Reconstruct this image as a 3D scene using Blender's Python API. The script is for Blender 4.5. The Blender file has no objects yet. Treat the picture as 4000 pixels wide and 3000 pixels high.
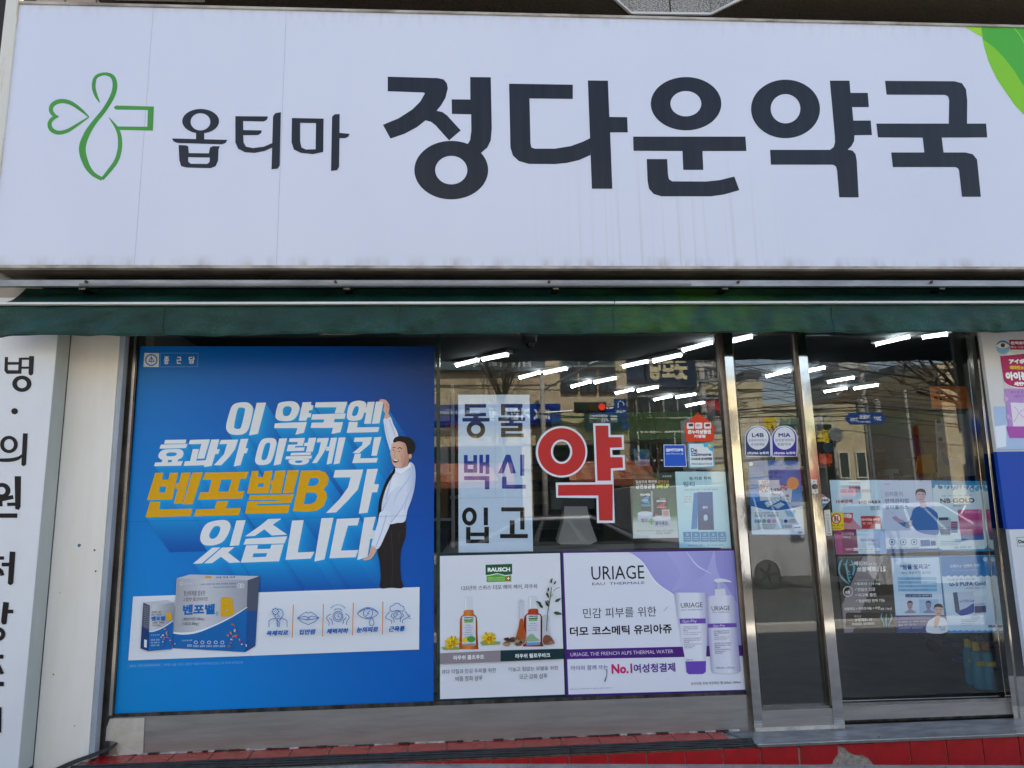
import bpy, math, random
from mathutils import Vector, Matrix
from mathutils.geometry import tessellate_polygon
sc = bpy.context.scene
COL = sc.collection
R = math.radians
random.seed(7)

# ---------------------------------------------------------------- camera
CAM_H, CAM_D, FPX = 1.36, 4.4, 2800.0
_p, _y, _r = R(9.855), R(3.66), R(-1.12)
FW = Vector((math.sin(_y)*math.cos(_p), math.cos(_y)*math.cos(_p), math.sin(_p)))
_rt = Vector((math.cos(_y), -math.sin(_y), 0)); _up = _rt.cross(FW)
RT = _rt*math.cos(_r) + _up*math.sin(_r); UP = RT.cross(FW)
CPOS = Vector((0, -CAM_D, CAM_H))
cam = bpy.data.cameras.new('camera'); cam.sensor_width = 36; cam.lens = 36*FPX/4000
cam.clip_start = .05; cam.clip_end = 2000
camo = bpy.data.objects.new('camera', cam); COL.objects.link(camo)
camo.matrix_world = Matrix(((RT.x, UP.x, -FW.x, CPOS.x), (RT.y, UP.y, -FW.y, CPOS.y), (RT.z, UP.z, -FW.z, CPOS.z), (0, 0, 0, 1)))
sc.camera = camo

# ---------------------------------------------------------------- light
SUN_EL, SUN_AZ = 58, 14          # the sun stands behind the shop, a little to the right
w = bpy.data.worlds.new('World'); sc.world = w; w.use_nodes = True
nt = w.node_tree; bg = nt.nodes['Background']
sky = nt.nodes.new('ShaderNodeTexSky'); sky.sky_type = 'NISHITA'; sky.sun_disc = False
sky.sun_elevation = R(SUN_EL); sky.sun_rotation = R(SUN_AZ); sky.dust_density = 1.2; sky.ozone_density = 2.0
tint = nt.nodes.new('ShaderNodeMix'); tint.data_type = 'RGBA'; tint.blend_type = 'MULTIPLY'; tint.inputs[0].default_value = 1
tint.inputs[7].default_value = (1.20, 1.03, .90, 1)                # warm tint multiplied into the sky colour, as a white balance
nt.links.new(sky.outputs[0], tint.inputs[6]); nt.links.new(tint.outputs[2], bg.inputs[0]); bg.inputs[1].default_value = .15
sl = bpy.data.lights.new('sun', 'SUN'); sl.energy = 5.0; sl.angle = R(.5); sl.color = (1, .95, .87)
so = bpy.data.objects.new('sun', sl); COL.objects.link(so)
_d = Vector((-math.sin(R(SUN_AZ))*math.cos(R(SUN_EL)), -math.cos(R(SUN_AZ))*math.cos(R(SUN_EL)), -math.sin(R(SUN_EL))))
so.rotation_euler = _d.to_track_quat('-Z', 'Y').to_euler(); so.location = (0, 10, 20)
sc.view_settings.view_transform = 'Standard'; sc.view_settings.look = 'None'
sc.view_settings.gamma = 1; sc.view_settings.use_curve_mapping = False
sc.view_settings.exposure = 1.82
sc.render.engine = 'CYCLES'
sc.cycles.use_denoising = True
sc.cycles.max_bounces = 10; sc.cycles.transparent_max_bounces = 16; sc.cycles.glossy_bounces = 5
sc.cycles.sample_clamp_indirect = 6

# ---------------------------------------------------------------- pixel of the photograph -> point in the place
def ray(x, y): return FW*FPX + RT*(x-2000) + UP*(1500-y)
def at(x, y, Y=0.0):
    d = ray(x, y); return CPOS + d*((Y+CAM_D)/d.y)
def onz(x, y, z):
    d = ray(x, y); return CPOS + d*((z-CAM_H)/d.z)
def crop(ox, oy, s): return lambda *pts: [(ox+a/s, oy+b/s) for a, b in pts]

# ---------------------------------------------------------------- materials
def lin(h):
    h = h.lstrip('#'); v = [int(h[i:i+2], 16)/255 for i in (0, 2, 4)]
    return tuple((c/12.92 if c <= .04045 else ((c+.055)/1.055)**2.4) for c in v) + (1,)
def ink(h):
    r, g, b, a = lin(h); return (r, min(1, g*1.03), b, 1)
_M = {}
def new_mat(name):
    m = bpy.data.materials.new(name); m.use_nodes = True
    return m, m.node_tree, m.node_tree.nodes['Principled BSDF']
def print_mat(h, rough=.35):
    k = ('p', h, rough)
    if k not in _M:
        m, t, b = new_mat('print_'+h.strip('#'))
        b.inputs['Base Color'].default_value = ink(h); b.inputs['Roughness'].default_value = rough
        b.inputs['Specular IOR Level'].default_value = .25
        _M[k] = m
    return _M[k]
PM = print_mat
def node(t, kind, **kw):
    n = t.nodes.new(kind)
    for k, v in kw.items(): setattr(n, k, v)
    return n
def surf(name, h, h2=None, rough=.6, metal=0, scale=3, stretch=(1, 1, 1), bump=.0, bscale=40, spec=.5, detail=6, lo=.35, hi=.65, rvar=0):
    """noise-mottled surface: two colours mixed by noise, fine bump"""
    if name in _M: return _M[name]
    m, t, b = new_mat(name)
    b.inputs['Roughness'].default_value = rough; b.inputs['Metallic'].default_value = metal
    b.inputs['Specular IOR Level'].default_value = spec
    tc = node(t, 'ShaderNodeTexCoord'); mp = node(t, 'ShaderNodeMapping'); mp.inputs['Scale'].default_value = stretch
    t.links.new(tc.outputs['Object'], mp.inputs[0])
    n = node(t, 'ShaderNodeTexNoise'); n.inputs['Scale'].default_value = scale; n.inputs['Detail'].default_value = detail; n.inputs['Roughness'].default_value = .62
    t.links.new(mp.outputs[0], n.inputs['Vector'])
    cr = node(t, 'ShaderNodeValToRGB'); cr.color_ramp.elements[0].position = lo; cr.color_ramp.elements[1].position = hi
    cr.color_ramp.elements[0].color = lin(h); cr.color_ramp.elements[1].color = lin(h2 or h)
    t.links.new(n.outputs[0], cr.inputs[0]); t.links.new(cr.outputs[0], b.inputs['Base Color'])
    if rvar:
        mr = node(t, 'ShaderNodeMapRange'); mr.inputs[3].default_value = rough-rvar; mr.inputs[4].default_value = rough+rvar
        t.links.new(n.outputs[0], mr.inputs[0]); t.links.new(mr.outputs[0], b.inputs['Roughness'])
    if bump:
        n2 = node(t, 'ShaderNodeTexNoise'); n2.inputs['Scale'].default_value = bscale; n2.inputs['Detail'].default_value = 5
        t.links.new(mp.outputs[0], n2.inputs['Vector'])
        bp = node(t, 'ShaderNodeBump'); bp.inputs['Strength'].default_value = bump; bp.inputs['Distance'].default_value = .01
        t.links.new(n2.outputs[0], bp.inputs['Height']); t.links.new(bp.outputs[0], b.inputs['Normal'])
    _M[name] = m
    return m
def emit(name, col, s):
    if name in _M: return _M[name]
    m, t, b = new_mat(name); b.inputs['Base Color'].default_value = col
    b.inputs['Emission Color'].default_value = col; b.inputs['Emission Strength'].default_value = s
    _M[name] = m; return m
def grad(name, stops, axis='x', rough=.35, spec=.25):
    """printed gradient across the sheet (generated coordinates)"""
    if name in _M: return _M[name]
    m, t, b = new_mat(name); b.inputs['Roughness'].default_value = rough; b.inputs['Specular IOR Level'].default_value = spec
    tc = node(t, 'ShaderNodeTexCoord'); sp = node(t, 'ShaderNodeSeparateXYZ'); t.links.new(tc.outputs['Generated'], sp.inputs[0])
    cr = node(t, 'ShaderNodeValToRGB'); e = cr.color_ramp.elements
    e[0].position, e[0].color = stops[0][0], ink(stops[0][1]); e[1].position, e[1].color = stops[-1][0], ink(stops[-1][1])
    for p, c in stops[1:-1]:
        q = e.new(p); q.color = ink(c)
    if axis == 'xz':
        mm = node(t, 'ShaderNodeMath', operation='MULTIPLY_ADD'); mm.inputs[1].default_value = .6
        m2 = node(t, 'ShaderNodeMath', operation='MULTIPLY'); m2.inputs[1].default_value = .4
        t.links.new(sp.outputs[0], mm.inputs[0]); t.links.new(sp.outputs[2], m2.inputs[0]); t.links.new(m2.outputs[0], mm.inputs[2]); src = mm.outputs[0]
    else: src = sp.outputs['xyz'.index(axis)]
    t.links.new(src, cr.inputs[0]); t.links.new(cr.outputs[0], b.inputs['Base Color'])
    _M[name] = m; return m
def glass(name, tint=(.93, .97, .95, 1), ior=1.5, rough=0.0, gain=1.0):
    if name in _M: return _M[name]
    m = bpy.data.materials.new(name); m.use_nodes = True; t = m.node_tree; t.nodes.clear()
    o = node(t, 'ShaderNodeOutputMaterial'); mx = node(t, 'ShaderNodeMixShader'); fr = node(t, 'ShaderNodeFresnel')
    ge = node(t, 'ShaderNodeNewGeometry'); io = node(t, 'ShaderNodeMapRange'); io.inputs[3].default_value = ior; io.inputs[4].default_value = 1/ior
    t.links.new(ge.outputs['Backfacing'], io.inputs[0]); t.links.new(io.outputs[0], fr.inputs[0])     # same reflectance from both faces of the pane
    tr = node(t, 'ShaderNodeBsdfTransparent'); tr.inputs[0].default_value = tint
    gl = node(t, 'ShaderNodeBsdfGlossy'); gl.inputs['Roughness'].default_value = rough
    g = node(t, 'ShaderNodeMath', operation='MULTIPLY'); g.inputs[1].default_value = gain; g.use_clamp = True
    t.links.new(fr.outputs[0], g.inputs[0]); t.links.new(g.outputs[0], mx.inputs[0])
    t.links.new(tr.outputs[0], mx.inputs[1]); t.links.new(gl.outputs[0], mx.inputs[2]); t.links.new(mx.outputs[0], o.inputs[0])
    _M[name] = m; return m

# ---------------------------------------------------------------- mesh building
def tag(o, label=None, cat=None, group=None, kind=None, category=None):
    cat = cat or category
    for k, v in (('label', label), ('category', cat), ('group', group), ('kind', kind)):
        if v: o[k] = v
    return o
def empty(name, loc, label, cat, group=None, kind=None):
    o = bpy.data.objects.new(name, None); o.location = loc; o.empty_display_size = .1; COL.objects.link(o)
    return tag(o, label, cat, group, kind)
class MB:
    def __init__(s): s.v = []; s.f = []; s.m = []; s.mats = []
    def mi(s, m):
        if m not in s.mats: s.mats.append(m)
        return s.mats.index(m)
    def add(s, vs, fs, m):
        b = len(s.v); s.v += [tuple(v) for v in vs]; k = s.mi(m)
        for f in fs: s.f.append(tuple(b+i for i in f)); s.m.append(k)
        return s
    def box(s, x0, x1, y0, y1, z0, z1, m):
        vs = [(x, y, z) for x in (x0, x1) for y in (y0, y1) for z in (z0, z1)]
        s.add(vs, [(0, 1, 3, 2), (4, 6, 7, 5), (0, 4, 5, 1), (2, 3, 7, 6), (0, 2, 6, 4), (1, 5, 7, 3)], m)
        return s
    def prism(s, pts, ext, m):
        """pts: a flat loop of 3D points, ext: extrusion vector"""
        n = len(pts); vs = [Vector(p) for p in pts]; vs2 = [p+Vector(ext) for p in vs]
        s.add(vs+vs2, [tuple(range(n)), tuple(range(2*n-1, n-1, -1))]+[(i, (i+1) % n, n+(i+1) % n, n+i) for i in range(n)], m)
        return s
    def poly(s, loops, m):
        flat = [p for l in loops for p in l]
        tris = tessellate_polygon([[Vector(p) for p in l] for l in loops])
        s.add(flat, tris, m); return s
    def tube(s, pts, rad, m, seg=6, cap=True):
        pts = [Vector(p) for p in pts]; n = len(pts)
        rs = rad if isinstance(rad, (list, tuple)) else [rad]*n
        vs = []
        for i, p in enumerate(pts):
            t = (pts[min(i+1, n-1)]-pts[max(i-1, 0)]).normalized()
            a = t.orthogonal().normalized() if i == 0 else (pa - t*pa.dot(t)).normalized()
            pa = a; b = t.cross(a)
            for k in range(seg):
                th = 2*math.pi*k/seg; vs.append(p+(a*math.cos(th)+b*math.sin(th))*rs[i])
        fs = [(i*seg+k, i*seg+(k+1) % seg, (i+1)*seg+(k+1) % seg, (i+1)*seg+k) for i in range(n-1) for k in range(seg)]
        if cap: fs += [tuple(range(seg))[::-1], tuple(range((n-1)*seg, n*seg))]
        s.add(vs, fs, m); return s
    def lathe(s, c, prof, m, seg=16, axis='z'):
        vs = []
        for r_, h in prof:
            for k in range(seg):
                th = 2*math.pi*k/seg; a, b = r_*math.cos(th), r_*math.sin(th)
                vs.append((c[0]+a, c[1]+b, c[2]+h) if axis == 'z' else ((c[0]+a, c[1]+h, c[2]+b) if axis == 'y' else (c[0]+h, c[1]+a, c[2]+b)))
        n = len(prof)
        fs = [(i*seg+k, i*seg+(k+1) % seg, (i+1)*seg+(k+1) % seg, (i+1)*seg+k) for i in range(n-1) for k in range(seg)]
        fs += [tuple(range(seg))[::-1], tuple(range((n-1)*seg, n*seg))]
        s.add(vs, fs, m); return s
    def build(s, name, parent=None, bevel=0, smooth=False, origin=None, **tags):
        xs = [v[0] for v in s.v]; ys = [v[1] for v in s.v]; zs = [v[2] for v in s.v]
        c = Vector(origin) if origin else Vector(((min(xs)+max(xs))/2, (min(ys)+max(ys))/2, min(zs)))
        me = bpy.data.meshes.new(name)
        me.from_pydata([tuple(Vector(v)-c) for v in s.v], [], s.f)
        for m in s.mats: me.materials.append(m)
        for p, k in zip(me.polygons, s.m): p.material_index = k; p.use_smooth = smooth
        me.update()
        o = bpy.data.objects.new(name, me); COL.objects.link(o)
        if parent is not None:
            pw = Vector(parent.location); g = parent.parent
            while g is not None: pw += g.location; g = g.parent
            o.parent = parent; o.location = c-pw
        else: o.location = c
        if bevel:
            b = o.modifiers.new('edge', 'BEVEL'); b.width = bevel; b.segments = 2; b.limit_method = 'ANGLE'
        return tag(o, **tags)
def box(name, x0, x1, y0, y1, z0, z1, m, parent=None, bevel=0, **tags):
    return MB().box(x0, x1, y0, y1, z0, z1, m).build(name, parent, bevel, **tags)
def quad3(px, Y): return [at(x, y, Y) for x, y in px]
def slab(name, px, Y, thick, m, parent=None, bevel=0, **tags):
    """flat-fronted piece: outline in photo pixels, front face at depth Y, real thickness behind it"""
    return MB().prism(quad3(px, Y), (0, thick, 0), m).build(name, parent, bevel, **tags)
def copy_tree(o, parent=None, loc=None):
    c = o.copy(); COL.objects.link(c)
    if parent is not None: c.parent = parent
    if loc is not None: c.location = loc
    for ch in list(o.children): copy_tree(ch, c)
    return c

# ---------------------------------------------------------------- lettering (Blender's own built-in font, Hangul included)
_TX = {}
def glyphs(s, shear=0.0, res=2):
    k = (s, shear)
    if k not in _TX:
        c = bpy.data.curves.new('lettering', 'FONT'); c.body = s; c.size = 1; c.shear = shear; c.resolution_u = res; c.fill_mode = 'FRONT'
        o = bpy.data.objects.new('lettering', c); me = bpy.data.meshes.new_from_object(o)
        vs = [(v.co.x, v.co.y) for v in me.vertices]; fs = [tuple(p.vertices) for p in me.polygons]
        bpy.data.objects.remove(o); bpy.data.curves.remove(c); bpy.data.meshes.remove(me)
        x0 = min(v[0] for v in vs); x1 = max(v[0] for v in vs); y0 = min(v[1] for v in vs); y1 = max(v[1] for v in vs)
        _TX[k] = ([((a-x0)/(x1-x0), (b-y0)/max(y1-y0, 1e-6)) for a, b in vs], fs)
    return _TX[k]
DIRS = [(0, 0), (1, 1), (-1, -1), (1, -1), (-1, 1), (1, 0), (-1, 0), (0, 1), (0, -1)]
def put_text(mb, s, org, ru, rv, nrm, m, bold=0.0, shear=0.0, res=2, square=True):
    """org: lower-left corner, ru/rv: full width/height vectors, nrm: towards the reader"""
    if rv.length < .0145 and ru.length < 1 and any(ord(c) > 0x2e80 for c in s):   # under two pixels high: strokes only
        n = len(s); rr_ = random.Random(n)
        for i, c in enumerate(s):
            if c == ' ': continue
            a = org+ru*((i+.1)/n)
            for u, v, w2, h2 in ((0, .1, .42, .16), (0, .75, .42, .14), (.1, .42, .3, .14), (.55, .0, .16, .95)):
                b = a+ru*(u/n)+rv*v; mb.add([b, b+ru*(w2/n), b+ru*(w2/n)+rv*h2, b+rv*h2], [(0, 1, 2, 3)], m)
        return
    vs, fs = glyphs(s, shear, res); H = rv.length; W = ru.length; bw = bold*H
    iu, iv = bw/W, bw/H
    dd = DIRS if bold > .02 else ([(1, 0), (-1, 0), (0, 1), (0, -1)] if bold > 0 else [(0, 0)])
    for k, (dx, dy) in enumerate(dd):
        q = 1 if (square or dx*dy == 0) else .7071
        mb.add([org + ru*(iu+(1-2*iu)*u + dx*iu*q) + rv*(iv+(1-2*iv)*v + dy*iv*q) + nrm*(.000008*k) for u, v in vs], fs, m)
class Print:
    """flat print on a sheet, laid down layer by layer, outlines given in photo pixels"""
    def __init__(s, Y, f=None, step=.0001):
        s.Y = Y; s.f = f or (lambda *p: list(p)); s.mb = MB(); s.step = step; s.n = 0
    def _y(s):
        s.n += 1; return s.Y-.0004-s.n*s.step
    def poly(s, pts, h, holes=(), m=None):
        Y = s._y(); s.mb.poly([[at(x, y, Y) for x, y in s.f(*l)] for l in [pts]+list(holes)], m or PM(h)); return s
    def oval(s, cx, cy, rx, ry, h, hole=None, n=40, m=None):
        c = [(cx+rx*math.cos(2*math.pi*i/n), cy+ry*math.sin(2*math.pi*i/n)) for i in range(n)]
        hs = []
        if hole:
            if len(hole) == 2: hole = (cx, cy)+tuple(hole)
            a, b, p, q = hole; hs = [[(a+p*math.cos(2*math.pi*i/n), b+q*math.sin(2*math.pi*i/n)) for i in range(n)]]
        return s.poly(c, h, hs, m)
    def curve(s, pts, h, closed=True, m=None, n=6):
        return s.poly(smooth_pts(pts, closed, n), h, m=m)
    def line(s, pts, wd, h, closed=False, smooth=0, m=None):
        if smooth: 
            ws = wd if isinstance(wd, (list, tuple)) else [wd]*len(pts)
            q = smooth_pts([(a, b, c) for (a, b), c in zip(pts, ws)], closed, smooth); pts = [(a, b) for a, b, _ in q]; ws = [c for _, _, c in q]
        else: ws = wd if isinstance(wd, (list, tuple)) else [wd]*len(pts)
        if closed: pts = pts+[pts[0]]; ws = list(ws)+[ws[0]]
        Y = s._y(); L = []; Rr = []; N = len(pts)
        for i, (x, y) in enumerate(pts):
            if closed: a, b = (pts[i-1] if i else pts[-2]), (pts[i+1] if i < N-1 else pts[1])
            else: a, b = pts[max(i-1, 0)], pts[min(i+1, N-1)]
            d1 = Vector((x-a[0], y-a[1])); d2 = Vector((b[0]-x, b[1]-y))
            if d1.length < 1e-6: d1 = d2
            if d2.length < 1e-6: d2 = d1
            d1.normalize(); d2.normalize(); t = d1+d2
            if t.length < 1e-3: t = d1
            t.normalize(); nrm = Vector((-t.y, t.x)); k = 1/max(.5, nrm.dot(Vector((-d1.y, d1.x))))
            L.append((x+nrm.x*ws[i]*k/2, y+nrm.y*ws[i]*k/2)); Rr.append((x-nrm.x*ws[i]*k/2, y-nrm.y*ws[i]*k/2))
        pl = s.f(*L); pr = s.f(*Rr)
        s.mb.add([at(x, y, Y) for x, y in pl+pr], [(i, i+1, N+i+1, N+i) for i in range(N-1)], m or PM(h)); return s
    def text(s, t, x0, y0, x1, y1, h, bold=0, shear=0, res=2, m=None, square=True):
        Y = s._y(); (a, b), (c, d) = s.f((x0, y1), (x1, y0)); A = at(a, b, Y); B = at(c, d, Y)
        put_text(s.mb, t, A, Vector((B.x-A.x, 0, 0)), Vector((0, 0, B.z-A.z)), Vector((0, -1, 0)), m or PM(h), bold, shear, res, square)
        if bold: s.n += 2
        return s
    def build(s, name, parent, **tags):
        o = s.mb.build(name, parent, **tags); n = s.n; s.mb = MB(); return o
def smooth_pts(pts, closed=True, n=6):
    out = []; N = len(pts); rng = range(N if closed else N-1)
    for i in rng:
        if closed: p0, p1, p2, p3 = pts[i-1], pts[i], pts[(i+1) % N], pts[(i+2) % N]
        else: p0, p1, p2, p3 = pts[max(i-1, 0)], pts[i], pts[i+1], pts[min(i+2, N-1)]
        for k in range(n):
            t = k/n
            out.append(tuple(.5*((2*b)+(-a+c)*t+(2*a-5*b+4*c-d)*t*t+(-a+3*b-3*c+d)*t**3) for a, b, c, d in zip(p0, p1, p2, p3)))
    if not closed: out.append(pts[-1])
    return out
def rrect(x0, y0, x1, y1, r, n=4):
    out = []
    for cx, cy, a0 in ((x1-r, y0+r, -90), (x1-r, y1-r, 0), (x0+r, y1-r, 90), (x0+r, y0+r, 180)):
        for i in range(n+1):
            a = R(a0+90*i/n); out.append((cx+r*math.cos(a), cy+r*math.sin(a)))
    return out

# ---------------------------------------------------------------- shared materials
STEEL = surf('brushed_steel', '#a09e9a', '#b9b6b0', rough=.22, metal=1, scale=6, stretch=(1, 1, .15), bump=.08, bscale=60, rvar=.06)
STEEL_MIRROR = surf('polished_steel', '#c9c6c0', '#dedbd5', rough=.07, metal=1, scale=3, stretch=(1, 1, .4), bump=.05, bscale=9, rvar=.04)
STEEL_DULL = surf('weathered_steel', '#8a8884', '#a8a6a1', rough=.34, metal=.6, scale=9, stretch=(.3, 1, 3), bump=.08, bscale=50, rvar=.1, lo=.2, hi=.8)
STEEL_DARK = surf('dark_steel', '#3c3a38', '#6a6764', rough=.3, metal=.9, scale=14, stretch=(1, 1, .3), bump=.1, bscale=60)
GALV = surf('galvanised_steel', '#7c8084', '#9da1a4', rough=.45, metal=.6, scale=14, stretch=(.3, 1, 1), bump=.05)
RUBBER = surf('black_rubber', '#141414', '#2b2a28', rough=.55, scale=30)
DARK = surf('dark_void', '#0c0c0e', '#15161a', rough=.7)
CREAM = surf('cream_painted_metal', '#dedacc', '#e8e5db', rough=.5, scale=2.5, stretch=(3, 1, .6), bump=.04, bscale=5, lo=.3, hi=.7)
GREYTRIM = surf('grey_green_trim', '#9fa59d', '#b0b5ae', rough=.45, scale=4, stretch=(2, 1, .5))
RED_TILE = surf('red_glazed_tile', '#88080c', '#ac1014', rough=.24, scale=5, bump=.05, bscale=24, spec=.6, rvar=.08)
GROUT = surf('grout', '#7a6a60', '#a8948a', rough=.9, scale=40)
CONC = surf('rough_concrete', '#6e6a62', '#a39e93', rough=.95, scale=30, bump=.9, bscale=90)
PAVE = surf('pavement_concrete', '#7f7c75', '#9d9a92', rough=.95, scale=6, bump=.7, bscale=70)
ASPH = surf('asphalt', '#2b2a28', '#403f3b', rough=.95, scale=3, bump=.6, bscale=120)
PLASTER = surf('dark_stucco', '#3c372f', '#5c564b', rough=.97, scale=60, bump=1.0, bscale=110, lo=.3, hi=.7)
GRANITE = surf('speckled_granite', '#55504a', '#b3aca1', rough=.6, scale=110, detail=2, lo=.38, hi=.6, bump=.2, bscale=120)
BEIGE_TILE = surf('beige_wall_tile', '#a08c74', '#b7a58d', rough=.5, scale=8, bump=.05)
GLASS = glass('window_glass', (.985, .997, .99, 1), 1.66)
ALU = surf('white_aluminium', '#c6c6c0', '#dcdcd6', rough=.4, scale=6, stretch=(.2, 1, 1))
# ================================================================ GROUND
def gz(x, y):
    near = min(.028, .01-.042*min(5, x))
    t = max(0, min(1, (-1.0-y)/2.2)); return near*(1-t)+(-.05)*t
def sheet(name, x0, x1, y0, y1, nx, ny, fz, m, **tags):
    mb = MB(); vs = []
    for j in range(ny+1):
        for i in range(nx+1):
            x = x0+(x1-x0)*i/nx; y = y0+(y1-y0)*j/ny; vs.append((x, y, fz(x, y)))
    mb.add(vs, [(j*(nx+1)+i, j*(nx+1)+i+1, (j+1)*(nx+1)+i+1, (j+1)*(nx+1)+i) for j in range(ny) for i in range(nx)], m)
    return mb.build(name, **tags)
sheet('ground', -400, 400, -700, 400, 4, 4, lambda x, y: -.35, surf('dry_earth', '#6d6558', '#8a8272', rough=1, scale=.1), kind='structure')
sheet('pavement', -14, 18, -4.3, .3, 64, 24, gz, PAVE, kind='structure')
sheet('road', -60, 120, -17.2, -4.3, 90, 8, lambda x, y: -.2, ASPH, kind='structure')
sheet('far_pavement', -60, 120, -24, -17.35, 40, 4, lambda x, y: -.06, PAVE, kind='structure')
k = empty('kerb', (0, -4.3, -.2), None, None, kind='structure')
km = surf('kerb_granite', '#8f8b84', '#b5b1a8', rough=.85, scale=50, bump=.2)
for i in range(18):
    MB().box(-6+i, -5.01+i, -4.36, -4.2, -.2, -.045, km).build('kerb_stone', k, bevel=.012)
k2 = empty('far_kerb', (0, -17.2, -.2), None, None, kind='structure')
for i in range(30):
    MB().box(-6+i, -5.01+i, -17.36, -17.18, -.2, -.055, km).build('kerb_stone', k2)
ym = surf('worn_yellow_paint', '#a8842a', '#c8a040', rough=.8, scale=20)
wm = surf('worn_white_paint', '#a8a8a4', '#cfcfca', rough=.8, scale=20)
sheet('yellow_edge_line', -60, 120, -5.05, -4.92, 60, 1, lambda x, y: -.196, ym, kind='structure')
mb = MB()
for i in range(40): mb.add([(-40+i*4, -10.9, -.196), (-38+i*4, -10.9, -.196), (-38+i*4, -10.75, -.196), (-40+i*4, -10.75, -.196)], [(0, 1, 2, 3)], wm)
mb.build('white_lane_marking', kind='structure')
# loose grit by the foot of the step
mb = MB(); rr = random.Random(3)
for i in range(420):
    x = rr.uniform(-2.2, 3.6); y = -.24-abs(rr.gauss(0, .07)); s = rr.uniform(.002, .007); z = gz(x, y)
    mb.add([(x-s, y-s, z), (x+s, y-s*.6, z), (x, y+s, z), (x+s*.2, y, z+s*1.3)], [(0, 1, 3), (1, 2, 3), (2, 0, 3)], CONC)
tag(mb.build('grit'), 'loose grit and crumbled mortar along the foot of the red tiles', 'grit', kind='stuff')

# ================================================================ SHOP SHELL
WALL = surf('painted_render', '#9a9184', '#aaa193', rough=.9, scale=5, bump=.1)
INW = surf('interior_wall', '#6f716d', '#797b76', rough=.8, scale=3)
CEIL = surf('interior_ceiling', '#565b5d', '#606566', rough=.9, spec=.1, scale=2)
FLO = surf('interior_floor', '#3d4140', '#55595a', rough=.35, scale=4)
LIME = surf('lime_green_band', '#4f8c12', '#5f9f1c', rough=.5, scale=2)
S = 4.75
wl = MB()
wl.box(-6, 12, .3, .5, 2.9, 5.25, WALL)                       # upper wall above the shop front
wl.box(-6, -2.34, -.02, .3, -.3, 4.4, WALL); wl.box(3.5, 12, -.0, .3, -.3, 2.9, WALL)
wl.box(-2.34, -2.04, -.06, .3, -.3, 2.9, WALL); wl.box(-2.04, 3.5, .12, .3, 2.62, 2.9, DARK)
wl.build('shop_wall', kind='structure')
wt = empty('tiled_upper_wall', (0, .1, 4.4), None, None, kind='structure')
box('mortar', -6, 5, .1, .3, 2.9, 4.9, GROUT, wt)
tile = MB().box(-.098, .098, .085, .1, 0, .16, BEIGE_TILE)
rr = random.Random(5); t0 = None
for j in range(4):
    for i in range(38):
        x = -3.7+i*.205+(.1 if j % 2 else 0); z = 4.22+j*.166
        if t0 is None: t0 = tile.build('tile', wt); base = t0.location.copy(); o = t0
        else: o = t0.copy(); COL.objects.link(o); o.parent = wt
        o.location = (x, base.y+rr.uniform(-.002, .002), z-4.4)
# soffit of the overhanging floor, with the bay notch, and the granite bay above it
n0, n1, n2, n3 = onz(2380, -12, S), onz(2457, 57, S), onz(2778, 61, S), onz(2925, -12, S)
yo = -.5
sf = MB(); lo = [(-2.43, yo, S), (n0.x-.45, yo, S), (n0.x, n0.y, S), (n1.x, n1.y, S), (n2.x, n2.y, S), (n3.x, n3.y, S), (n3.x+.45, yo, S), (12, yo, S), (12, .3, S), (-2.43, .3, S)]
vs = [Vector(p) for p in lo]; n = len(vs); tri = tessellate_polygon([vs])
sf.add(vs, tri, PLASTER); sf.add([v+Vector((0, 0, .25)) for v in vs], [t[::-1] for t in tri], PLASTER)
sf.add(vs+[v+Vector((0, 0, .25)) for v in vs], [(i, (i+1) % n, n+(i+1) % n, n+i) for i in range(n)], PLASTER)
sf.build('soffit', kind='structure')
bay = empty('granite_bay', ((n1.x+n2.x)/2, n1.y, S), 'speckled grey granite bay with white edging above the shop sign', 'bay')
edges = [(-1, Vector((n0.x-.45, yo, S)), n0), (0, n0, n1), (1, n1, n2), (2, n2, n3), (3, n3, Vector((n3.x+.45, yo, S)))]
for i, a, b in edges:
    a = Vector(a); b = Vector(b); d = b-a; nn = Vector((d.y, -d.x, 0)).normalized()*.012
    parts = 2 if i == 1 else 1
    for q in range(parts):
        p0 = a+d*(q/parts)+d.normalized()*.006; p1 = a+d*((q+1)/parts)-d.normalized()*.006
        MB().prism([p0+nn, p1+nn, p1+nn+Vector((0, 0, .7)), p0+nn+Vector((0, 0, .7))], -nn*1.6, GRANITE).build('granite_panel', bay)
    MB().prism([a+nn*1.1+Vector((0, 0, -.012)), b+nn*1.1+Vector((0, 0, -.012)), b+nn*1.1+Vector((0, 0, .004)), a+nn*1.1+Vector((0, 0, .004))], nn*1.2, ALU).build('edge_trim', bay)
up = MB()
up.box(-2.43, n0.x-.45, yo, .3, S+.25, 5.25, WALL); up.box(n3.x+.45, 12, yo, .3, S+.25, 5.25, WALL)
up.box(n0.x-.45, n3.x+.45, n1.y+.02, .3, S+.02, 5.25, WALL); up.box(-6, 12, .3, 8, 5.05, 5.25, WALL)
up.build('upper_storey', kind='structure')
sg = empty('upper_window_sill', (-2.2, -.1, S), 'white sill edge just showing under the floor above, top left', 'sill')
box('sill_board', -2.3, -1.72, -.17, -.02, S-.03, S-.004, ALU, sg)
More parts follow.
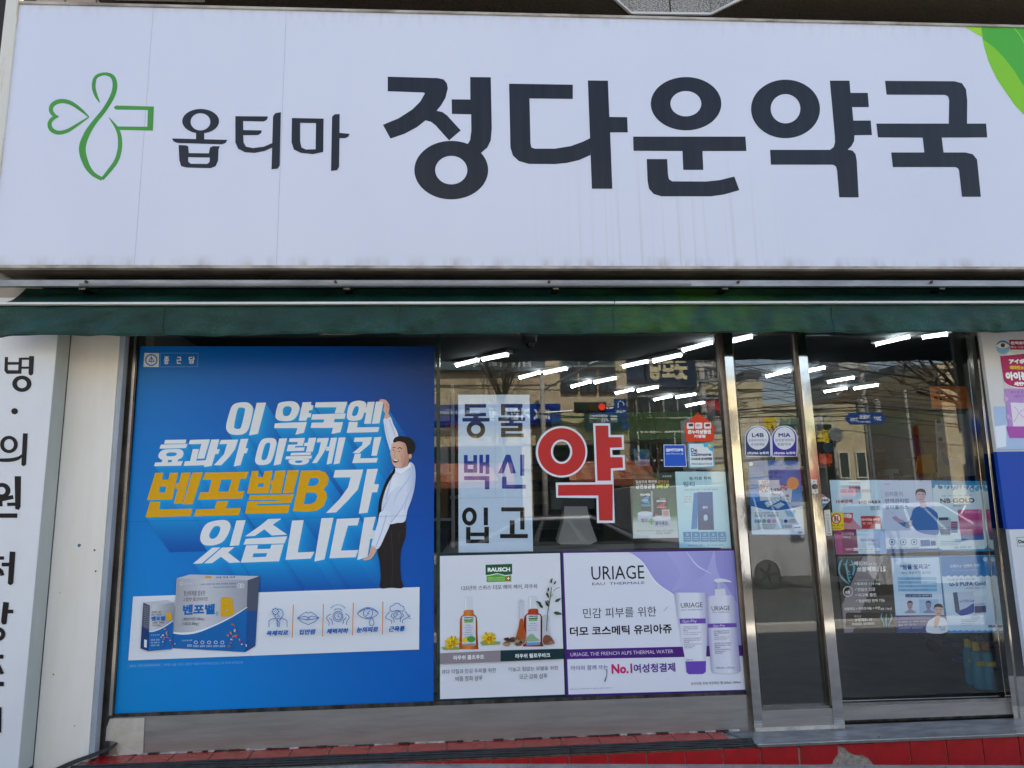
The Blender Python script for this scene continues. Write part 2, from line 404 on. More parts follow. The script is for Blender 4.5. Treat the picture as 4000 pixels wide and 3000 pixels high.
# interior room
rm = MB()
rm.box(-2.2, 10, .1, 8, -.1, 0.0, FLO); rm.build('shop_floor', kind='structure')
MB().box(-2.2, 10, .12, 8, 2.72, 2.9, CEIL).build('shop_ceiling', kind='structure')
rm = MB(); rm.box(-2.3, -2.2, .1, 8, 0, 2.72, INW); rm.box(10, 10.1, .1, 8, 0, 2.72, INW); rm.box(-2.3, 10.1, 8, 8.1, 0, 2.72, INW)
rm.build('interior_wall', kind='structure')
MB().box(-2.04, 1.66, .02, .1, 0, .3, DARK).build('window_upstand', kind='structure')
box('lime_wall_band', -2.2, 10, 7.97, 7.995, 2.22, 2.6, LIME, kind='structure')
box('lime_side_bulkhead', 1.2, 9.9, 5.75, 6.1, 2.3, 2.70, LIME, kind='structure')
box('ceiling_column', 3.2, 3.75, 4.6, 5.1, 0, 2.72, surf('dark_column', '#33373a', '#3d4144', rough=.5), kind='structure')

# ================================================================ MAIN SIGN
SY = -.37
SW = None
def sign_mat():
    m, t, b = new_mat('sign_face'); b.inputs['Roughness'].default_value = .3; b.inputs['Specular IOR Level'].default_value = .35
    tc = node(t, 'ShaderNodeTexCoord'); sp = node(t, 'ShaderNodeSeparateXYZ'); t.links.new(tc.outputs['Object'], sp.inputs[0])
    def noise(sc_, stretch, det=5):
        mp = node(t, 'ShaderNodeMapping'); mp.inputs['Scale'].default_value = stretch; t.links.new(tc.outputs['Object'], mp.inputs[0])
        n = node(t, 'ShaderNodeTexNoise'); n.inputs['Scale'].default_value = sc_; n.inputs['Detail'].default_value = det; t.links.new(mp.outputs[0], n.inputs[0]); return n
    def ramp(src, a, b_):
        r_ = node(t, 'ShaderNodeMapRange'); r_.inputs[1].default_value = a; r_.inputs[2].default_value = b_; r_.clamp = True; t.links.new(src, r_.inputs[0]); return r_.outputs[0]
    def mul(a, b_):
        q = node(t, 'ShaderNodeMath', operation='MULTIPLY'); t.links.new(a, q.inputs[0])
        if isinstance(b_, float): q.inputs[1].default_value = b_
        else: t.links.new(b_, q.inputs[1])
        return q.outputs[0]
    streak = ramp(noise(1, (30, 1, .35)).outputs[0], .52, .72)
    xw = mul(ramp(sp.outputs[0], -.75, .1), ramp(sp.outputs[0], 1.1, .5))     # streaked stretch right of centre
    low = ramp(sp.outputs[2], .75, .0)
    f1 = mul(mul(streak, xw), low)
    foot = mul(ramp(sp.outputs[2], .07, .0), ramp(noise(1, (9, 1, 3)).outputs[0], .45, .7))
    broad = mul(ramp(noise(.8, (1, 1, .6), 3).outputs[0], .4, .7), .35)
    top = mul(ramp(sp.outputs[2], 1.52, 1.66), ramp(noise(1, (25, 1, 6)).outputs[0], .45, .75))
    def mix(c1, c2, f):
        q = node(t, 'ShaderNodeMix', data_type='RGBA'); t.links.new(f, q.inputs[0])
        if isinstance(c1, tuple): q.inputs[6].default_value = c1
        else: t.links.new(c1, q.inputs[6])
        q.inputs[7].default_value = c2; return q.outputs[2]
    c = mix(lin('#d2d6e1'), lin('#c3c9d8'), broad); c = mix(c, lin('#a39c90'), mul(f1, .45)); c = mix(c, lin('#8b8274'), mul(foot, .6)); c = mix(c, lin('#a49a8a'), mul(top, .3))
    t.links.new(c, b.inputs['Base Color']); return m
sign = empty('shop_sign', (1, SY, 2.75), 'long white sign with green plant emblem and large black Hangul above the awning', 'shop sign')
SM = sign_mat()
sm = MB(); sx0, sx1 = -2.668, 4.7
# face: subdivided and faintly bowed like stretched flex
nx, nz = 60, 10; vs = []
for j in range(nz+1):
    for i in range(nx+1):
        u, v = i/nx, j/nz
        vs.append((sx0+(sx1-sx0)*u, SY+.0, 2.765+(4.408-2.765)*v))
sm.add(vs, [(j*(nx+1)+i, j*(nx+1)+i+1, (j+1)*(nx+1)+i+1, (j+1)*(nx+1)+i) for j in range(nz) for i in range(nx)], SM)
sm.build('sign_face', sign, origin=(1, SY, 2.765))
FRM = surf('aged_sign_frame', '#7d7468', '#b4ada0', rough=.5, scale=5, stretch=(1, 1, 3), lo=.35, hi=.6)
FRT = surf('rusty_cream_trim', '#a98d62', '#cfccc0', rough=.5, scale=3, stretch=(8, 1, .8), lo=.30, hi=.46)
box('side_trim', sx0-.075, sx0, SY-.012, -.1, 2.74, 4.46, FRT, sign, .006)
box('top_trim', sx0, sx1, SY-.01, -.1, 4.408, 4.424, FRM, sign)
box('bottom_trim', sx0-.08, sx1, SY-.01, SY+.03, 2.748, 2.765, FRM, sign)
box('underside', sx0-.08, sx1, SY+.031, -.1, 2.752, 2.79, surf('grimy_underside', '#3b342b', '#7a7062', rough=.7, scale=6, stretch=(.6, 2, 1), lo=.3, hi=.75, bump=.3), sign)
box('dark_end_cap', sx0-.19, sx0-.078, -.3, -.1, 3.3, 4.7, PM('#2c1d18'), sign)
box('back_panel', sx0-.06, sx1, -.13, -.1, 2.79, 4.4, FRM, sign)
for x in (380, 1120): 
    a = at(x, 20, SY)
for xs in (-1.885, -1.09):
    box('seam', xs-.0012, xs+.0012, SY-.0006, SY+.001, 2.766, 4.407, surf('seam_grey', '#a9adb6', '#b7bac4', rough=.5), sign)
c1 = crop(0, 0, 1.276); c2 = crop(1400, 0, 1.2762); c3 = crop(2600, 0, 1.2764)
INK = surf('sign_lettering_black', '#0e1016', '#1b1d24', rough=.3, scale=3, stretch=(10, 1, .4), spec=.35)
GRN = surf('emblem_green', '#2f8411', '#3d9618', rough=.3, scale=3)
p = Print(SY, c1)
p.line([(497, 510), (478, 475), (467, 430), (478, 385), (520, 368), (560, 382), (573, 425), (560, 480), (520, 548), (470, 610), (432, 670), (410, 740), (428, 815), (462, 865), (509, 893)], [5, 16, 19, 17, 15, 20, 24, 24, 22, 24, 30, 34, 30, 22, 18], 'x', smooth=5, m=GRN)
p.line([(509, 893), (545, 850), (580, 800), (597, 740), (596, 680), (580, 635), (543, 587)], [16, 20, 22, 22, 20, 16, 3], 'x', smooth=5, m=GRN)
p.line([(443, 583), (400, 545), (350, 512), (300, 504), (262, 522), (254, 552), (272, 576), (292, 581)], [6, 16, 20, 22, 22, 20, 18, 6], 'x', smooth=5, m=GRN)
p.line([(292, 581), (264, 590), (247, 615), (256, 645), (290, 661), (335, 652), (385, 622), (443, 583)], [6, 18, 20, 22, 20, 18, 14, 6], 'x', smooth=5, m=GRN)
p.poly([(577, 526), (767, 531), (762, 651), (590, 647), (586, 630), (734, 632), (737, 548), (577, 546), (567, 536)], 'x', m=GRN)
p.build('plant_emblem', sign)
p.oval(1000, 604, 92, 61, 'x', (999, 607, 49, 43), m=INK); p.poly([(977, 660), (1018, 660), (1018, 694), (977, 694)], 'x', m=INK)
p.poly([(857, 690), (1134, 697), (1125, 712), (1108, 719), (885, 713), (865, 705)], 'x', m=INK)
p.poly([(890, 723), (925, 724), (938, 729), (941, 763), (1041, 764), (1047, 735), (1062, 728), (1096, 729), (1089, 745), (1087, 800), (1075, 828), (1050, 838), (930, 835), (903, 828), (894, 800)], 'x', [[(938, 783), (1046, 785), (1044, 808), (1033, 817), (950, 816), (938, 805)]], m=INK)
p.build('lettering', sign, label='black syllable op')
p.poly([(1173, 579), (1335, 580), (1331, 596), (1315, 605), (1212, 603), (1212, 648), (1305, 650), (1301, 664), (1285, 673), (1212, 674), (1214, 710), (1226, 731), (1262, 738), (1315, 731), (1364, 710), (1364, 732), (1320, 752), (1270, 762), (1222, 759), (1188, 742), (1173, 710)], 'x', m=INK)
p.poly([(1361, 580), (1372, 564), (1400, 559), (1394, 825), (1383, 841), (1353, 844)], 'x', m=INK); p.build('lettering', sign, label='black syllable ti')
p.poly([(1455, 588), (1613, 591), (1611, 757), (1560, 768), (1500, 762), (1465, 745), (1453, 710)], 'x', [[(1496, 612), (1575, 613), (1573, 744), (1525, 745), (1503, 735), (1496, 705)]], m=INK)
p.poly([(1655, 582), (1667, 570), (1693, 568), (1692, 662), (1743, 667), (1735, 682), (1720, 688), (1692, 688), (1690, 832), (1680, 848), (1650, 852)], 'x', m=INK); p.build('lettering', sign, label='black syllable ma')
p = Print(SY, c2)
p.poly([(146, 382), (395, 389), (425, 396), (441, 415), (446, 440), (434, 488), (412, 525), (390, 552), (418, 558), (442, 575), (510, 650), (452, 700), (385, 625), (362, 607), (335, 600), (290, 635), (230, 667), (160, 691), (122, 622), (200, 590), (268, 546), (308, 507), (332, 465), (322, 461), (146, 455)], 'x', m=INK)
p.poly([(557, 384), (660, 385), (665, 640), (660, 700), (643, 735), (612, 762), (545, 718), (557, 698), (563, 650), (562, 570), (466, 568), (465, 495), (558, 496)], 'x', m=INK)
p.oval(463, 848, 184, 146, 'x', (463, 848, 80, 71), n=64, m=INK); p.build('lettering', sign, label='large black syllable jeong')
p.poly([(751, 417), (1069, 422), (1069, 493), (853, 491), (858, 715), (863, 735), (880, 741), (980, 741), (1060, 728), (1120, 706), (1156, 688), (1157, 773), (1100, 798), (1040, 812), (980, 818), (850, 817), (800, 803), (770, 775), (758, 735)], 'x', m=INK)
p.poly([(1144, 401), (1244, 402), (1251, 583), (1340, 584), (1343, 660), (1255, 660), (1266, 941), (1164, 941)], 'x', m=INK); p.build('lettering', sign, label='large black syllable da')
p = Print(SY, c3)
p.oval(102, 517, 176, 133, 'x', (101, 517, 77, 63), n=64, m=INK)
p.poly([(-162, 681), (398, 681), (403, 753), (184, 753), (188, 847), (88, 847), (84, 753), (-160, 752)], 'x', m=INK)
p.poly([(-94, 793), (8, 793), (12, 870), (17, 893), (32, 904), (200, 905), (270, 898), (343, 880), (368, 948), (290, 970), (225, 979), (-20, 979), (-60, 967), (-83, 940), (-90, 900)], 'x', m=INK); p.build('lettering', sign, label='large black syllable un')
p.oval(598, 543, 172, 146, 'x', (598, 542, 74, 73), n=64, m=INK)
p.poly([(819, 402), (917, 402), (922, 463), (1008, 463), (1014, 534), (930, 534), (936, 601), (1023, 601), (1029, 673), (942, 674), (940, 703), (927, 728), (908, 746), (932, 751), (947, 768), (953, 800), (963, 984), (866, 984), (855, 850), (850, 830), (835, 821), (525, 821), (521, 747), (820, 747), (838, 733), (845, 710), (844, 680)], 'x', m=INK); p.build('lettering', sign, label='large black syllable yak')
p.poly([(1094, 403), (1440, 405), (1478, 415), (1498, 445), (1504, 500), (1503, 616), (1598, 616), (1604, 685), (1377, 686), (1386, 760), (1495, 760), (1532, 769), (1553, 795), (1572, 981), (1478, 981), (1463, 850), (1458, 839), (1445, 833), (1133, 833), (1125, 760), (1290, 760), (1282, 686), (1059, 685), (1051, 616), (1412, 616), (1414, 500), (1409, 481), (1395, 473), (1102, 472)], 'x', m=INK); p.build('lettering', sign, label='large black syllable guk')
p.poly([(1494, 135), (1540, 163), (1578, 183), (1590, 240), (1612, 310), (1650, 390), (1700, 465), (1745, 528), (1787, 572), (1900, 670), (2000, 700), (2000, 140)], '#7fbf1e')
p.poly([(1575, 136), (1583, 196), (1640, 238), (1690, 290), (1740, 355), (1787, 432), (1850, 560), (2000, 640), (2000, 140)], '#4aa62e')
p.poly([(1494, 135), (1540, 163), (1578, 183), (1574, 136)], '#9ccf2a'); p.line([(1735, 138), (1770, 180), (1800, 240), (1850, 330)], 4, '#8ccf3a', smooth=4); p.build('green_leaf_print', sign)

# ================================================================ AWNING
def fabric_mat():
    m, t, b = new_mat('green_awning_fabric'); b.inputs['Roughness'].default_value = .55; b.inputs['Specular IOR Level'].default_value = .3
    tc = node(t, 'ShaderNodeTexCoord'); mp = node(t, 'ShaderNodeMapping'); t.links.new(tc.outputs['Object'], mp.inputs[0])
    n = node(t, 'ShaderNodeTexNoise'); n.inputs['Scale'].default_value = 3.2; n.inputs['Detail'].default_value = 7; t.links.new(mp.outputs[0], n.inputs[0])
    cr = node(t, 'ShaderNodeValToRGB'); e = cr.color_ramp.elements; e[0].position = .3; e[0].color = lin('#08302a'); e[1].position = .72; e[1].color = lin('#12443a'); q = e.new(.5); q.color = lin('#0c3a31')
    t.links.new(n.outputs[0], cr.inputs[0])
    sp = node(t, 'ShaderNodeSeparateXYZ'); t.links.new(tc.outputs['Object'], sp.inputs[0])
    def mr(src, a, b_):
        r_ = node(t, 'ShaderNodeMapRange'); r_.inputs[1].default_value = a; r_.inputs[2].default_value = b_; t.links.new(src, r_.inputs[0]); return r_.outputs[0]
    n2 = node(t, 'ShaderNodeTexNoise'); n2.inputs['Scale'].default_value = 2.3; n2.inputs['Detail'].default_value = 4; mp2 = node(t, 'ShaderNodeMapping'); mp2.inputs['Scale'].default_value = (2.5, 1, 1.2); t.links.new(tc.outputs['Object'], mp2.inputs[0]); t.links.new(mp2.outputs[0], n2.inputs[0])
    def mul(a, b_):
        q = node(t, 'ShaderNodeMath', operation='MULTIPLY'); t.links.new(a, q.inputs[0]); t.links.new(b_, q.inputs[1]); return q.outputs[0]
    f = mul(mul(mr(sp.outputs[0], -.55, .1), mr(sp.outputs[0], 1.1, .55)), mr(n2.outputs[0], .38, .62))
    mx = node(t, 'ShaderNodeMix', data_type='RGBA'); t.links.new(f, mx.inputs[0]); t.links.new(cr.outputs[0], mx.inputs[6]); mx.inputs[7].default_value = lin('#2f5a1a')  # blotchy yellow green mixed in over the middle stretch
    dust = node(t, 'ShaderNodeTexNoise'); dust.inputs['Scale'].default_value = 160; dust.inputs['Detail'].default_value = 4; t.links.new(mp.outputs[0], dust.inputs[0])
    mx2 = node(t, 'ShaderNodeMix', data_type='RGBA'); t.links.new(mul(mr(dust.outputs[0], .55, .8), mr(n.outputs[0], .35, .7)), mx2.inputs[0]); t.links.new(mx.outputs[2], mx2.inputs[6]); mx2.inputs[7].default_value = lin('#5c6659')
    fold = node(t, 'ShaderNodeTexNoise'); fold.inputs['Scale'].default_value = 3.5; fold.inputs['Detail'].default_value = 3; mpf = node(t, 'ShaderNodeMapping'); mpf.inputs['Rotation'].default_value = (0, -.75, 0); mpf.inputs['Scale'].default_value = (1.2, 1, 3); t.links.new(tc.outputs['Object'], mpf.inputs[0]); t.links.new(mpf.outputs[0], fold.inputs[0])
    mx3 = node(t, 'ShaderNodeMix', data_type='RGBA', blend_type='MULTIPLY'); t.links.new(mr(fold.outputs[0], .62, .38), mx3.inputs[0]); t.links.new(mx2.outputs[2], mx3.inputs[6]); mx3.inputs[7].default_value = (.72, .76, .76, 1)  # shading of the folds darkened into the fabric colour
    bf = node(t, 'ShaderNodeBump'); bf.inputs['Strength'].default_value = .5; bf.inputs['Distance'].default_value = .04; t.links.new(fold.outputs[0], bf.inputs['Height'])
    t.links.new(mx3.outputs[2], b.inputs['Base Color'])
    bp = node(t, 'ShaderNodeBump'); bp.inputs['Strength'].default_value = .15; bp.inputs['Distance'].default_value = .004; t.links.new(dust.outputs[0], bp.inputs['Height']); t.links.new(bf.outputs[0], bp.inputs['Normal']); t.links.new(bp.outputs[0], b.inputs['Normal'])
    return m
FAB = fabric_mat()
aw = empty('awning', (1, -.3, 2.36), 'dark green fabric awning folded in under the sign, blotched yellow green in the middle', 'awning')
AY = -.385; zt, zb = at(2000, 1191, AY).z, at(2000, 1305, AY).z
ax0, ax1 = -2.60, 4.9
def wob(x, v):
    """folds of the hanging valance; v = 0 top, 1 bottom"""
    return v*(.012*math.sin(x*5.3+1.2*math.sin(x*2.1))+.010*math.sin(x*13+2*math.sin(x*3.3)+v*2.5)+.006*math.sin(x*27+v*6)+.005*math.sin(x*41-v*5+3*math.sin(x*1.7))) + .004*math.sin((x+v*.55)*22)*math.exp(-((x+2.3)/.5)**2)
vs = []; nx, nz = 420, 10
for j in range(nz+1):
    for i in range(nx+1):
        x = ax0+(ax1-ax0)*i/nx; v = j/nz
        vs.append((x, AY-wob(x, v)-.006*v, zt+(zb-zt)*v*(1+.015*math.sin(x*3.1)+.008*math.sin(x*9)) - (.006*math.exp(-(x+2.55)/.2) if v == 1 else 0)))
mb = MB(); fc = [(j*(nx+1)+i, (j+1)*(nx+1)+i, (j+1)*(nx+1)+i+1, j*(nx+1)+i+1) for j in range(nz) for i in range(nx)]
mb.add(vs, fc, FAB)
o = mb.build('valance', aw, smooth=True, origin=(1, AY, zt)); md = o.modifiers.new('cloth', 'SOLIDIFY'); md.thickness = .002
mb = MB(); hem = [(ax0+(ax1-ax0)*i/200, AY-wob(ax0+(ax1-ax0)*i/200, 1)-.008, zb*(1)+( (zb-zt)*(.015*math.sin((ax0+(ax1-ax0)*i/200)*3.1)+.008*math.sin((ax0+(ax1-ax0)*i/200)*9)))+.004) for i in range(201)]
mb.tube(hem, .0035, FAB, 6).build('hem', aw, smooth=True)
for px in (638, 1556, 2396, 3253): 
    x = at(px, 1250, AY).x; mb = MB()
    pts = [(x, AY-wob(x, v/6)-.006*v/6-.0025, zt+(zb-zt)*v/6) for v in range(7)]
    mb.tube(pts, .0018, FAB, 4).build('seam', aw)
zr = at(2000, 1130, -.17).z
vs = []; ny = 8
for j in range(ny+1):
    for i in range(161):
        x = ax0+.0+(ax1-ax0)*i/160; v = j/ny; y = -.15+(AY+.02+.15)*v
        vs.append((x, y, zr+.012+(zt+.014-zr-.012)*v - .012*math.sin(math.pi*v)*(1+.4*math.sin(x*4.1))+.004*math.sin(x*11+v*5)))
mb = MB(); mb.add(vs, [(j*161+i, j*161+i+1, (j+1)*161+i+1, (j+1)*161+i) for j in range(ny) for i in range(160)], FAB)
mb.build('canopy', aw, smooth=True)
for a, b in ((ax0, at(2398, 1180, AY).x-.002), (at(2398, 1180, AY).x+.002, ax1)):
    box('front_bar', a, b, AY-.022, AY+.018, zt+.001, zt+.015, ALU, aw, .003)
box('roller_tube_cover', ax0+.1, ax1, -.2, -.1, zr+.01, zr+.05, DARK, aw)
z0, z1 = at(2000, 1118, -.33).z, at(2000, 1093, -.33).z
rail = empty('awning_rail', (1, -.3, z0), 'galvanised steel rail with rusty screws between the sign and the awning', 'rail')
MB().box(ax0-.3, 4.9, -.33, -.30, z0, z1, GALV).build('channel', rail, bevel=.003)
box('lip', -2.2, at(2700, 1100, -.335).x, -.336, -.3305, z0+.004, z0+.016, surf('grey_strip', '#6d6f70', '#85878a', rough=.5), rail)
RUST = surf('rust', '#4a2a1a', '#6b4630', rough=.9, scale=40)
s0 = None
for px in (335, 1310, 2145, 2885, 3640):
    x = at(px, 1100, -.34).x
    MB().lathe((x, -.345, (z0+z1)/2+.004), [(.004, -.001), (.0085, .003), (.0085, .012)], RUST, 10, 'y').build('screw', rail)
for px in (325, 1355, 2170, 2830, 3675):
    x = at(px, 1120, -.3).x; box('bracket', x-.018, x+.018, -.31, -.2, z0-.013, z0-.001, STEEL_DARK, rail)

# ================================================================ LEFT PILLAR
pil = empty('cream_pillar', (-2.2, -.1, 0), 'cream painted metal pillar with a grey edge strip left of the blue poster', 'pillar')
gl = gz(-2.2, -.2)
box('face', -2.345, -2.063, -.1, -.06, gl+.0, 2.62, CREAM, pil, .003)
box('edge_strip', -2.062, -2.034, -.096, -.055, gl+.04, 2.62, surf('bluish_strip', '#8b949c', '#a7afb5', rough=.4, scale=5, stretch=(2, 1, .4)), pil, .002)
mb = MB(); rr = random.Random(12)
for px, py, r in ((310, 2130, .012), (370, 2149, .007), (374, 2231, .006), (209, 2635, .005), (292, 2835, .004), (235, 2315, .003)):
    a = at(px, py, -.1005); pts = [(a.x+r*rr.uniform(.6, 1.1)*math.cos(t*.9), -.1012, a.z+r*rr.uniform(.6, 1.1)*math.sin(t*.9)) for t in range(7)]
    mb.add(pts, [tuple(range(7))], PM('#3f6d86') if r > .01 else RUST)
mb.build('chip_mark', pil)
psg = empty('hanging_box_sign', (-2.5, -.2, 0), 'tall white box sign with black vertical Hangul cut off by the left edge', 'sign')
box('sign_body', -2.75, -2.346, -.23, -.102, gl+.02, 2.62, surf('sign_side', '#a3a8a2', '#b3b7b0', rough=.5, scale=3, stretch=(1, 1, .3)), psg, .004)
box('sign_face', -2.748, -2.349, -.233, -.2302, gl+.02, 2.618, surf('white_sign_face', '#d2d6d8', '#dcdfe0', rough=.35, scale=2, stretch=(1, 1, .4)), psg)
q1 = crop(0, 1200, 2.074); q2 = crop(0, 2000, 1.659); q3 = crop(0, 1900, 1.508)
LK = '#141417'
p = Print(-.233, q1, step=.0002)
p.line([(52, 403), (49, 510), (62, 525), (160, 525), (166, 410)], [26, 28, 30, 28, 26], LK); p.line([(60, 455), (160, 455)], 22, LK)
p.line([(166, 417), (260, 417)], 18, LK); p.line([(166, 490), (260, 490)], 18, LK); p.line([(256, 396), (250, 535), (243, 550)], [40, 38, 20], LK)
p.oval(177, 620, 78, 66, LK, (40, 36)); p.build('lettering', psg); p.oval(118, 843, 27, 25, LK); p.build('dot', psg)
p.oval(72, 1112, 72, 70, LK, (40, 44)); p.line([(-20, 1238), (80, 1238), (150, 1222), (180, 1195)], [26, 30, 26, 14], LK, smooth=4); p.line([(205, 1022), (192, 1268), (180, 1282)], [38, 38, 20], LK)
p.build('lettering', psg)
p = Print(-.233, q3, step=.0002)
p.oval(10, 25, 52, 46, LK, (22, 22)); p.line([(-40, 82), (20, 74), (78, 62)], 24, LK); p.line([(105, -60), (105, 118), (100, 136)], [38, 32, 22], LK); p.line([(42, 106), (100, 104)], 20, LK); p.line([(0, 75), (2, 118)], 26, LK)
p.line([(-60, 172), (102, 172)], 26, LK); p.build('lettering', psg); p.line([(-10, 422), (24, 422)], 20, LK); p.line([(-40, 530), (0, 495), (14, 525)], 24, LK, smooth=3); p.line([(10, 460), (62, 460)], 22, LK); p.line([(74, 384), (62, 565), (54, 578)], [34, 32, 18], LK)
p.build('lettering', psg); p.line([(36, 682), (22, 800), (10, 806)], [34, 34, 18], LK); p.line([(40, 737), (78, 737)], 22, LK); p.oval(-15, 870, 46, 42, LK, (22, 18))
p.build('lettering', psg); p.line([(-60, 1003), (20, 1003)], 24, LK); p.line([(-30, 1090), (-8, 1060), (14, 1105)], 22, LK); p.line([(-60, 1164), (22, 1164)], 26, LK); p.build('lettering', psg); p.line([(-6, 1300), (-8, 1450)], 30, LK)
p.build('lettering', psg, label='last syllable, cut off at the edge')

# ================================================================ SHOP FRONT FRAMES AND GLASS
box('riser_grout', -.6, 3.9, -.2265, -.2225, -.3, .02, GROUT, kind='structure')
sf_ = empty('storefront_glazing', (0, 0, 0), 'stainless steel framed glazing with tall fixed panes and a dull steel kick panel', 'storefront')
ztop = 2.60
def pane(name, x0, x1, y, z0, z1, parent, t=.006): 
    return box(name, x0, x1, y, y+t, z0, z1, GLASS, parent)
pane('glass_pane', -1.985, -.19, 0, .28, ztop, sf_)
pane('glass_pane', -.165, 1.64, 0, .28, ztop, sf_)
slab('left_jamb', [(489, 1300), (541, 1300), (440, 2800), (420, 2960), (362, 2972)], -.03, .1, STEEL_DARK, sf_, .003)
slab('left_jamb_bead', [(526, 1300), (536, 1300), (437, 2795), (424, 2795)], -.034, .02, STEEL, sf_)
box('mullion', -.188, -.167, -.006, .03, .27, ztop, surf('green_glass_edge', '#13241f', '#24443a', rough=.2, scale=4, stretch=(1, 1, 3)), sf_)
box('header_bar', -2.0, 3.5, .0, .12, ztop, 2.75, STEEL_DARK, sf_)
slab('sill_ledge', [(441, 2790), (1700, 2741), (2918, 2702), (2931, 2714), (1700, 2758), (441, 2806)], -.022, .04, STEEL_DARK, sf_, .002)
kp = [(425, 2804), (1700, 2757), (2932, 2713), (2948, 2856), (1747, 2898), (900, 2934), (408, 2958)]
slab('kick_panel', kp, -.025, .03, STEEL_DULL, sf_)
# torn cream sheet over the left end of the kick panel
tp = crop(0, 2000, 1.659)((712, 1340), (936, 1335), (926, 1566), (770, 1578), (748, 1520), (765, 1500), (742, 1487), (683, 1482), (690, 1400))
slab('torn_cover_sheet', tp, -.032, .004, surf('grubby_cream_sheet', '#a8a292', '#c9c4b4', rough=.6, scale=6, bump=.2, bscale=20), sf_)
slab('torn_cover_flap', crop(0, 2000, 1.659)((800, 1520), (926, 1566), (770, 1578)), -.037, .003, surf('flap', '#b7b2a5', '#cbc6ba', rough=.6), sf_)
# frame between the fixed window and the narrow pane
slab('window_jamb', [(2803, 1300), (2823, 1300), (2948, 2860), (2930, 2860), (2917, 2700)], -.03, .06, surf('brownish_steel', '#57504a', '#8f867c', rough=.3, metal=.9, scale=10, stretch=(1, 1, .3)), sf_, .002)
slab('door_stile', [(2825, 1300), (2854, 1300), (2974, 2770), (2976, 2856), (2950, 2858)], -.05, .06, STEEL_MIRROR, sf_, .003)
slab('door_stile_inner_edge', [(2854.5, 1300), (2860, 1300), (2981, 2766), (2975, 2766)], -.02, .03, STEEL_DARK, sf_)
pane('glass_pane', 1.69, 2.165, 0, .16, ztop, sf_)
slab('middle_stile_bead', [(3100, 1300), (3112, 1300), (3259, 2764), (3246, 2764)], -.03, .04, surf('brownish_steel2', '#6b6157', '#a1978b', rough=.3, metal=.9, scale=10, stretch=(1, 1, .3)), sf_, .002)
slab('middle_stile', [(3113, 1300), (3143, 1300), (3300, 2846), (3262, 2847)], -.05, .06, STEEL_MIRROR, sf_, .003)
slab('bottom_rail', [(2976, 2779), (3261, 2769), (3262, 2830), (2977, 2841)], -.045, .05, STEEL_DULL, sf_, .003)
slab('bottom_rail_foot', [(2953, 2845), (3300, 2832), (3300, 2848), (2952, 2862)], -.056, .05, surf('pale_mortar', '#9b978c', '#c2beb3', rough=.8, scale=20), sf_)
slab('bottom_rail_top_edge', [(2975, 2765), (3261, 2756), (3261, 2769), (2975, 2779)], -.03, .04, STEEL, sf_)
# right-hand steel frame
slab('right_stile', [(3790, 1300), (3813, 1300), (3980, 2723), (3998, 2900), (3975, 2900), (3940, 2640)], .0, .05, STEEL_MIRROR, sf_, .002)
slab('right_jamb', [(3814, 1300), (3900, 1300), (4080, 2900), (4000, 2900)], -.01, .06, STEEL_MIRROR, sf_, .002)
# sliding glass door
dr = empty('sliding_glass_door', (2.7, .05, 0), 'wide sliding glass door covered with posters, steel rail along its foot', 'door')
DYG = .045
box('glass_pane', 2.13, 3.36, DYG, DYG+.006, .2, ztop, GLASS, dr)
q = crop(2750, 2550, 1.7696)
slab('bottom_rail', q((958, 366), (2168, 328), (2176, 420), (965, 465)), .03, .04, STEEL_DULL, dr, .002)
slab('bottom_rail_lip', q((957, 350), (2166, 312), (2168, 327), (958, 365)), .025, .05, STEEL, dr, .002)
slab('bottom_brush', q((966, 466), (2176, 421), (2177, 440), (970, 485)), .035, .03, STEEL_DARK, dr)
box('floor_track', 2.17, 3.5, .0, .2, .02, .05, DARK, sf_)
# threshold sheet
thz = at(3400, 2889, -.245).z
th = empty('door_threshold', (2.6, -.1, thz), 'dull steel threshold sheet with a bright nosing in front of the doors', 'threshold')
xl = at(2998, 2911, -.245).x
mb = MB(); mb.prism([(xl-.06, -.245, thz-.012), (3.9, -.245, thz-.012), (3.9, .0, thz-.002), (xl-.17, .0, thz-.002)], (0, 0, .012), surf('threshold_steel', '#6e6f70', '#9b9c9c', rough=.45, metal=.55, scale=5, stretch=(1, 3, 1), bump=.15, bscale=60))
mb.build('plate', th)
box('nosing', xl-.06, 3.9, -.256, -.2455, thz-.014, thz+.002, STEEL, th, .002)
for px, py in ((3433, 2880), (3950, 2855), (3965, 2857)):
    a = onz(px, py, thz); MB().lathe((a.x, a.y, thz), [(.009, 0), (.007, .002), (.002, .003)], RUST, 8).build('screw', th)

# ================================================================ RED TILED STEP
TZ = .062; RY = -.222
st = empty('tiled_step', (0, -.1, 0), 'step of glazed red tiles under the shop windows, one tile broken open', 'step')
box('core', -2.1, 3.95, RY+.012, .0, -.3, TZ-.014, CONC, st)
box('core', -2.1, xl-.175, RY+.02, -.03, TZ-.013, TZ-.006, GROUT, st)
J = at(2826, 2960, RY-.012).x; W = .2135
tp_ = MB().box(-W/2+.003, W/2-.003, RY+.03, -.026, TZ-.008, TZ, RED_TILE)
rr = random.Random(9); t0 = None; xoff = at(1747, 2900, -.05).x
i = -9
while True:
    x = xoff+W*i+W/2; 
    if x-W/2 > xl-.2: break
    x0 = x-W/2+.003; x1 = min(x+W/2-.003, xl-.185)
    if x1-x0 > .03 and x > -2.3:
        z = TZ+rr.uniform(-.001, .001)
        MB().box(max(x0, -2.06), x1, RY+.03, -.028, z-.008, z, RED_TILE).build('tread_tile', st, bevel=.002)
    i += 1
rt0 = None; ztr = thz-.016; zbr = ztr-.158
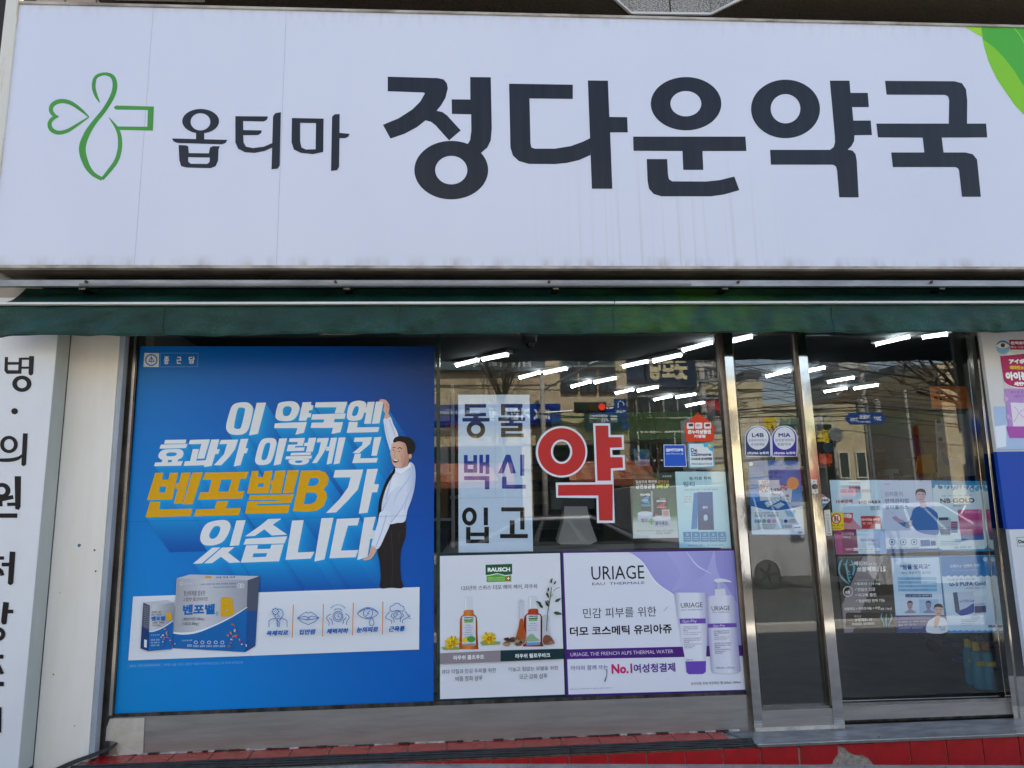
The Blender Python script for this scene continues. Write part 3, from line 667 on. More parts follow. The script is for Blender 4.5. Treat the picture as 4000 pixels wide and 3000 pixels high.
for i in range(-12, 9):
    x0 = J+W*i+.003; x1 = J+W*(i+1)-.003
    if i == 3:   # the tile broken open over grey mortar
        qf = crop(2750, 2550, 1.7696)
        pts = qf((1183, 626), (1190, 765), (1172, 768), (1150, 742), (1128, 722), (1100, 708), (1065, 704), (1040, 706), (1012, 690), (992, 676), (978, 660), (955, 650), (940, 640), (930, 636))
        MB().prism(quad3(pts, RY-.012), (0, .011, 0), RED_TILE).build('tile', st, label='broken tile, only its upper right corner left')
        continue
    if i == 2:
        qf = crop(2750, 2550, 1.7696)
        pts = qf((668, 643), (924, 633), (925, 700), (905, 728), (893, 745), (888, 768), (672, 776))
        MB().prism(quad3(pts, RY-.012), (0, .011, 0), RED_TILE).build('tile', st, label='tile with its lower right corner chipped'); continue
    if x1 < -2.2: continue
    zt_ = ztr if x0 > xl-.2 else TZ-.035
    if rt0 is None or x0 > xl-.2 and True:
        o = MB().box(x0, x1, RY-.012+rr.uniform(-.0015, .0015), RY-.001, zt_-.158, zt_+rr.uniform(-.001, .001), RED_TILE).build('tile', st, bevel=.0015)
    else: o = MB().box(x0, x1, RY-.012+rr.uniform(-.0015, .0015), RY-.001, zt_-.158, zt_+rr.uniform(-.001, .001), RED_TILE).build('tile', st, bevel=.0015)
    if x1 < -.6: bpy.data.objects.remove(o)
mb = MB(); qf = crop(2750, 2550, 1.7696)
pt = qf((940, 640), (992, 680), (1040, 706), (1100, 712), (1150, 745), (1176, 772), (888, 778), (900, 730), (926, 698))
ctr = Vector((0, 0, 0)); P3 = quad3(pt, RY-.003)
for v in P3: ctr += v/len(P3)
ring = [v.lerp(ctr, .5)+Vector((0, -.001-rr.random()*.003, rr.uniform(-.004, .004))) for v in P3]; nn = len(P3)
mb.add(P3+ring+[ctr+Vector((0, -.003, 0))], [(i, (i+1) % nn, nn+(i+1) % nn, nn+i) for i in range(nn)]+[(nn+i, nn+(i+1) % nn, 2*nn) for i in range(nn)], CONC)
mb.build('broken_mortar', st)
# crumbling mortar strip where the kick panel meets the tread
mb = MB(); rr = random.Random(4); x = -2.0
while x < 1.55:
    l = rr.uniform(.02, .09); h_ = rr.uniform(.002, .007); m_ = rr.choice([RUBBER, RUBBER, surf('white_sealant', '#8d8a84', '#c9c6bf', rough=.8, scale=30), GROUT])
    mb.box(x, x+l*.95, -.034-rr.uniform(0, .004), -.02, TZ-.002, TZ+h_, m_); x += l
mb.build('sealant_strip', st)
# black cable mats lying along the nosing of the step
em = empty('rubber_edge_strip', (0, RY, TZ), 'black ribbed rubber strip along the front edge of the tiled step', 'edging')
for k in range(4):
    y0 = RY+.028-.013*k; z = TZ+.001-.0065*k
    for a, b in ((-2.1, .54), (.545, xl-.065)):
        pts = [(a+(b-a)*i/30, y0+.0012*math.sin(i*1.7+k), z+.0012*math.sin(i*.9+k*2)) for i in range(31)]
        MB().tube(pts, .0068, RUBBER, 7).build('rib', em, smooth=True)
cb = MB(); q = crop(0, 2000, 1.659)
for k in range(4):
    ctl = [(760-k*3, 1496+k*4, -.04), (700, 1530+k*5, -.06), (600, 1568+k*5, -.10-.004*k), (500, 1603+k*6, -.125), (430, 1632+k*7, -.13), (350, 1668+k*9, -.14), (240, 1720+k*9, -.16)]
    pts = [at(*q((a, b))[0], Y-.006*k) for a, b, Y in ctl]; cb.tube([Vector(v) for v in smooth_pts([tuple(v) for v in pts], False, 5)], .0042, RUBBER, 6)
tag(cb.build('cable_bundle', smooth=True), 'bundle of black cables coming out from under the torn sheet at lower left', 'cables')

# ================================================================ RIGHT PANEL BOARDS
BX = 3.305
def board(name, z0, z1, m, label, cat, y=-.1, x1=4.1):
    o = empty(name, (BX+.2, y, z0), label, cat)
    box('panel', BX, x1, y, y+.03, z0, z1, m, o, .002); return o
zA, zB, zC = at(3872, 1765, -.1).z, at(3937, 2068, -.1).z, .28
b1 = board('poster_board', zA, 2.60, PM('#d5d3d4'), 'white board with a pink eye wash poster at the right edge', 'board')
qq = crop(3750, 1250, 1.66)
p = Print(-.1, qq)
p.poly([(215, 560), (500, 560), (500, 840), (240, 840)], '#a9bfe0'); p.poly([(226, 690), (300, 680), (300, 820), (240, 830)], '#dfe6f2')
p.oval(278, 175, 44, 46, '#7fb3d6'); p.curve([(235, 165), (262, 148), (290, 148), (318, 168), (285, 182), (255, 180)], '#e8dfdc'); p.oval(278, 164, 14, 14, '#3f3a44'); p.line([(238, 160), (262, 142), (295, 142), (322, 160)], 5, '#3a2b2c', smooth=3); p.poly([(300, 225), (345, 250), (390, 235), (320, 205)], '#e9e7ea')
p.poly([(318, 128), (520, 128), (520, 192), (325, 192)], '#a3184e'); p.text('콘택트렌즈', 330, 138, 460, 160, '#f5f0f2', bold=.06); p.text('빼고 사용하세요', 330, 168, 470, 184, '#f5f0f2')
p.curve([(262, 240), (275, 233), (520, 233), (520, 420), (400, 436), (330, 425), (290, 400), (275, 330)], '#b01c5c'); p.text('アイボン', 320, 252, 452, 284, '#ffffff', bold=.08); p.text('비타민', 325, 295, 388, 322, '#f3c11a', bold=.08); p.text('활성', 394, 300, 430, 320, '#f3c11a', bold=.06)
p.text('아이봉', 300, 335, 440, 392, '#ffffff', bold=.06); p.text('세안약', 352, 400, 440, 428, '#ffffff', bold=.08); p.line([(282, 400), (330, 432), (400, 442), (500, 430)], 6, '#f0e6ea', smooth=4)
p.poly([(288, 445), (520, 445), (520, 765), (322, 765), (306, 600)], '#b78ccc'); p.poly([(300, 690), (520, 690), (520, 765), (322, 765)], '#a94fa8'); p.text('먼지, 땀, 렌즈,', 330, 460, 430, 478, '#6e4a8c'); p.text('이물질로 자극된 눈', 350, 486, 450, 502, '#6e4a8c')
p.poly([(328, 535), (520, 540), (520, 690), (345, 690)], '#e6dcea'); p.line([(350, 560), (380, 600), (350, 660)], 3, '#b98fc0', smooth=3); p.line([(430, 570), (385, 605), (440, 650)], 3, '#b98fc0', smooth=3)
for a, b, r in ((300, 512, 14), (312, 628, 12), (330, 640, 7)): p.oval(a, b, r, r, '#cfa8da')
p.line([(240, 843), (500, 838)], 5, '#8ea0c8'); p.build('eye_wash_print', b1)
b2 = board('blue_board', zB+.001, zA, PM('#0d45a8', .3), 'plain royal blue board below the pink eye wash poster', 'board')
b3 = board('white_notice_board', zC, zB+.0, PM('#c9ccd6'), 'white notice board with a green-framed word at the right edge', 'board', y=-.115)
p = Print(-.115, qq); p.line([(520, 1404), (368, 1410), (374, 1466), (520, 1463)], 4, '#5f9a3a'); p.text('Do', 380, 1424, 416, 1449, '#1c1c2a', bold=.06); p.build('lettering', b3)
HEAD = [  # outlines of the slanted headline, traced glyph by glyph: (crop, colour, [ (outline, holes, smooth?) ])
 ('2', 'W', [([(60,650),(120,642),(170,650),(205,685),(207,735),(175,870),(140,925),(80,945),(5,937),(-32,905),(-38,850),(0,710),(25,668)], [[(95,692),(128,698),(135,722),(100,868),(75,889),(45,885),(35,860),(65,715)]], 1), ([(243,648),(330,645),(255,935),(172,950)], [], 0)]),
 ('2', 'W', [([(455,648),(545,633),(600,640),(634,672),(637,715),(615,770),(580,805),(530,817),(460,813),(422,792),(418,755),(432,690)], [[(490,698),(520,681),(555,685),(568,708),(550,755),(525,770),(496,766),(485,740)]], 1), ([(668,643),(750,640),(742,668),(768,672),(758,715),(730,717),(722,742),(750,745),(742,782),(712,785),(704,812),(632,814)], [], 0), ([(412,838),(708,825),(680,925),(602,943),(622,882),(405,882)], [], 0)]),
 ('2', 'W', [([(790,643),(1083,638),(1050,742),(965,744),(982,690),(780,690)], [], 0), ([(758,755),(1068,745),(1058,795),(965,798),(958,828),(1043,826),(1018,920),(935,937),(950,880),(742,880),(752,832),(862,830),(868,802),(748,804)], [], 0)]),
 ('2', 'W', [([(1120,645),(1180,628),(1235,635),(1258,662),(1250,700),(1225,780),(1198,806),(1130,815),(1088,802),(1078,770),(1092,690)], [[(1150,690),(1174,679),(1188,697),(1175,750),(1155,768),(1130,766),(1128,740)]], 1), ([(1270,640),(1335,638),(1300,842),(1238,842),(1256,740),(1240,738),(1248,690),(1260,690)], [], 0), ([(1347,638),(1418,633),(1380,838),(1310,843)], [], 0), ([(1098,825),(1180,825),(1172,875),(1380,872),(1366,918),(1076,926)], [], 0)]),
 ('1', 'W', [([(1338,1075),(1510,1072),(1502,1104),(1330,1107)], [], 0), ([(1304,1113),(1521,1108),(1506,1141),(1292,1146)], [], 0), ([(1330,1155),(1400,1149),(1460,1152),(1486,1175),(1478,1212),(1446,1232),(1380,1238),(1310,1234),(1283,1210),(1295,1175)], [[(1360,1180),(1400,1176),(1432,1184),(1420,1203),(1370,1208),(1345,1198)]], 1), ([(1318,1228),(1366,1228),(1358,1256),(1390,1255),(1398,1228),(1446,1226),(1438,1250),(1482,1246),(1466,1284),(1247,1288),(1258,1258),(1310,1256)], [], 0)]),
 ('1', 'W', [([(1540,1075),(1702,1070),(1655,1225),(1598,1228),(1632,1108),(1528,1110)], [], 0), ([(1562,1150),(1612,1150),(1590,1244),(1668,1240),(1656,1280),(1488,1285),(1498,1248),(1540,1246)], [], 0), ([(1712,1072),(1778,1070),(1756,1150),(1782,1150),(1768,1190),(1744,1190),(1716,1285),(1652,1295)], [], 0)]),
 ('1', 'W', [([(1790,1075),(1930,1072),(1905,1150),(1860,1210),(1792,1280),(1733,1280),(1815,1190),(1840,1108),(1778,1110)], [], 0), ([(1950,1068),(2012,1066),(1990,1142),(2012,1144),(1998,1182),(1978,1184),(1948,1280),(1893,1290)], [], 0)]),
 ('2', 'W', [([(300,985),(370,973),(415,985),(427,1018),(420,1060),(395,1150),(368,1202),(320,1222),(255,1220),(229,1190),(235,1140),(262,1040)], [[(330,1025),(360,1018),(368,1042),(345,1140),(322,1175),(295,1175),(289,1148),(312,1060)]], 1), ([(452,978),(526,975),(465,1215),(400,1228)], [], 0)]),
 ('2', 'W', [([(548,976),(690,972),(670,1046),(600,1048),(596,1062),(688,1060),(680,1092),(520,1096),(534,1036),(618,1034),(624,1010),(540,1010)], [], 0), ([(725,973),(796,970),(762,1100),(698,1104),(712,1048),(678,1048),(688,1018),(715,1017)], [], 0), ([(562,1112),(748,1106),(742,1130),(555,1136)], [], 0), ([(516,1143),(757,1137),(748,1164),(508,1171)], [], 0), ([(560,1172),(712,1168),(728,1186),(708,1210),(660,1222),(600,1222),(556,1212),(540,1192)], [[(610,1184),(655,1182),(668,1192),(645,1204),(612,1204),(598,1194)]], 1)]),
 ('2', 'W', [([(808,975),(912,972),(888,1065),(850,1130),(800,1205),(755,1206),(815,1110),(838,1012),(798,1014)], [], 0), ([(930,972),(988,970),(938,1208),(890,1219),(915,1092),(882,1092),(892,1055),(912,1054)], [], 0), ([(1003,970),(1067,968),(1010,1208),(955,1218)], [], 0)]),
 ('2', 'W', [([(1150,970),(1312,965),(1292,1030),(1190,1115),(1130,1113),(1218,1040),(1225,1008),(1142,1010)], [], 0), ([(1330,967),(1397,963),(1355,1136),(1305,1139)], [], 0), ([(1152,1121),(1210,1119),(1200,1162),(1366,1158),(1352,1200),(1127,1206)], [], 0)]),
 ('1', 'Y', [([(1258,1342),(1325,1340),(1310,1398),(1364,1397),(1378,1342),(1442,1340),(1395,1558),(1190,1562)], [[(1297,1453),(1350,1452),(1338,1500),(1284,1502)]], 0), ([(1470,1341),(1546,1339),(1478,1590),(1408,1592),(1440,1470),(1420,1470),(1432,1425),(1450,1424)], [], 0), ([(1560,1340),(1644,1337),(1560,1596),(1482,1598)], [], 0), ([(1215,1578),(1300,1576),(1288,1640),(1560,1632),(1545,1692),(1178,1703)], [], 0)]),
 ('1', 'Y', [([(1662,1340),(2014,1333),(1992,1390),(1948,1391),(1922,1492),(1982,1490),(1962,1550),(1604,1560),(1622,1500),(1690,1498),(1716,1396),(1644,1398)], [[(1792,1395),(1880,1393),(1850,1494),(1766,1496)]], 0), ([(1758,1572),(1850,1570),(1830,1630),(1952,1626),(1932,1684),(1570,1694),(1590,1638),(1738,1634)], [], 0)]),
 ('2', 'Y', [([(200,1280),(262,1278),(250,1335),(300,1335),(318,1278),(390,1276),(355,1485),(155,1487)], [[(262,1393),(312,1392),(302,1426),(252,1428)]], 0), ([(415,1277),(512,1274),(468,1484),(366,1486),(384,1405),(372,1404),(382,1365),(398,1364)], [], 0), ([(530,1274),(636,1270),(580,1481),(488,1484)], [], 0), ([(180,1505),(590,1495),(560,1575),(250,1582),(245,1600),(552,1592),(532,1668),(135,1674),(160,1560),(440,1556),(444,1545),(168,1548)], [], 0)]),
 ('2', 'Y', [([(655,1275),(820,1272),(880,1292),(912,1345),(900,1402),(862,1448),(888,1478),(893,1530),(862,1605),(800,1645),(720,1656),(578,1652)], [[(735,1345),(800,1342),(822,1365),(806,1402),(778,1416),(715,1418)], [(700,1480),(785,1478),(808,1512),(785,1562),(745,1585),(676,1586)]], 0)]),
 ('2', 'W', [([(970,1270),(1230,1265),(1180,1450),(1080,1560),(978,1662),(884,1668),(1010,1540),(1090,1430),(1113,1338),(952,1340)], [], 0), ([(1265,1262),(1366,1258),(1330,1400),(1376,1402),(1358,1475),(1312,1477),(1270,1665),(1188,1674)], [], 0)]),
 ('3', 'W', [([(1370,62),(1440,51),(1480,62),(1494,95),(1475,150),(1440,195),(1380,216),(1322,212),(1298,180),(1305,130),(1330,85)], [[(1385,98),(1420,93),(1427,115),(1405,160),(1372,174),(1356,150)]], 1), ([(1532,55),(1592,52),(1548,216),(1488,220)], [], 0), ([(1376,231),(1430,229),(1308,333),(1250,336)], [], 0), ([(1440,230),(1520,228),(1478,262),(1560,326),(1486,330),(1432,290),(1374,331),(1322,333)], [], 0)]),
 ('4', 'W', [([(245,46),(332,42),(275,82),(368,146),(268,152),(220,112),(158,155),(94,158),(196,86)], [], 0), ([(100,174),(368,157),(350,204),(84,211)], [], 0), ([(102,217),(180,214),(172,240),(258,238),(266,212),(346,209),(315,319),(67,328)], [[(150,268),(238,266),(230,290),(142,293)]], 0)]),
 ('4', 'W', [([(400,56),(475,52),(436,262),(545,257),(520,302),(357,310)], [], 0), ([(590,40),(668,37),(610,307),(544,321)], [], 0)]),
 ('4', 'W', [([(690,45),(837,38),(824,86),(762,89),(716,250),(830,246),(812,293),(641,300)], [], 0), ([(868,35),(943,30),(920,118),(942,120),(930,172),(907,174),(888,292),(822,311)], [], 0)]),
]
# ================================================================ BLUE POSTER
bp = empty('vitamin_poster', (-1.1, -.012, .27), 'large blue poster of a smiling man stretching white and yellow slanted lettering', 'poster')
BG = grad('blue_print', [(0, '#0088cc'), (.2, '#0080d0'), (.38, '#0870c0'), (.55, '#0060b8'), (.75, '#0050aa'), (.9, '#084088'), (1, '#0a3066')], 'xz')
mb = MB(); q4 = [(442, 2788), (1693, 2740), (1697, 1353), (547, 1353)]
mb.prism(quad3(q4, -.010), (0, .008, 0), BG); mb.build('sheet', bp)
k2_ = crop(900, 1300, 2.3694); k3_ = crop(0, 2000, 1.659); k4_ = crop(900, 2000, 1.6588); k1_ = crop(0, 1200, 2.074)
p = Print(-.0102, step=.0001)
# darker print towards the top right, lighter glow at left
NAVY = grad('navy_fade', [(0, '#0a4a92'), (.4, '#093a7c'), (1, '#0a2c62')], 'x')
W_, Y_ = '#e4e5e6', '#dfa40a'
HC = {'1': k1_, '2': k2_, '3': k3_, '4': k4_}
N = 22
for k in range(N, 0, -1):
    t = k/N; c = [int(a+(b-a)*t**.8) for a, b in zip((12, 158, 222), (8, 84, 168))]
    m = PM('#%02x%02x%02x' % tuple(c)); Y = p._y()
    for cr_, col, shp in HEAD:
        for q_, (ol, hl, smt) in enumerate(shp):
            ol2 = smooth_pts(ol, True, 3) if smt else ol
            p.mb.poly([[at(x+92*t, y+(62 if q_ >= 0 else 0)*t*2.2, Y) for x, y in HC[cr_](*l)] for l in [ol2]+([smooth_pts(h, True, 2) if smt else h for h in hl] if k > N-2 or 1 else [])], m)
p.build('lettering_shade', bp)
p.n += 1
for cr_, col, shp in HEAD:
    p.f = HC[cr_]; n0_ = p.n
    for ol, hl, smt in shp:
        p.poly(smooth_pts(ol, True, 5) if smt else ol, W_ if col == 'W' else Y_, [smooth_pts(h, True, 4) if smt else h for h in hl]); p.n -= .5
    p.n = n0_; p.build('lettering', bp)
p.n += 4
p.f = k1_
p.poly([(1170, 370), (1290, 372), (1286, 485), (1162, 483)], '#d9dde2'); p.oval(1226, 428, 50, 48, '#2a62a8', (41, 39)); p.line([(1226, 395), (1226, 450)], 6, '#2a62a8'); p.line([(1205, 440), (1226, 405), (1247, 440)], 6, '#2a62a8'); p.line([(1200, 440), (1252, 440)], 5, '#2a62a8')
p.line([(1301, 372), (1605, 372), (1600, 482), (1296, 484)], 3, '#7fb0dc', closed=True); p.text('종', 1325, 398, 1372, 462, '#e4e7ea', bold=.03); p.text('근', 1428, 402, 1472, 458, '#e4e7ea', bold=.03); p.text('당', 1527, 398, 1580, 458, '#e4e7ea', bold=.03)
p.build('maker_mark', bp)
# white band with boxes and icons
p.f = lambda *a: list(a)
p.poly([(520, 2330), (1639, 2293), (1637, 2537), (501, 2580)], '#dfe3ea'); p.build('white_band', bp)
# man
SK, SKD, SH, SHD, HR = '#dcae98', '#bd8a74', '#dfe5f4', '#b9c5e2', '#1c1715'
p.f = k4_
p.curve([(1030, 70), (1080, 64), (1128, 52), (1138, 105), (1132, 170), (1108, 240), (1101, 330), (1106, 430), (1118, 491), (1040, 491), (972, 492), (974, 420), (967, 330), (953, 245), (985, 150)], '#221f22', n=5)
p.line([(1040, 120), (1050, 300), (1045, 480)], 4, '#3a3538', smooth=4); p.line([(1120, 120), (1095, 140), (1090, 200)], 3, '#3a3538', smooth=4)
p.build('printed_trousers', bp)
p.f = k2_
p.curve([(1420, 795), (1478, 776), (1510, 850), (1545, 920), (1552, 975), (1520, 1040), (1500, 1100), (1480, 1090), (1460, 1030), (1438, 950), (1424, 870)], SH); p.line([(1470, 800), (1500, 880), (1528, 960)], 9, SHD, smooth=4); p.line([(1432, 840), (1450, 930), (1478, 1030)], 5, SHD, smooth=4)
p.curve([(1376, 626), (1400, 614), (1438, 622), (1462, 650), (1470, 668), (1470, 712), (1462, 745), (1478, 778), (1442, 796), (1424, 782), (1432, 750), (1416, 718), (1424, 680), (1414, 642), (1384, 634)], SK, n=4); p.line([(1440, 650), (1450, 690), (1440, 740)], 4, SKD, smooth=3); p.line([(1456, 660), (1460, 700)], 4, SKD)
p.build('printed_raised_arm', bp)
SHM = grad('shirt_print', [(0, '#c9d4ec'), (.35, '#e9edf6'), (.7, '#dbe2f2'), (1, '#aebcdd')], 'x'); FCM = grad('face_print', [(0, '#e2b69f'), (.45, '#deb09a'), (.75, '#c8957d'), (1, '#a87862')], 'x')
p.curve([(1522, 1250), (1580, 1252), (1650, 1225), (1664, 1196), (1700, 1225), (1713, 1290), (1713, 1360), (1700, 1455), (1672, 1555), (1640, 1640), (1614, 1744), (1540, 1760), (1468, 1768), (1400, 1700), (1385, 1640), (1395, 1540), (1440, 1390), (1490, 1290)], SH, m=SHM); p.build('printed_shirt', bp)
p.curve([(1490, 1470), (1570, 1420), (1635, 1480), (1600, 1600), (1530, 1700), (1482, 1760), (1390, 1740), (1400, 1640), (1450, 1550)], '#d8dff0')
for q_ in ([(1690, 1250), (1660, 1330), (1600, 1420), (1540, 1500), (1510, 1600)], [(1705, 1330), (1680, 1430), (1640, 1520), (1610, 1640)], [(1480, 1480), (1450, 1560), (1410, 1640), (1400, 1720)], [(1635, 1500), (1600, 1600), (1530, 1700), (1486, 1756)], [(1500, 1320), (1470, 1420), (1440, 1540)]): p.line(q_, [3, 9, 10, 7, 3][:len(q_)], SHD, smooth=4)
p.poly([(1525, 1252), (1590, 1262), (1640, 1232), (1660, 1196), (1672, 1240), (1580, 1310), (1530, 1290)], '#eef1f8'); p.line([(1530, 1292), (1580, 1312), (1672, 1242)], 4, SHD)
p.curve([(1520, 1245), (1492, 1290), (1442, 1368), (1398, 1480), (1374, 1570), (1364, 1700), (1368, 1790), (1390, 1790), (1398, 1690), (1402, 1580), (1440, 1440), (1498, 1330), (1524, 1290)], '#16151c', n=4)
p.build('printed_tie', bp)
p.curve([(1498, 1022), (1560, 1000), (1640, 1015), (1655, 1070), (1665, 1110), (1650, 1190), (1640, 1228), (1570, 1250), (1525, 1238), (1500, 1205), (1488, 1150), (1480, 1110), (1488, 1060)], SK, n=5, m=FCM); p.build('printed_face', bp)
p.oval(1664, 1142, 16, 27, SKD); p.oval(1662, 1140, 11, 20, SK)
p.curve([(1508, 1015), (1512, 985), (1545, 960), (1600, 958), (1660, 972), (1700, 1010), (1709, 1060), (1696, 1108), (1672, 1120), (1650, 1124), (1640, 1110), (1632, 1060), (1612, 1020), (1560, 1005), (1530, 1012)], HR, n=4)
p.poly([(1512, 985), (1524, 966), (1530, 990)], HR); p.curve([(1620, 1150), (1640, 1130), (1640, 1225), (1590, 1240)], SKD, n=4)
p.line([(1500, 1068), (1515, 1058), (1530, 1066)], 6, HR, smooth=3); p.line([(1548, 1072), (1568, 1062), (1588, 1076)], 7, HR, smooth=3)
for cx, cy in ((1510, 1090), (1562, 1104)): p.oval(cx, cy, 13, 5.5, '#f2ece8'); p.oval(cx-1, cy, 5, 5, '#2a1c18'); p.line([(cx-14, cy-1), (cx, cy-7), (cx+14, cy+1)], 3, '#5a3a30', smooth=3)
p.line([(1530, 1095), (1514, 1140), (1520, 1150), (1540, 1150)], 4, SKD, smooth=3)
p.curve([(1500, 1170), (1530, 1172), (1560, 1178), (1548, 1196), (1524, 1202), (1507, 1192)], '#6b1f1e', n=4); p.poly([(1504, 1171), (1530, 1173), (1556, 1179), (1546, 1187), (1522, 1186), (1508, 1180)], '#f4f1ee'); p.line([(1576, 1130), (1590, 1170), (1580, 1205)], 4, SKD, smooth=3); p.line([(1496, 1150), (1492, 1175), (1498, 1200)], 3, SKD, smooth=3)
p.build('printed_hair_and_features', bp)
p.f = k4_
p.curve([(972, 0), (1032, 0), (1036, 70), (1004, 150), (960, 236), (914, 226), (930, 150), (955, 70)], SH, n=4); p.line([(1010, 20), (985, 110), (945, 220)], 7, SHD, smooth=4); p.line([(916, 218), (962, 228)], 4, SHD)
p.curve([(914, 225), (946, 238), (936, 270), (908, 304), (868, 314), (861, 305), (890, 290), (904, 258)], SK, n=4); p.line([(920, 250), (908, 285), (880, 306)], 3, SKD)
p.build('printed_lowered_arm', bp)
# pill boxes
SLV = grad('silver_carton', [(0, '#9fa1aa'), (.35, '#c9cad0'), (.7, '#a9abb4'), (1, '#8f919c')], 'x')
def carton(front, top, side, curve, name, lab):
    p.poly(side, '#4e5568'); p.poly(top, '#bfc1ca'); p.poly(front, 'x', m=SLV); p.poly(curve, '#0a66ae')
p.f = k3_
carton([(1145, 430), (1605, 442), (1590, 908), (1118, 882)], [(1145, 430), (1230, 405), (1682, 415), (1605, 442)], [(1605, 442), (1682, 415), (1655, 868), (1590, 908)], smooth_pts([(1120, 787), (1190, 792), (1280, 780), (1400, 735), (1510, 680), (1602, 622)], False, 5)+[(1590, 908), (1118, 882)], '', '')
p.poly([(1600, 640), (1668, 640), (1655, 868), (1590, 908)], '#1d4f8e')
p.line([(1120, 782), (1190, 788), (1280, 776), (1400, 730), (1510, 674), (1602, 616)], [10, 14, 12, 8, 6, 4], '#e8eaee', smooth=5)
p.text('항산화제를 함유한', 1190, 508, 1332, 545, '#2a2a34'); p.text('고함량 활성비타민', 1185, 550, 1346, 580, '#2a2a34'); p.text('벤포벨', 1183, 595, 1395, 668, '#0a66ae', bold=.05); p.text('정', 1395, 645, 1415, 672, '#0a66ae'); p.text('B', 1428, 552, 1520, 678, '#dba60c', bold=.07)
p.text('| 벤포티아민 100mg |', 1180, 680, 1327, 710, '#2a2a34'); p.text('| UDCA 30mg |', 1180, 713, 1287, 740, '#2a2a34'); p.text('종근당의 iLet 특허 공법으로 정제사이즈가 작아졌습니다', 1300, 458, 1530, 474, '#2c62a4'); p.text('( innovative Low excipient tablet )', 1380, 479, 1529, 494, '#2c62a4')
p.text('벤포벨', 1395, 415, 1530, 430, '#2c62a4', bold=.04); p.text('B', 1330, 413, 1375, 428, '#dba60c', bold=.05); p.oval(1551, 478, 15, 15, '#eceef2', (12, 12)); p.oval(1569, 478, 15, 15, '#eceef2', (12, 12)); p.text('ccm', 1544, 472, 1577, 484, '#eceef2'); p.oval(1176, 464, 11, 11, '#dfe1e6', (8, 8)); p.text('종 근 당', 1196, 456, 1242, 472, '#e8eaee')
p.text('1일 1회 1정, 120정', 1180, 826, 1246, 838, '#dce6f2'); p.text('4개월분', 1212, 856, 1246, 874, '#dce6f2')
for k, t in enumerate(('육체피로', '입안염', '체력저하', '눈의피로', '근육통')): p.text(t, 1250+k*43, 862, 1288+k*43, 876, '#dce6f2'); p.oval(1269+k*43, 845, 12, 11, '#dce6f2', (9, 8))
p.build('printed_carton', bp, label='large silver and blue vitamin carton')
p.f = k3_
carton([(972, 606), (1127, 586), (1115, 888), (962, 902)], [(928, 586), (1085, 570), (1127, 586), (972, 606)], [(928, 586), (972, 606), (962, 902), (910, 884)], smooth_pts([(966, 778), (1000, 775), (1060, 750), (1122, 708)], False, 5)+[(1115, 888), (962, 902)], '', '')
p.poly([(918, 740), (967, 770), (962, 902), (910, 884)], '#173a70'); p.line([(966, 774), (1000, 771), (1060, 746), (1122, 704)], 5, '#e8eaee', smooth=4); p.poly([(935, 825), (952, 830), (950, 880), (933, 874)], '#e4e6ea')
for k in range(12): p.line([(932, 610+k*12), (966, 618+k*12)], 3, '#8a8fa0')
p.text('항산화제를 함유한', 982, 640, 1045, 656, '#2a2a34'); p.text('고함량 활성비타민', 980, 658, 1048, 672, '#2a2a34'); p.text('벤포벨', 980, 674, 1070, 706, '#0a66ae', bold=.05); p.text('B', 1076, 650, 1115, 703, '#dba60c', bold=.07); p.text('벤포티아민 100mg', 986, 708, 1066, 724, '#2a2a34'); p.text('UDCA 30mg', 984, 728, 1040, 742, '#2a2a34')
p.text('1일 1회 1정 60정', 978, 792, 1034, 802, '#cfe0f0'); 
for k, t in enumerate(('육체피로, 체력저하', '항산화, 눈의피로, 근육통', '어깨결림, 신경통')): p.text(t, 976, 822+k*18, 1034, 834+k*18, '#cfe0f0')
p.build('printed_carton', bp, label='small upright silver and blue vitamin carton')
rr = random.Random(2); cols = ['#d23a2a', '#e0b020', '#2c9a4a', '#2a64c0', '#e8e8ec', '#8a2a8a']
for ox, oy, s_ in ((1500, 722, 1.0), (1062, 752, .74)):
    for a, b, r in ((12, 8, 14), (20, 34, 17), (26, 56, 16), (10, 78, 14), (0, 100, 13), (-8, 125, 11), (-14, 150, 10), (34, 84, 14), (52, 112, 13), (70, 135, 11), (92, 140, 10), (-8, 60, 10), (-22, 76, 8)):
        for q_ in range(5): p.oval(ox+(a+rr.uniform(-r, r)*.6)*s_, oy+(b+rr.uniform(-r, r)*.6)*s_, 5*s_, 5*s_, rr.choice(cols), n=6)
        p.n -= 3
p.build('printed_mosaic_runner', bp)
p.f = k4_; IB = '#2360a8'
def ln(*a, w=4, cl=False, s=0): p.line(list(a), w, IB, closed=cl, smooth=s)
p.oval(312, 660, 32, 33, IB, (28, 29)); p.oval(292, 645, 24, 24, '#dfe3ea'); p.oval(292, 645, 20, 20, IB, (15, 15)); p.oval(292, 645, 8, 8, IB, (5, 5))
for a in range(8): p.line([(292+18*math.cos(a*.785), 645+18*math.sin(a*.785)), (292+26*math.cos(a*.785), 645+26*math.sin(a*.785))], 6, IB)
ln((250, 745), (250, 705), (262, 696), (290, 688), (310, 715), (330, 688), (355, 696), (367, 705), (367, 745)); ln((300, 715), (306, 745)); ln((318, 715), (316, 745)); ln((305, 690), (310, 740)); ln((302, 678), (312, 672), (320, 679), s=3)
ln((434, 687), (470, 660), (490, 648), (504, 656), (520, 648), (545, 662), (573, 686), (545, 712), (504, 730), (462, 712), cl=True); ln((434, 687), (480, 676), (504, 682), (530, 674), (573, 686)); ln((440, 690), (504, 698), (570, 688), s=3); ln((520, 678), (498, 688), (512, 690), (490, 702))
p.oval(697, 676, 34, 35, IB, (30, 31)); p.oval(697, 676, 24, 25, IB, (20, 21)); ln((697, 662), (697, 678), (706, 682)); ln((672, 640), (682, 628), (712, 628), (722, 640)); 
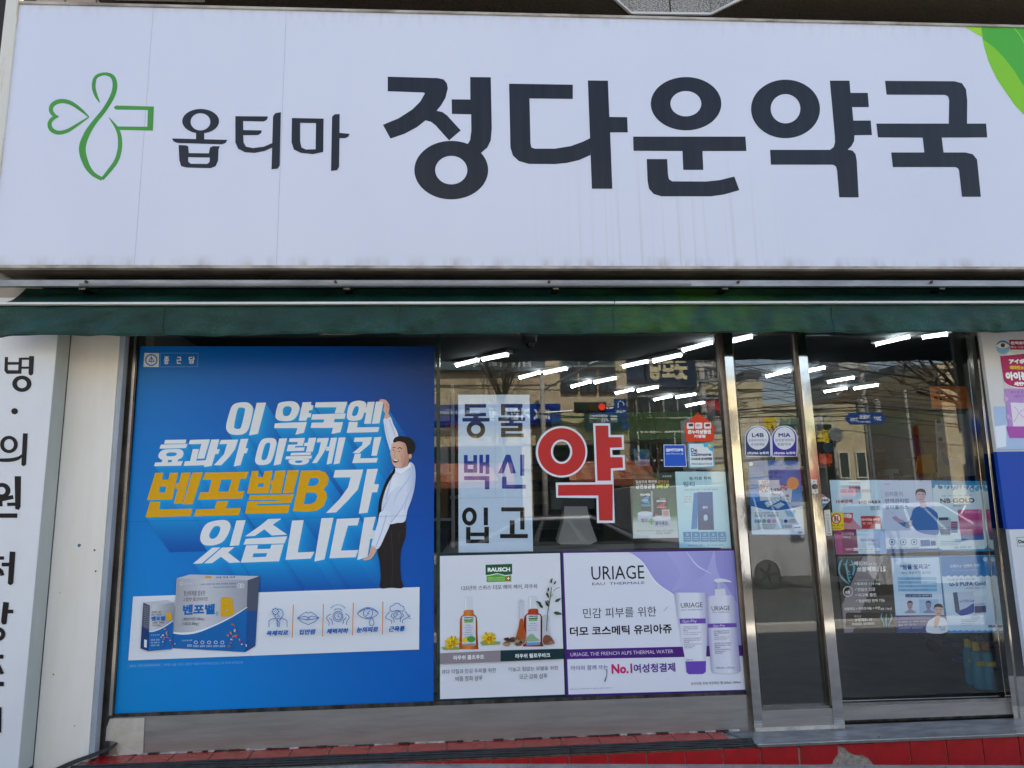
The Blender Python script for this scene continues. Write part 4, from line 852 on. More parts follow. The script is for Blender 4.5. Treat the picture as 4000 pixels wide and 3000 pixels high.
for a in range(-5, 6): x = 697+46*math.sin(a*.19); y = 646-42*math.cos(a*.19); p.line([(x, y), (697+60*math.sin(a*.19), 652-54*math.cos(a*.19))], 4, IB)
ln((636, 736), (640, 715), (624, 690), (632, 672), (650, 662), s=3); ln((662, 730), (658, 700), (640, 688)); ln((756, 730), (752, 712), (770, 686), (760, 668), (744, 660), s=3); ln((730, 726), (734, 700), (752, 684))
ln((824, 660), (855, 630), (892, 618), (930, 630), (958, 655), (930, 680), (892, 692), (855, 684), cl=True, s=2); p.oval(892, 655, 32, 33, IB, (28, 29)); ln((905, 640), (886, 656), (898, 658), (880, 674)); ln((824, 655), (860, 634), (892, 628), (930, 636), (958, 655), s=3); ln((915, 684), (900, 712), (902, 728), (915, 736), (928, 728), (930, 712), cl=True, s=3)
ln((1036, 638), (1036, 615), (1055, 605), (1068, 593), (1090, 592), (1102, 606), (1122, 614), (1124, 638), (1100, 642), (1080, 636), (1056, 644), cl=True, s=3); p.oval(1083, 668, 26, 28, IB, (22, 24)); ln((1092, 640), (1072, 660), (1086, 662), (1068, 680))
ln((1042, 722), (1044, 704), (1010, 690), (1008, 676), (1032, 646), s=2); ln((1062, 715), (1058, 690), (1040, 676), (1050, 656)); ln((1118, 720), (1116, 700), (1150, 684), (1152, 672), (1130, 642), s=2); ln((1100, 712), (1104, 688), (1122, 672), (1112, 652)); ln((1156, 680), (1166, 672)); ln((1158, 688), (1170, 690)); ln((1158, 672), (1160, 662))
p.build('printed_icons', bp)
for t, a, b, c, d in (('육체피로', 233, 765, 375, 802), ('입안염', 447, 758, 552, 795), ('체력저하', 623, 752, 765, 790), ('눈의피로', 818, 742, 957, 782), ('근육통', 1027, 738, 1130, 776)): p.text(t, a, b, c, d, '#1f58a4', bold=.045, shear=.2)
p.build('lettering', bp)
for a, b, c, d in ((408, 600, 401, 815), (603, 595, 597, 808), (797, 587, 791, 800), (988, 580, 985, 793)): p.line([(a, b), (c, d)], 6, '#d98a35')
p.build('orange_rules', bp)
p.f = k3_
p.line([(830, 985), (1053, 978), (1051, 1004), (826, 1011)], 1.6, '#4f96d2', closed=True); p.text('광고심의필 2021-1571-004102', 838, 984, 1040, 1004, '#8cc0e8'); p.text("부작용이 있을 수 있으니 첨부된 '사용상의 주의사항'을 잘 읽고, 의사·약사와 상의하십시오.", 1060, 965, 1580, 1000, '#7db4e0')
p.line([(822, 62), (1200, 55), (1500, 50), (2806, 20)], 1.2, '#0a3f80'); p.build('small_print', bp)

# ================================================================ SHAMPOO POSTER
rp = empty('shampoo_poster', (.7, -.008, .28), 'white shampoo poster with two amber bottles and yellow flowers, dark teal border', 'poster')
r_ = crop(1650, 2100, 1.6385); TEAL = '#12323a'
MB().prism(quad3(r_((108, 98), (890, 88), (922, 1018), (110, 1047)), -.008), (0, .006, 0), PM(TEAL)).build('sheet', rp)
p = Print(-.008, r_)
p.poly([(112, 118), (880, 99), (911, 1004), (113, 1034)], '#dcdee6'); p.build('white_field', rp)
p.poly([(404, 174), (574, 168), (575, 235), (530, 240), (480, 228), (440, 236), (405, 244)], '#1b5a34'); p.poly([(411, 236), (440, 238), (480, 232), (530, 244), (568, 238), (569, 281), (411, 285)], '#5fa52c'); p.line([(405, 244), (440, 240), (480, 231), (530, 243), (575, 237)], 5, '#e6ece6', smooth=3)
p.text('RAUSCH', 418, 189, 561, 220, '#f2f4f2', bold=.06); p.text('HERBAL COSMETICS', 419, 252, 527, 263, '#dff0d8'); p.text('FROM SWITZERLAND', 419, 266, 527, 276, '#dff0d8'); p.poly([(538, 248), (562, 247), (562, 273), (538, 274)], '#c4202a'); p.line([(550, 252), (550, 270)], 5, '#fff'.replace('#fff', '#ffffff')); p.line([(541, 261), (559, 261)], 5, '#ffffff')
p.build('brand_mark', rp); p.text('125년의 스위스 더모 헤어 케어, 라우쉬', 250, 296, 733, 340, '#26262e'); p.build('lettering', rp)
AMB = grad('amber_bottle', [(0, '#7a2c08'), (.2, '#c8641a'), (.5, '#d98434'), (.8, '#b85412'), (1, '#6a2406')], 'x')
RDB = grad('red_bottle', [(0, '#5a1408'), (.25, '#a83418'), (.6, '#b8402a'), (1, '#4a0e06')], 'x')
def shampoo(x, y0, y1, hw, mat, lab):
    H_ = y1-y0; p.poly([(x-26, y0), (x-20, y0-4), (x+20, y0-4), (x+26, y0), (x+29, y0+H_*.26), (x-27, y0+H_*.26)], '#d2d6dc'); p.line([(x-18, y0+4), (x-18, y0+H_*.24)], 6, '#eef0f3')
    p.build('printed_bottle_cap', rp)
    p.curve([(x-26, y0+H_*.26), (x+28, y0+H_*.25), (x+34, y0+H_*.33), (x+hw, y0+H_*.40), (x+hw+4, y0+H_*.7), (x+hw+8, y1-10), (x+hw, y1), (x-hw, y1), (x-hw-6, y1-10), (x-hw-2, y0+H_*.7), (x-hw, y0+H_*.42), (x-32, y0+H_*.33)], 'x', m=mat, n=3)
    p.build('printed_bottle', rp)
    p.poly(rrect(x-hw+14, y0+H_*.37, x+hw-8, y1-22, 10), '#cfd3de'); p.poly([(x-28, y0+H_*.39), (x+30, y0+H_*.385), (x+30, y0+H_*.45), (x-28, y0+H_*.455)], '#1b5a34'); p.text('RAUSCH', x-25, y0+H_*.40, x+27, y0+H_*.435, '#eef4ee', bold=.05); p.poly([(x-26, y0+H_*.46), (x+28, y0+H_*.455), (x+28, y0+H_*.49), (x-26, y0+H_*.495)], '#6fae3c')
    for k, (t, ww) in enumerate(lab): p.text(t, x-ww, y0+H_*(.53+.045*k), x+ww, y0+H_*(.553+.045*k), '#4a4e66')
shampoo(295, 380, 714, 54, AMB, [('Coltsfoot', 18), ('ANTI-DANDRUFF', 28), ('SHAMPOO', 20), ('Huflattich', 22), ('ANTI-SCHUPPEN', 28), ('SHAMPOO', 20)])
p.oval(272, 655, 18, 16, '#e4c21c', n=10); p.oval(312, 650, 28, 22, '#4c9a3a', n=8); p.poly([(255, 680), (338, 676), (338, 690), (255, 694)], '#a08a90'); p.build('printed_label', rp)
shampoo(708, 376, 696, 56, RDB, [('Willow Bark', 22), ('TREATMENT SHAMPOO', 34), ('Weidenrinde', 22), ('SPEZIAL-SHAMPOO', 32)])
p.curve([(668, 640), (700, 615), (730, 640), (750, 660), (670, 665)], '#8fae8a'); p.poly([(665, 672), (752, 668), (754, 684), (666, 690)], '#5f9acb'); p.build('printed_label', rp)
rr = random.Random(8)
def flower(cx, cy, r):
    for k in range(26):
        a = k*2.4; rr_ = r*rr.uniform(.75, 1.05); w_ = .16
        p.poly([(cx, cy), (cx+rr_*.7*math.cos(a-w_), cy+rr_*.7*math.sin(a-w_)*.8), (cx+rr_*math.cos(a), cy+rr_*math.sin(a)*.8), (cx+rr_*.7*math.cos(a+w_), cy+rr_*.7*math.sin(a+w_)*.8)], rr.choice(['#e6c614', '#d8b010', '#f0d838', '#c89a0c'])); p.n -= .6
    p.oval(cx+2, cy+4, r*.28, r*.22, '#a8760c', n=12); p.oval(cx+2, cy+4, r*.14, r*.1, '#d8a018', n=8)
p.poly([(370, 668), (500, 664), (496, 684), (380, 690)], '#8ca05a'); p.poly([(120, 700), (240, 700), (236, 716), (135, 718)], '#8ca05a')
flower(428, 642, 58); p.build('printed_flower', rp); flower(192, 668, 56); flower(175, 690, 36); p.build('printed_flower', rp)
# flask, twig and bark
p.curve([(622, 408), (644, 406), (643, 525), (652, 580), (664, 640), (655, 680), (605, 682), (596, 640), (616, 560), (622, 525)], '#c9ccd2', n=4); p.curve([(624, 525), (643, 522), (652, 580), (662, 640), (652, 678), (606, 680), (598, 640), (616, 570)], '#a8501c', n=4); p.oval(633, 408, 14, 5, '#b8bcc4')
p.curve([(772, 505), (808, 503), (806, 560), (815, 610), (845, 670), (838, 682), (775, 684), (768, 640)], '#b9bfc4', n=4); p.curve([(778, 630), (815, 628), (842, 676), (776, 682)], '#7c5038', n=3)
p.line([(795, 600), (800, 500), (812, 420), (824, 340), (830, 265)], [5, 5, 5, 4, 3], '#4a3a26', smooth=4); p.line([(824, 380), (850, 330), (880, 320)], 3, '#6a5034', smooth=3)
for a, b, an, L in ((795, 350, 70, 40), (805, 440, -115, 42), (850, 410, -30, 44), (840, 480, 10, 56), (760, 425, -150, 38), (770, 450, -130, 44), (820, 290, -70, 34), (842, 300, -60, 28), (808, 320, 100, 30), (800, 400, 60, 24)):
    c, s_ = math.cos(R(an)), math.sin(R(an)); pt = [(0, 0), (L*.35, -L*.2), (L, 0), (L*.35, L*.2)]
    p.curve([(a+c*u-s_*v, b+s_*u+c*v) for u, v in pt], rr.choice(['#2e4a24', '#3c5a2c', '#24401e']), n=3); p.n -= .5
for a, b in ((825, 305), (838, 352), (818, 450), (846, 372)): p.oval(a, b, 8, 12, '#d8dccf', n=10)
for k in range(14):
    cx, cy = 535+rr.random()*105, 640+rr.random()*50; p.poly([(cx+rr.uniform(14, 30)*math.cos(a), cy+rr.uniform(7, 14)*math.sin(a)) for a in (0, 1, 2, 3.1, 4.2, 5.2)], rr.choice(['#4a3224', '#6e4e38', '#8c6a50', '#3a261c', '#a08468'])); p.n -= .5
for k in range(5):
    cx, cy = 780+rr.random()*60, 660+rr.random()*25; p.poly([(cx+rr.uniform(10, 20)*math.cos(a), cy+rr.uniform(5, 9)*math.sin(a)) for a in (0, 1, 2, 3.1, 4.2, 5.2)], rr.choice(['#8a5a3e', '#a8745a']))
p.build('printed_flask_and_twig', rp)
p.poly([(112, 741), (500, 722), (500, 793), (113, 809)], '#8f848a'); p.poly([(500, 722), (905, 711), (907, 776), (500, 793)], TEAL); p.build('caption_bands', rp)
for t, a, b, c, d, h, bo in (('라우쉬 콜츠푸트', 198, 748, 395, 784, '#eceaf0', .03), ('라우쉬 윌로우바크', 595, 737, 817, 773, '#e8eef0', .03), ('과다 각질과 민감 두피를 위한', 123, 834, 471, 874, '#26262e', 0), ('비듬 정화 샴푸', 212, 882, 385, 920, '#26262e', 0), ('가늘고 힘없는 모발을 위한', 549, 819, 868, 857, '#26262e', 0), ('모근 강화 샴푸', 621, 869, 799, 907, '#26262e', 0)): p.text(t, a, b, c, d, h, bold=bo)
p.build('lettering', rp)

# ================================================================ PURPLE COSMETICS POSTER
up_ = empty('cleanser_poster', (1.0, -.006, .28), 'white and lilac poster with a purple border, a tube and a pump bottle', 'poster')
PU = '#4b2078'
MB().prism(quad3(r_((890, 90), (2058, 72), (2083, 985), (922, 1018)), -.0065), (0, .005, 0), PM(PU)).build('sheet', up_)
p = Print(-.0065, r_)
p.poly([(902, 99), (1998, 84), (2070, 973), (935, 1004)], '#dddfea')
LIL = grad('lilac_silk', [(0, '#d8daea'), (.3, '#b9b9e2'), (.6, '#9c9bd6'), (1, '#b0b0de')], 'xz'); LIL2 = grad('lilac_silk2', [(0, '#8f8dce'), (.5, '#b4b3e2'), (1, '#8d8acb')], 'x')
p.poly(smooth_pts([(1320, 94), (1400, 150), (1490, 280), (1610, 365), (1640, 420)], False, 6)+[(1780, 700), (2045, 690), (1998, 85)], 'x', m=LIL)
p.poly(smooth_pts([(1560, 92), (1650, 230), (1600, 340), (1700, 300), (1800, 240), (1850, 130), (1860, 88)], False, 5), 'x', m=LIL2)
p.poly(smooth_pts([(1870, 87), (1890, 220), (1960, 330), (2012, 420)], False, 5)+[(1999, 86)], 'x', m=LIL2); p.line([(1690, 90), (1760, 180), (1850, 230)], [3, 9, 3], '#cfcfee', smooth=5); p.line([(1330, 96), (1410, 160), (1495, 285), (1615, 370)], [2, 5, 6, 3], '#f0f0f8', smooth=5)
p.build('lilac_swirl', up_)
BKT = '#201c26'
p.text('URIAGE', 1083, 176, 1417, 272, BKT); p.text('EAU  THERMALE', 1087, 280, 1420, 305, '#3a3642'); p.build('brand_mark', up_)
p.text('민감 피부를 위한', 1030, 440, 1495, 518, '#26222c'); p.text('더모 코스메틱 유리아쥬', 945, 552, 1595, 632, '#1c1822', bold=.028); p.build('lettering', up_)
p.poly([(914, 716), (2060, 688), (2062, 757), (919, 778)], PU); p.text('URIAGE, THE FRENCH ALPS THERMAL WATER', 948, 716, 1605, 764, '#d8cfe6'); p.build('purple_band', up_)
p.text('아이와 함께 쓰는', 950, 812, 1187, 852, '#5a2c8a'); p.text('No.1', 1212, 806, 1342, 872, '#c4206c', bold=.04); p.text('여성청결제', 1353, 800, 1617, 867, '#54268a', bold=.022); p.text('유리아쥬 진피 리프레싱 젤 200ml / 500ml', 1720, 915, 2035, 945, '#2a2632'); p.text('*소비자 선호도 부문 여성청결제 1위, 슈어 14th 뷰티 어워드, 2015년 2월', 944, 958, 1213, 974, '#6a6674'); p.build('lettering', up_)
TUB = grad('white_tube', [(0, '#a9a8c4'), (.18, '#dcdce8'), (.7, '#e2e2ec'), (1, '#a5a3c4')], 'x')
p.poly([(1612, 352), (1820, 352), (1826, 520), (1815, 790), (1684, 792), (1640, 560)], 'x', m=TUB); p.build('printed_tube', up_)
p.poly([(1644, 519), (1812, 517), (1814, 549), (1648, 551)], '#6d4ba8'); p.poly([(1684, 792), (1815, 790), (1814, 860), (1795, 873), (1706, 874), (1690, 862)], '#6a48b0')
p.text('URIAGE', 1655, 414, 1793, 450, BKT); p.text('EAU THERMALE', 1657, 457, 1793, 468, '#3a3642'); p.text('Gyn-Phy', 1665, 524, 1755, 550, '#e6e0f2')
for k, (t, w_) in enumerate((('HYGIENE INTIME', 95), ('GEL FRAICHEUR', 95), ('Nettoie', 28), ("Preserve l'equilibre intime", 112), ('Confort au quotidien', 90), ('', 0), ('INTIMATE HYGIENE', 110), ('REFRESHING GEL', 105), ('Cleanses', 36), ('Preserves natural balance', 112), ('of intimate area', 68), ('Daily comfort', 55))):
    if t: p.text(t, 1668+k*.8, 566+k*12.2, 1668+k*.8+w_, 576+k*12.2, '#4a3a78' if k in (0, 1, 6, 7) else '#3a3642')
p.text('200 ml e', 1690, 776, 1732, 787, '#4a4656'); p.build('tube_print', up_)
PB = grad('white_pump_bottle', [(0, '#9a98bc'), (.15, '#d0d0e0'), (.65, '#dedeea'), (1, '#9896bc')], 'x')
p.curve([(1828, 380), (1870, 370), (1940, 368), (1985, 372), (1998, 400), (2010, 540), (2034, 820), (2034, 856), (2000, 868), (1880, 868), (1850, 856), (1846, 800), (1828, 600), (1822, 420)], 'x', m=PB, n=4)
p.poly([(1870, 330), (1938, 326), (1943, 372), (1872, 375)], '#d6d6e2'); p.poly([(1884, 285), (1908, 284), (1912, 330), (1886, 331)], '#b6b6cc'); p.curve([(1868, 268), (1895, 262), (1940, 266), (1976, 280), (1974, 286), (1930, 284), (1888, 288), (1868, 280)], '#dcdce8', n=4)
p.poly([(1826, 551), (2010, 547), (2012, 573), (1828, 577)], '#6d4ba8'); p.text('URIAGE', 1852, 436, 1967, 468, BKT); p.text('EAU THERMALE', 1856, 473, 1968, 482, '#3a3642'); p.text('Gyn-Phy', 1862, 555, 1936, 577, '#e6e0f2')
for k, (t, w_) in enumerate((('HYGIENE INTIME', 98), ('GEL FRAICHEUR', 98), ('Nettoie', 26), ("Preserve l'equilibre intime", 100), ('Confort au quotidien', 84), ('', 0), ('INTIMATE HYGIENE', 108), ('REFRESHING GEL', 104), ('Cleanses', 36), ('Preserves natural balance', 100), ('of intimate area', 64), ('Daily comfort', 50))):
    if t: p.text(t, 1864+k*.8, 592+k*13, 1864+k*.8+w_, 603+k*13, '#4a3a78' if k in (0, 1, 6, 7) else '#3a3642')
p.text('500 ml e   17 fl. oz.', 1882, 824, 1998, 840, '#4a4656'); p.build('printed_pump_bottle', up_)
p.line([(1180, 845), (1180, 880), (1168, 920)], [6, 4, 8], '#4a4a50', smooth=3); p.line([(1545, 470), (1560, 455), (1572, 440)], 2, '#5a5a60'); p.build('scratch_mark', up_)

# ================================================================ RED LETTER AND WINDOW STICKERS
w_ = crop(1650, 1280, 1.7696)
ry = empty('red_pharmacy_letter', (1.0, -.006, 1.1), 'large red Hangul syllable with a white outline stuck on the window', 'window lettering')
RDM = surf('red_vinyl', '#b8151a', '#c21a1e', rough=.35, scale=3); 
p = Print(-.004, w_, step=.0003)
p.oval(962, 858, 178, 178, '#dcdfe8', (962, 857, 59, 70), n=64); p.poly([(1180, 661), (1298, 661), (1300, 741), (1392, 741), (1395, 843), (1312, 845), (1315, 880), (1398, 880), (1403, 984), (1318, 988), (1330, 1350), (1207, 1350), (1203, 1178), (925, 1175), (922, 1070), (1196, 1069)], '#dcdfe8'); p.build('white_outline', ry)
p.oval(963, 858, 164, 164, 'x', (962, 857, 74, 84), n=64, m=RDM); p.poly([(1195, 677), (1285, 677), (1287, 757), (1377, 757), (1380, 827), (1297, 830), (1300, 895), (1383, 895), (1387, 968), (1303, 972), (1303, 1057), (1210, 1058)], 'x', m=RDM)
p.poly([(938, 1087), (1316, 1083), (1315, 1333), (1222, 1333), (1216, 1160), (938, 1161)], 'x', m=RDM); p.build('red_face', ry)
def sheet_thing(name, label, pts, f, Y, h, cat='poster', m=None, th=.0015):
    o_ = quad3(f(*pts), Y); c = Vector((sum(v.x for v in o_)/len(o_), Y, min(v.z for v in o_)))
    e = empty(name, c, label, cat); MB().prism(o_, (0, th, 0), m or PM(h)).build('sheet', e); return e
IN = .014       # sheets taped to the inside of the pane
vp = sheet_thing('vaccine_notice', 'tall white notice of six black and blue Hangul syllables behind the window', [(247, 463), (740, 463), (765, 1545), (250, 1558)], w_, IN, '#ccdcf2')
p = Print(IN, w_, step=.00005)
BK_, BL_ = '#17181c', '#1a3fa0'
def rc(h, *r):
    for x0, y0, x1, y1 in r: p.poly([(x0, y0), (x1, y0), (x1, y1), (x0, y1)], h)
    p.n -= len(r)-1
rc(BK_, (293, 527, 440, 553), (293, 553.5, 327, 588), (293, 588.5, 440, 613), (352, 613.5, 388, 623), (277, 623.5, 464, 649)); p.oval(370, 703, 64, 62, BK_, (33, 31)); p.build('lettering', vp)
p.poly([(543, 527), (692, 527), (692, 606), (543, 606)], BK_, [[(574, 553), (660, 553), (660, 581), (574, 581)]]); rc(BK_, (525, 620, 710, 645), (600, 645.5, 632, 657), (543, 657.5, 692, 680), (661, 680.5, 692, 692), (543, 692.5, 692, 716), (543, 716.5, 574, 731), (543, 731.5, 700, 757)); p.build('lettering', vp)
rc(BL_, (287, 880, 313, 1002), (352, 880, 378, 1002), (313.5, 922, 351.5, 948), (313.5, 977, 351.5, 1002), (394, 878, 419, 1006), (419.5, 930, 437, 955), (437.5, 877, 463, 1012), (288, 1026, 463, 1053), (432, 1053.5, 463, 1117)); p.build('lettering', vp)
p.poly([(577, 878), (608, 878), (647, 1006), (611, 1008), (590, 925), (560, 1008), (524, 1007)], BL_); rc(BL_, (676, 877, 704, 1024), (551, 1030, 582, 1085), (551, 1085.5, 714, 1113)); p.build('lettering', vp)
p.oval(325, 1305, 51, 63, BK_, (23, 34)); rc(BK_, (424, 1243, 453, 1366), (302, 1378, 332, 1490), (428, 1376, 460, 1490), (332.5, 1416, 427.5, 1441), (332.5, 1464, 427.5, 1490)); p.build('lettering', vp)
rc(BK_, (545, 1242, 706, 1270), (676, 1270.5, 706, 1396), (604, 1332, 638, 1426), (537, 1426.5, 729, 1455)); p.build('lettering', vp)
p.line([(250, 1178), (757, 1172)], 1.5, '#93a6c4'); p.line([(500, 465), (505, 1172)], 1.5, '#a8b8d2'); p.build('fold_line', vp)
os_ = sheet_thing('gift_voucher_sticker', 'orange house-shaped sticker with three white icons high on the window', [(1815, 672), (1903, 588), (1998, 655), (2018, 690), (2015, 775), (2005, 786), (1832, 790), (1820, 778)], w_, -.003, '#d2401c', 'sticker')
p = Print(-.003, w_)
for k, (a, b) in enumerate(((1828, 657), (1885, 656), (1946, 656))):
    p.poly(rrect(a, b, a+50, b+42, 7), '#e8e4e2')
p.poly([(1840, 664), (1872, 662), (1872, 682), (1842, 682)], '#2a4a5a'); p.oval(1899, 677, 8, 7, '#3a2a22', (5, 4)); p.line([(1907, 682), (1907, 672), (1918, 672), (1918, 682)], 3, '#3a2a22'); p.poly([(1956, 666), (1988, 664), (1988, 682), (1958, 684)], '#8a3a24'); p.oval(1906, 600, 4, 4, '#6a2a18')
p.text('온누리상품권', 1835, 704, 1993, 736, '#f4efec', bold=.05); p.text('가맹점', 1878, 739, 1955, 763, '#f4efec', bold=.05); p.build('print', os_)
s1 = sheet_thing('safe_pharmacy_sticker', 'blue square sticker with white lettering left of the rounded one', [(1667, 808), (1815, 808), (1828, 961), (1671, 961)], w_, -.003, '#dfe6f2', 'sticker')
p = Print(-.003, w_); p.poly([(1671, 812), (1812, 812), (1824, 957), (1675, 957)], '#1f57c2'); p.text('SIMTOMI', 1685, 834, 1801, 857, '#eef2fa', bold=.06); p.text('Safe Pharmacy', 1687, 864, 1786, 880, '#dfe8f8'); p.line([(1792, 866), (1802, 866), (1792, 876), (1802, 876)], 3, '#dfe8f8'); p.build('print', s1)
s2 = sheet_thing('probiotics_sticker', 'pale rounded sticker with a teal border low on the right of the window', [(1835, 806), (1842, 798), (1998, 795), (2008, 803), (2022, 955), (2014, 966), (1852, 971), (1843, 962)], w_, -.003, '#dfe6e8', 'sticker')
p = Print(-.003, w_); p.line([(1840, 806), (1846, 801), (1996, 799), (2004, 806), (2017, 953), (2010, 962), (1854, 966), (1848, 960)], 6, '#2f9cc0', closed=True); p.curve([(1945, 803), (2000, 803), (2006, 850), (1985, 845), (1970, 825), (1950, 825)], '#4fb0d6'); p.oval(1985, 815, 12, 12, '#d8cf5a')
p.text('De', 1857, 833, 1898, 860, '#1d2a5a', bold=.03); p.text('Simone', 1885, 862, 1996, 888, '#1d2a5a', bold=.03)
for dx in (0, 14):
    for dy in (0, 14): p.oval(1864+dx, 868+dy, 6, 6, '#2f86b8', n=10)
p.text('드시모네 공식판매점', 1861, 896, 2001, 918, '#1f2440', bold=.03); p.text('PROBIOTICS', 1862, 933, 2003, 950, '#7fa6b8', bold=.03); p.build('print', s2)
# ---- nicotine gum poster
n1_ = sheet_thing('stop_smoking_poster', 'dark green poster of two nicotine gum packs behind the window', [(1455, 1005), (1740, 1000), (1770, 1452), (1457, 1456)], w_, IN, '#0f3b24', m=grad('green_poster', [(0, '#cdd6da'), (.24, '#b5c4c0'), (.34, '#1f6a34'), (.6, '#174a28'), (1, '#0d2a1a')], 'z'))
p = Print(IN, w_, step=.00005)
p.text('니코레트', 1658, 1020, 1722, 1034, '#dfe6e2'); p.text('임상으로 확인된', 1474, 1052, 1620, 1078, '#dfe6e2', bold=.03); p.text('금연효과', 1626, 1052, 1704, 1078, '#c9905a', bold=.03); p.text('금연성공률', 1475, 1080, 1608, 1114, '#e8ecea', bold=.03); p.text('2배', 1617, 1082, 1660, 1112, '#d6e01c', bold=.04); p.text('UP', 1668, 1080, 1706, 1110, '#d6e01c', bold=.05, shear=.2); p.build('lettering', n1_)
p.poly([(1505, 1135), (1578, 1127), (1592, 1130), (1597, 1278), (1580, 1282), (1512, 1262)], '#0f2018'); p.poly([(1578, 1127), (1592, 1130), (1597, 1278), (1582, 1282)], '#9aa4a8'); p.text('nicorette', 1507, 1142, 1574, 1162, '#eef2f0', bold=.03); p.curve([(1568, 1160), (1520, 1185), (1515, 1200), (1570, 1215), (1560, 1190)], '#2f9ad0'); p.text('gum', 1530, 1188, 1556, 1200, '#e0f0f6'); p.poly([(1512, 1222), (1576, 1222), (1577, 1236), (1513, 1236)], '#1f9ac0'); p.build('printed_pack', n1_, label='black pack with a blue flash')
p.poly([(1601, 1174), (1693, 1172), (1697, 1312), (1597, 1308)], '#0f2018'); p.text('니코레트', 1640, 1177, 1680, 1188, '#e6eae8'); p.text('nicorette', 1620, 1188, 1682, 1206, '#eef2f0', bold=.03); p.curve([(1680, 1206), (1635, 1228), (1628, 1240), (1682, 1255), (1672, 1232)], '#c62a22'); p.text('invisipatch', 1620, 1236, 1688, 1248, '#f0e4e0'); p.poly([(1608, 1290), (1630, 1290), (1630, 1308), (1608, 1308)], '#c6482a'); p.build('printed_pack', n1_, label='black pack with a red flash')
for cx, cy, rx in ((1540, 1285, 52), (1655, 1315, 62)):
    p.poly([(cx-rx, cy), (cx+rx, cy), (cx+rx, cy+45), (cx-rx, cy+45)], '#b9c3dc'); p.oval(cx, cy+45, rx, 16, '#aab4d0'); p.oval(cx, cy, rx, 16, '#d3dae8')
p.poly([(1655, 1258), (1706, 1256), (1712, 1308), (1658, 1310)], '#cfc4c2'); p.poly([(1663, 1266), (1700, 1264), (1704, 1300), (1665, 1302)], '#b98a84'); p.line([(1583, 1320), (1583, 1360)], 12, '#3f9a2c'); p.line([(1562, 1340), (1604, 1340)], 12, '#3f9a2c')
p.text('씹고', 1513, 1318, 1556, 1344, '#4a4c58', bold=.03); p.text('붙이세요!', 1610, 1335, 1698, 1366, '#3a3c4c', bold=.03); p.text('니코레트는 7가지 금단증상을', 1612, 1398, 1736, 1410, '#33343c'); p.text('효과적으로 조절합니다', 1616, 1414, 1718, 1427, '#33343c'); p.text('흡연자가 혼자만으로 참기 금연의 실패!', 1480, 1398, 1600, 1408, '#8a3a3a'); p.build('printed_plinths', n1_)
# ---- pale blue drink poster
r1 = sheet_thing('rehydration_poster', 'pale aqua poster of a dark blue drink sachet, low in the window', [(1747, 995), (2095, 995), (2135, 1520), (1777, 1523)], w_, IN, '#b4dcea', m=grad('aqua_poster', [(0, '#9ccfe6'), (.4, '#b9e0ec'), (1, '#c6e4ec')], 'z'))
p = Print(IN, w_, step=.00005)
p.text('링-티로 회복', 1846, 1028, 1995, 1054, '#2a4a68', bold=.02); p.text('링티', 1805, 1062, 1880, 1102, '#5a86a4', bold=.03); p.text('군의관이 연구개발한 링티! 더 강력한 하루를 경험해보세요', 1812, 1112, 2042, 1126, '#3a5a74')
p.poly([(1876, 1142), (1905, 1140), (1900, 1390), (1858, 1392)], '#1f7fc4'); p.poly([(1900, 1136), (2006, 1136), (2016, 1398), (1906, 1398)], 'x', m=grad('sachet', [(0, '#0f2f6a'), (.6, '#12509a'), (1, '#1560a8')], 'z')); p.text('링티', 1938, 1232, 1970, 1252, '#cfe2f0', bold=.04); p.poly([(1944, 1300), (1957, 1288), (1972, 1300), (1972, 1325), (1957, 1338), (1944, 1325)], '#b6cede'); p.build('printed_sachet', r1)
p.oval(1832, 1190, 38, 44, '#cfe4ec'); 
for k, t in enumerate(('물 가볍게 뜯어도', '마시면 된다!', '탄산음료 NO')): p.text(t, 1806, 1162+k*18, 1860, 1174+k*18, '#4a6a80')
for k in range(5): p.poly([(1802+k*60, 1412), (1857+k*60, 1411), (1861+k*60, 1478), (1806+k*60, 1480)], '#1a7fb8'); p.oval(1831+k*60, 1430, 8, 8, '#b8e0ee', (5, 5)); p.line([(1812+k*60, 1452), (1852+k*60, 1451)], 3, '#b8e0ee'); p.line([(1816+k*60, 1466), (1850+k*60, 1465)], 3, '#b8e0ee')
p.text('물 500 ml 와 간편하게 섭취하세요!', 1835, 1497, 1938, 1510, '#2f5670'); p.text('간편한 섭취 방법을 확인하세요', 1968, 1497, 2080, 1509, '#2f8ab0'); p.build('print', r1)

# ---- door stickers and plates
d_ = crop(2750, 1280, 1.7696)
def dome(name, label, x0, x1, cx, col, t1, t2, t3, h1):
    pts = [(x0+4, 888), (x0, 880)]+[(cx+91*math.cos(a), 768+91*math.sin(a)) for a in [R(180+180*i/20) for i in range(21)]]+[(x1, 880), (x1-4, 890), (x0+10, 894)]
    o = sheet_thing(name, label, pts, d_, -.004, '#d8dae6', 'sticker'); p = Print(-.004, d_)
    p.poly([(x0+8, 884), (x0+6, 790)]+[(cx+84*math.cos(a), 768+84*math.sin(a)) for a in [R(182+176*i/20) for i in range(21)]]+[(x1-6, 884), (x1-10, 888)], col); p.oval(cx, 765, 74, 78, '#d8dae4')
    p.text(t1, cx-40, 728, cx+40, 757, h1, bold=.05); p.text(t2, cx-64, 768, cx+60, 788, '#3a3c5c'); p.text(t3, cx-48, 796, cx+44, 818, '#3a3c5c'); p.text('(주)MIA 뉴트라', cx-72, 856, cx+76, 880, '#e2e4ee', bold=.04); p.build('print', o)
dome('probiotics_dome_sticker', 'grey-blue dome-topped sticker reading L4B on the narrow pane', 283, 465, 372, '#2c3c6c', 'L4B', '프로바이오틱스', '공식판매점', '#3a4a6a')
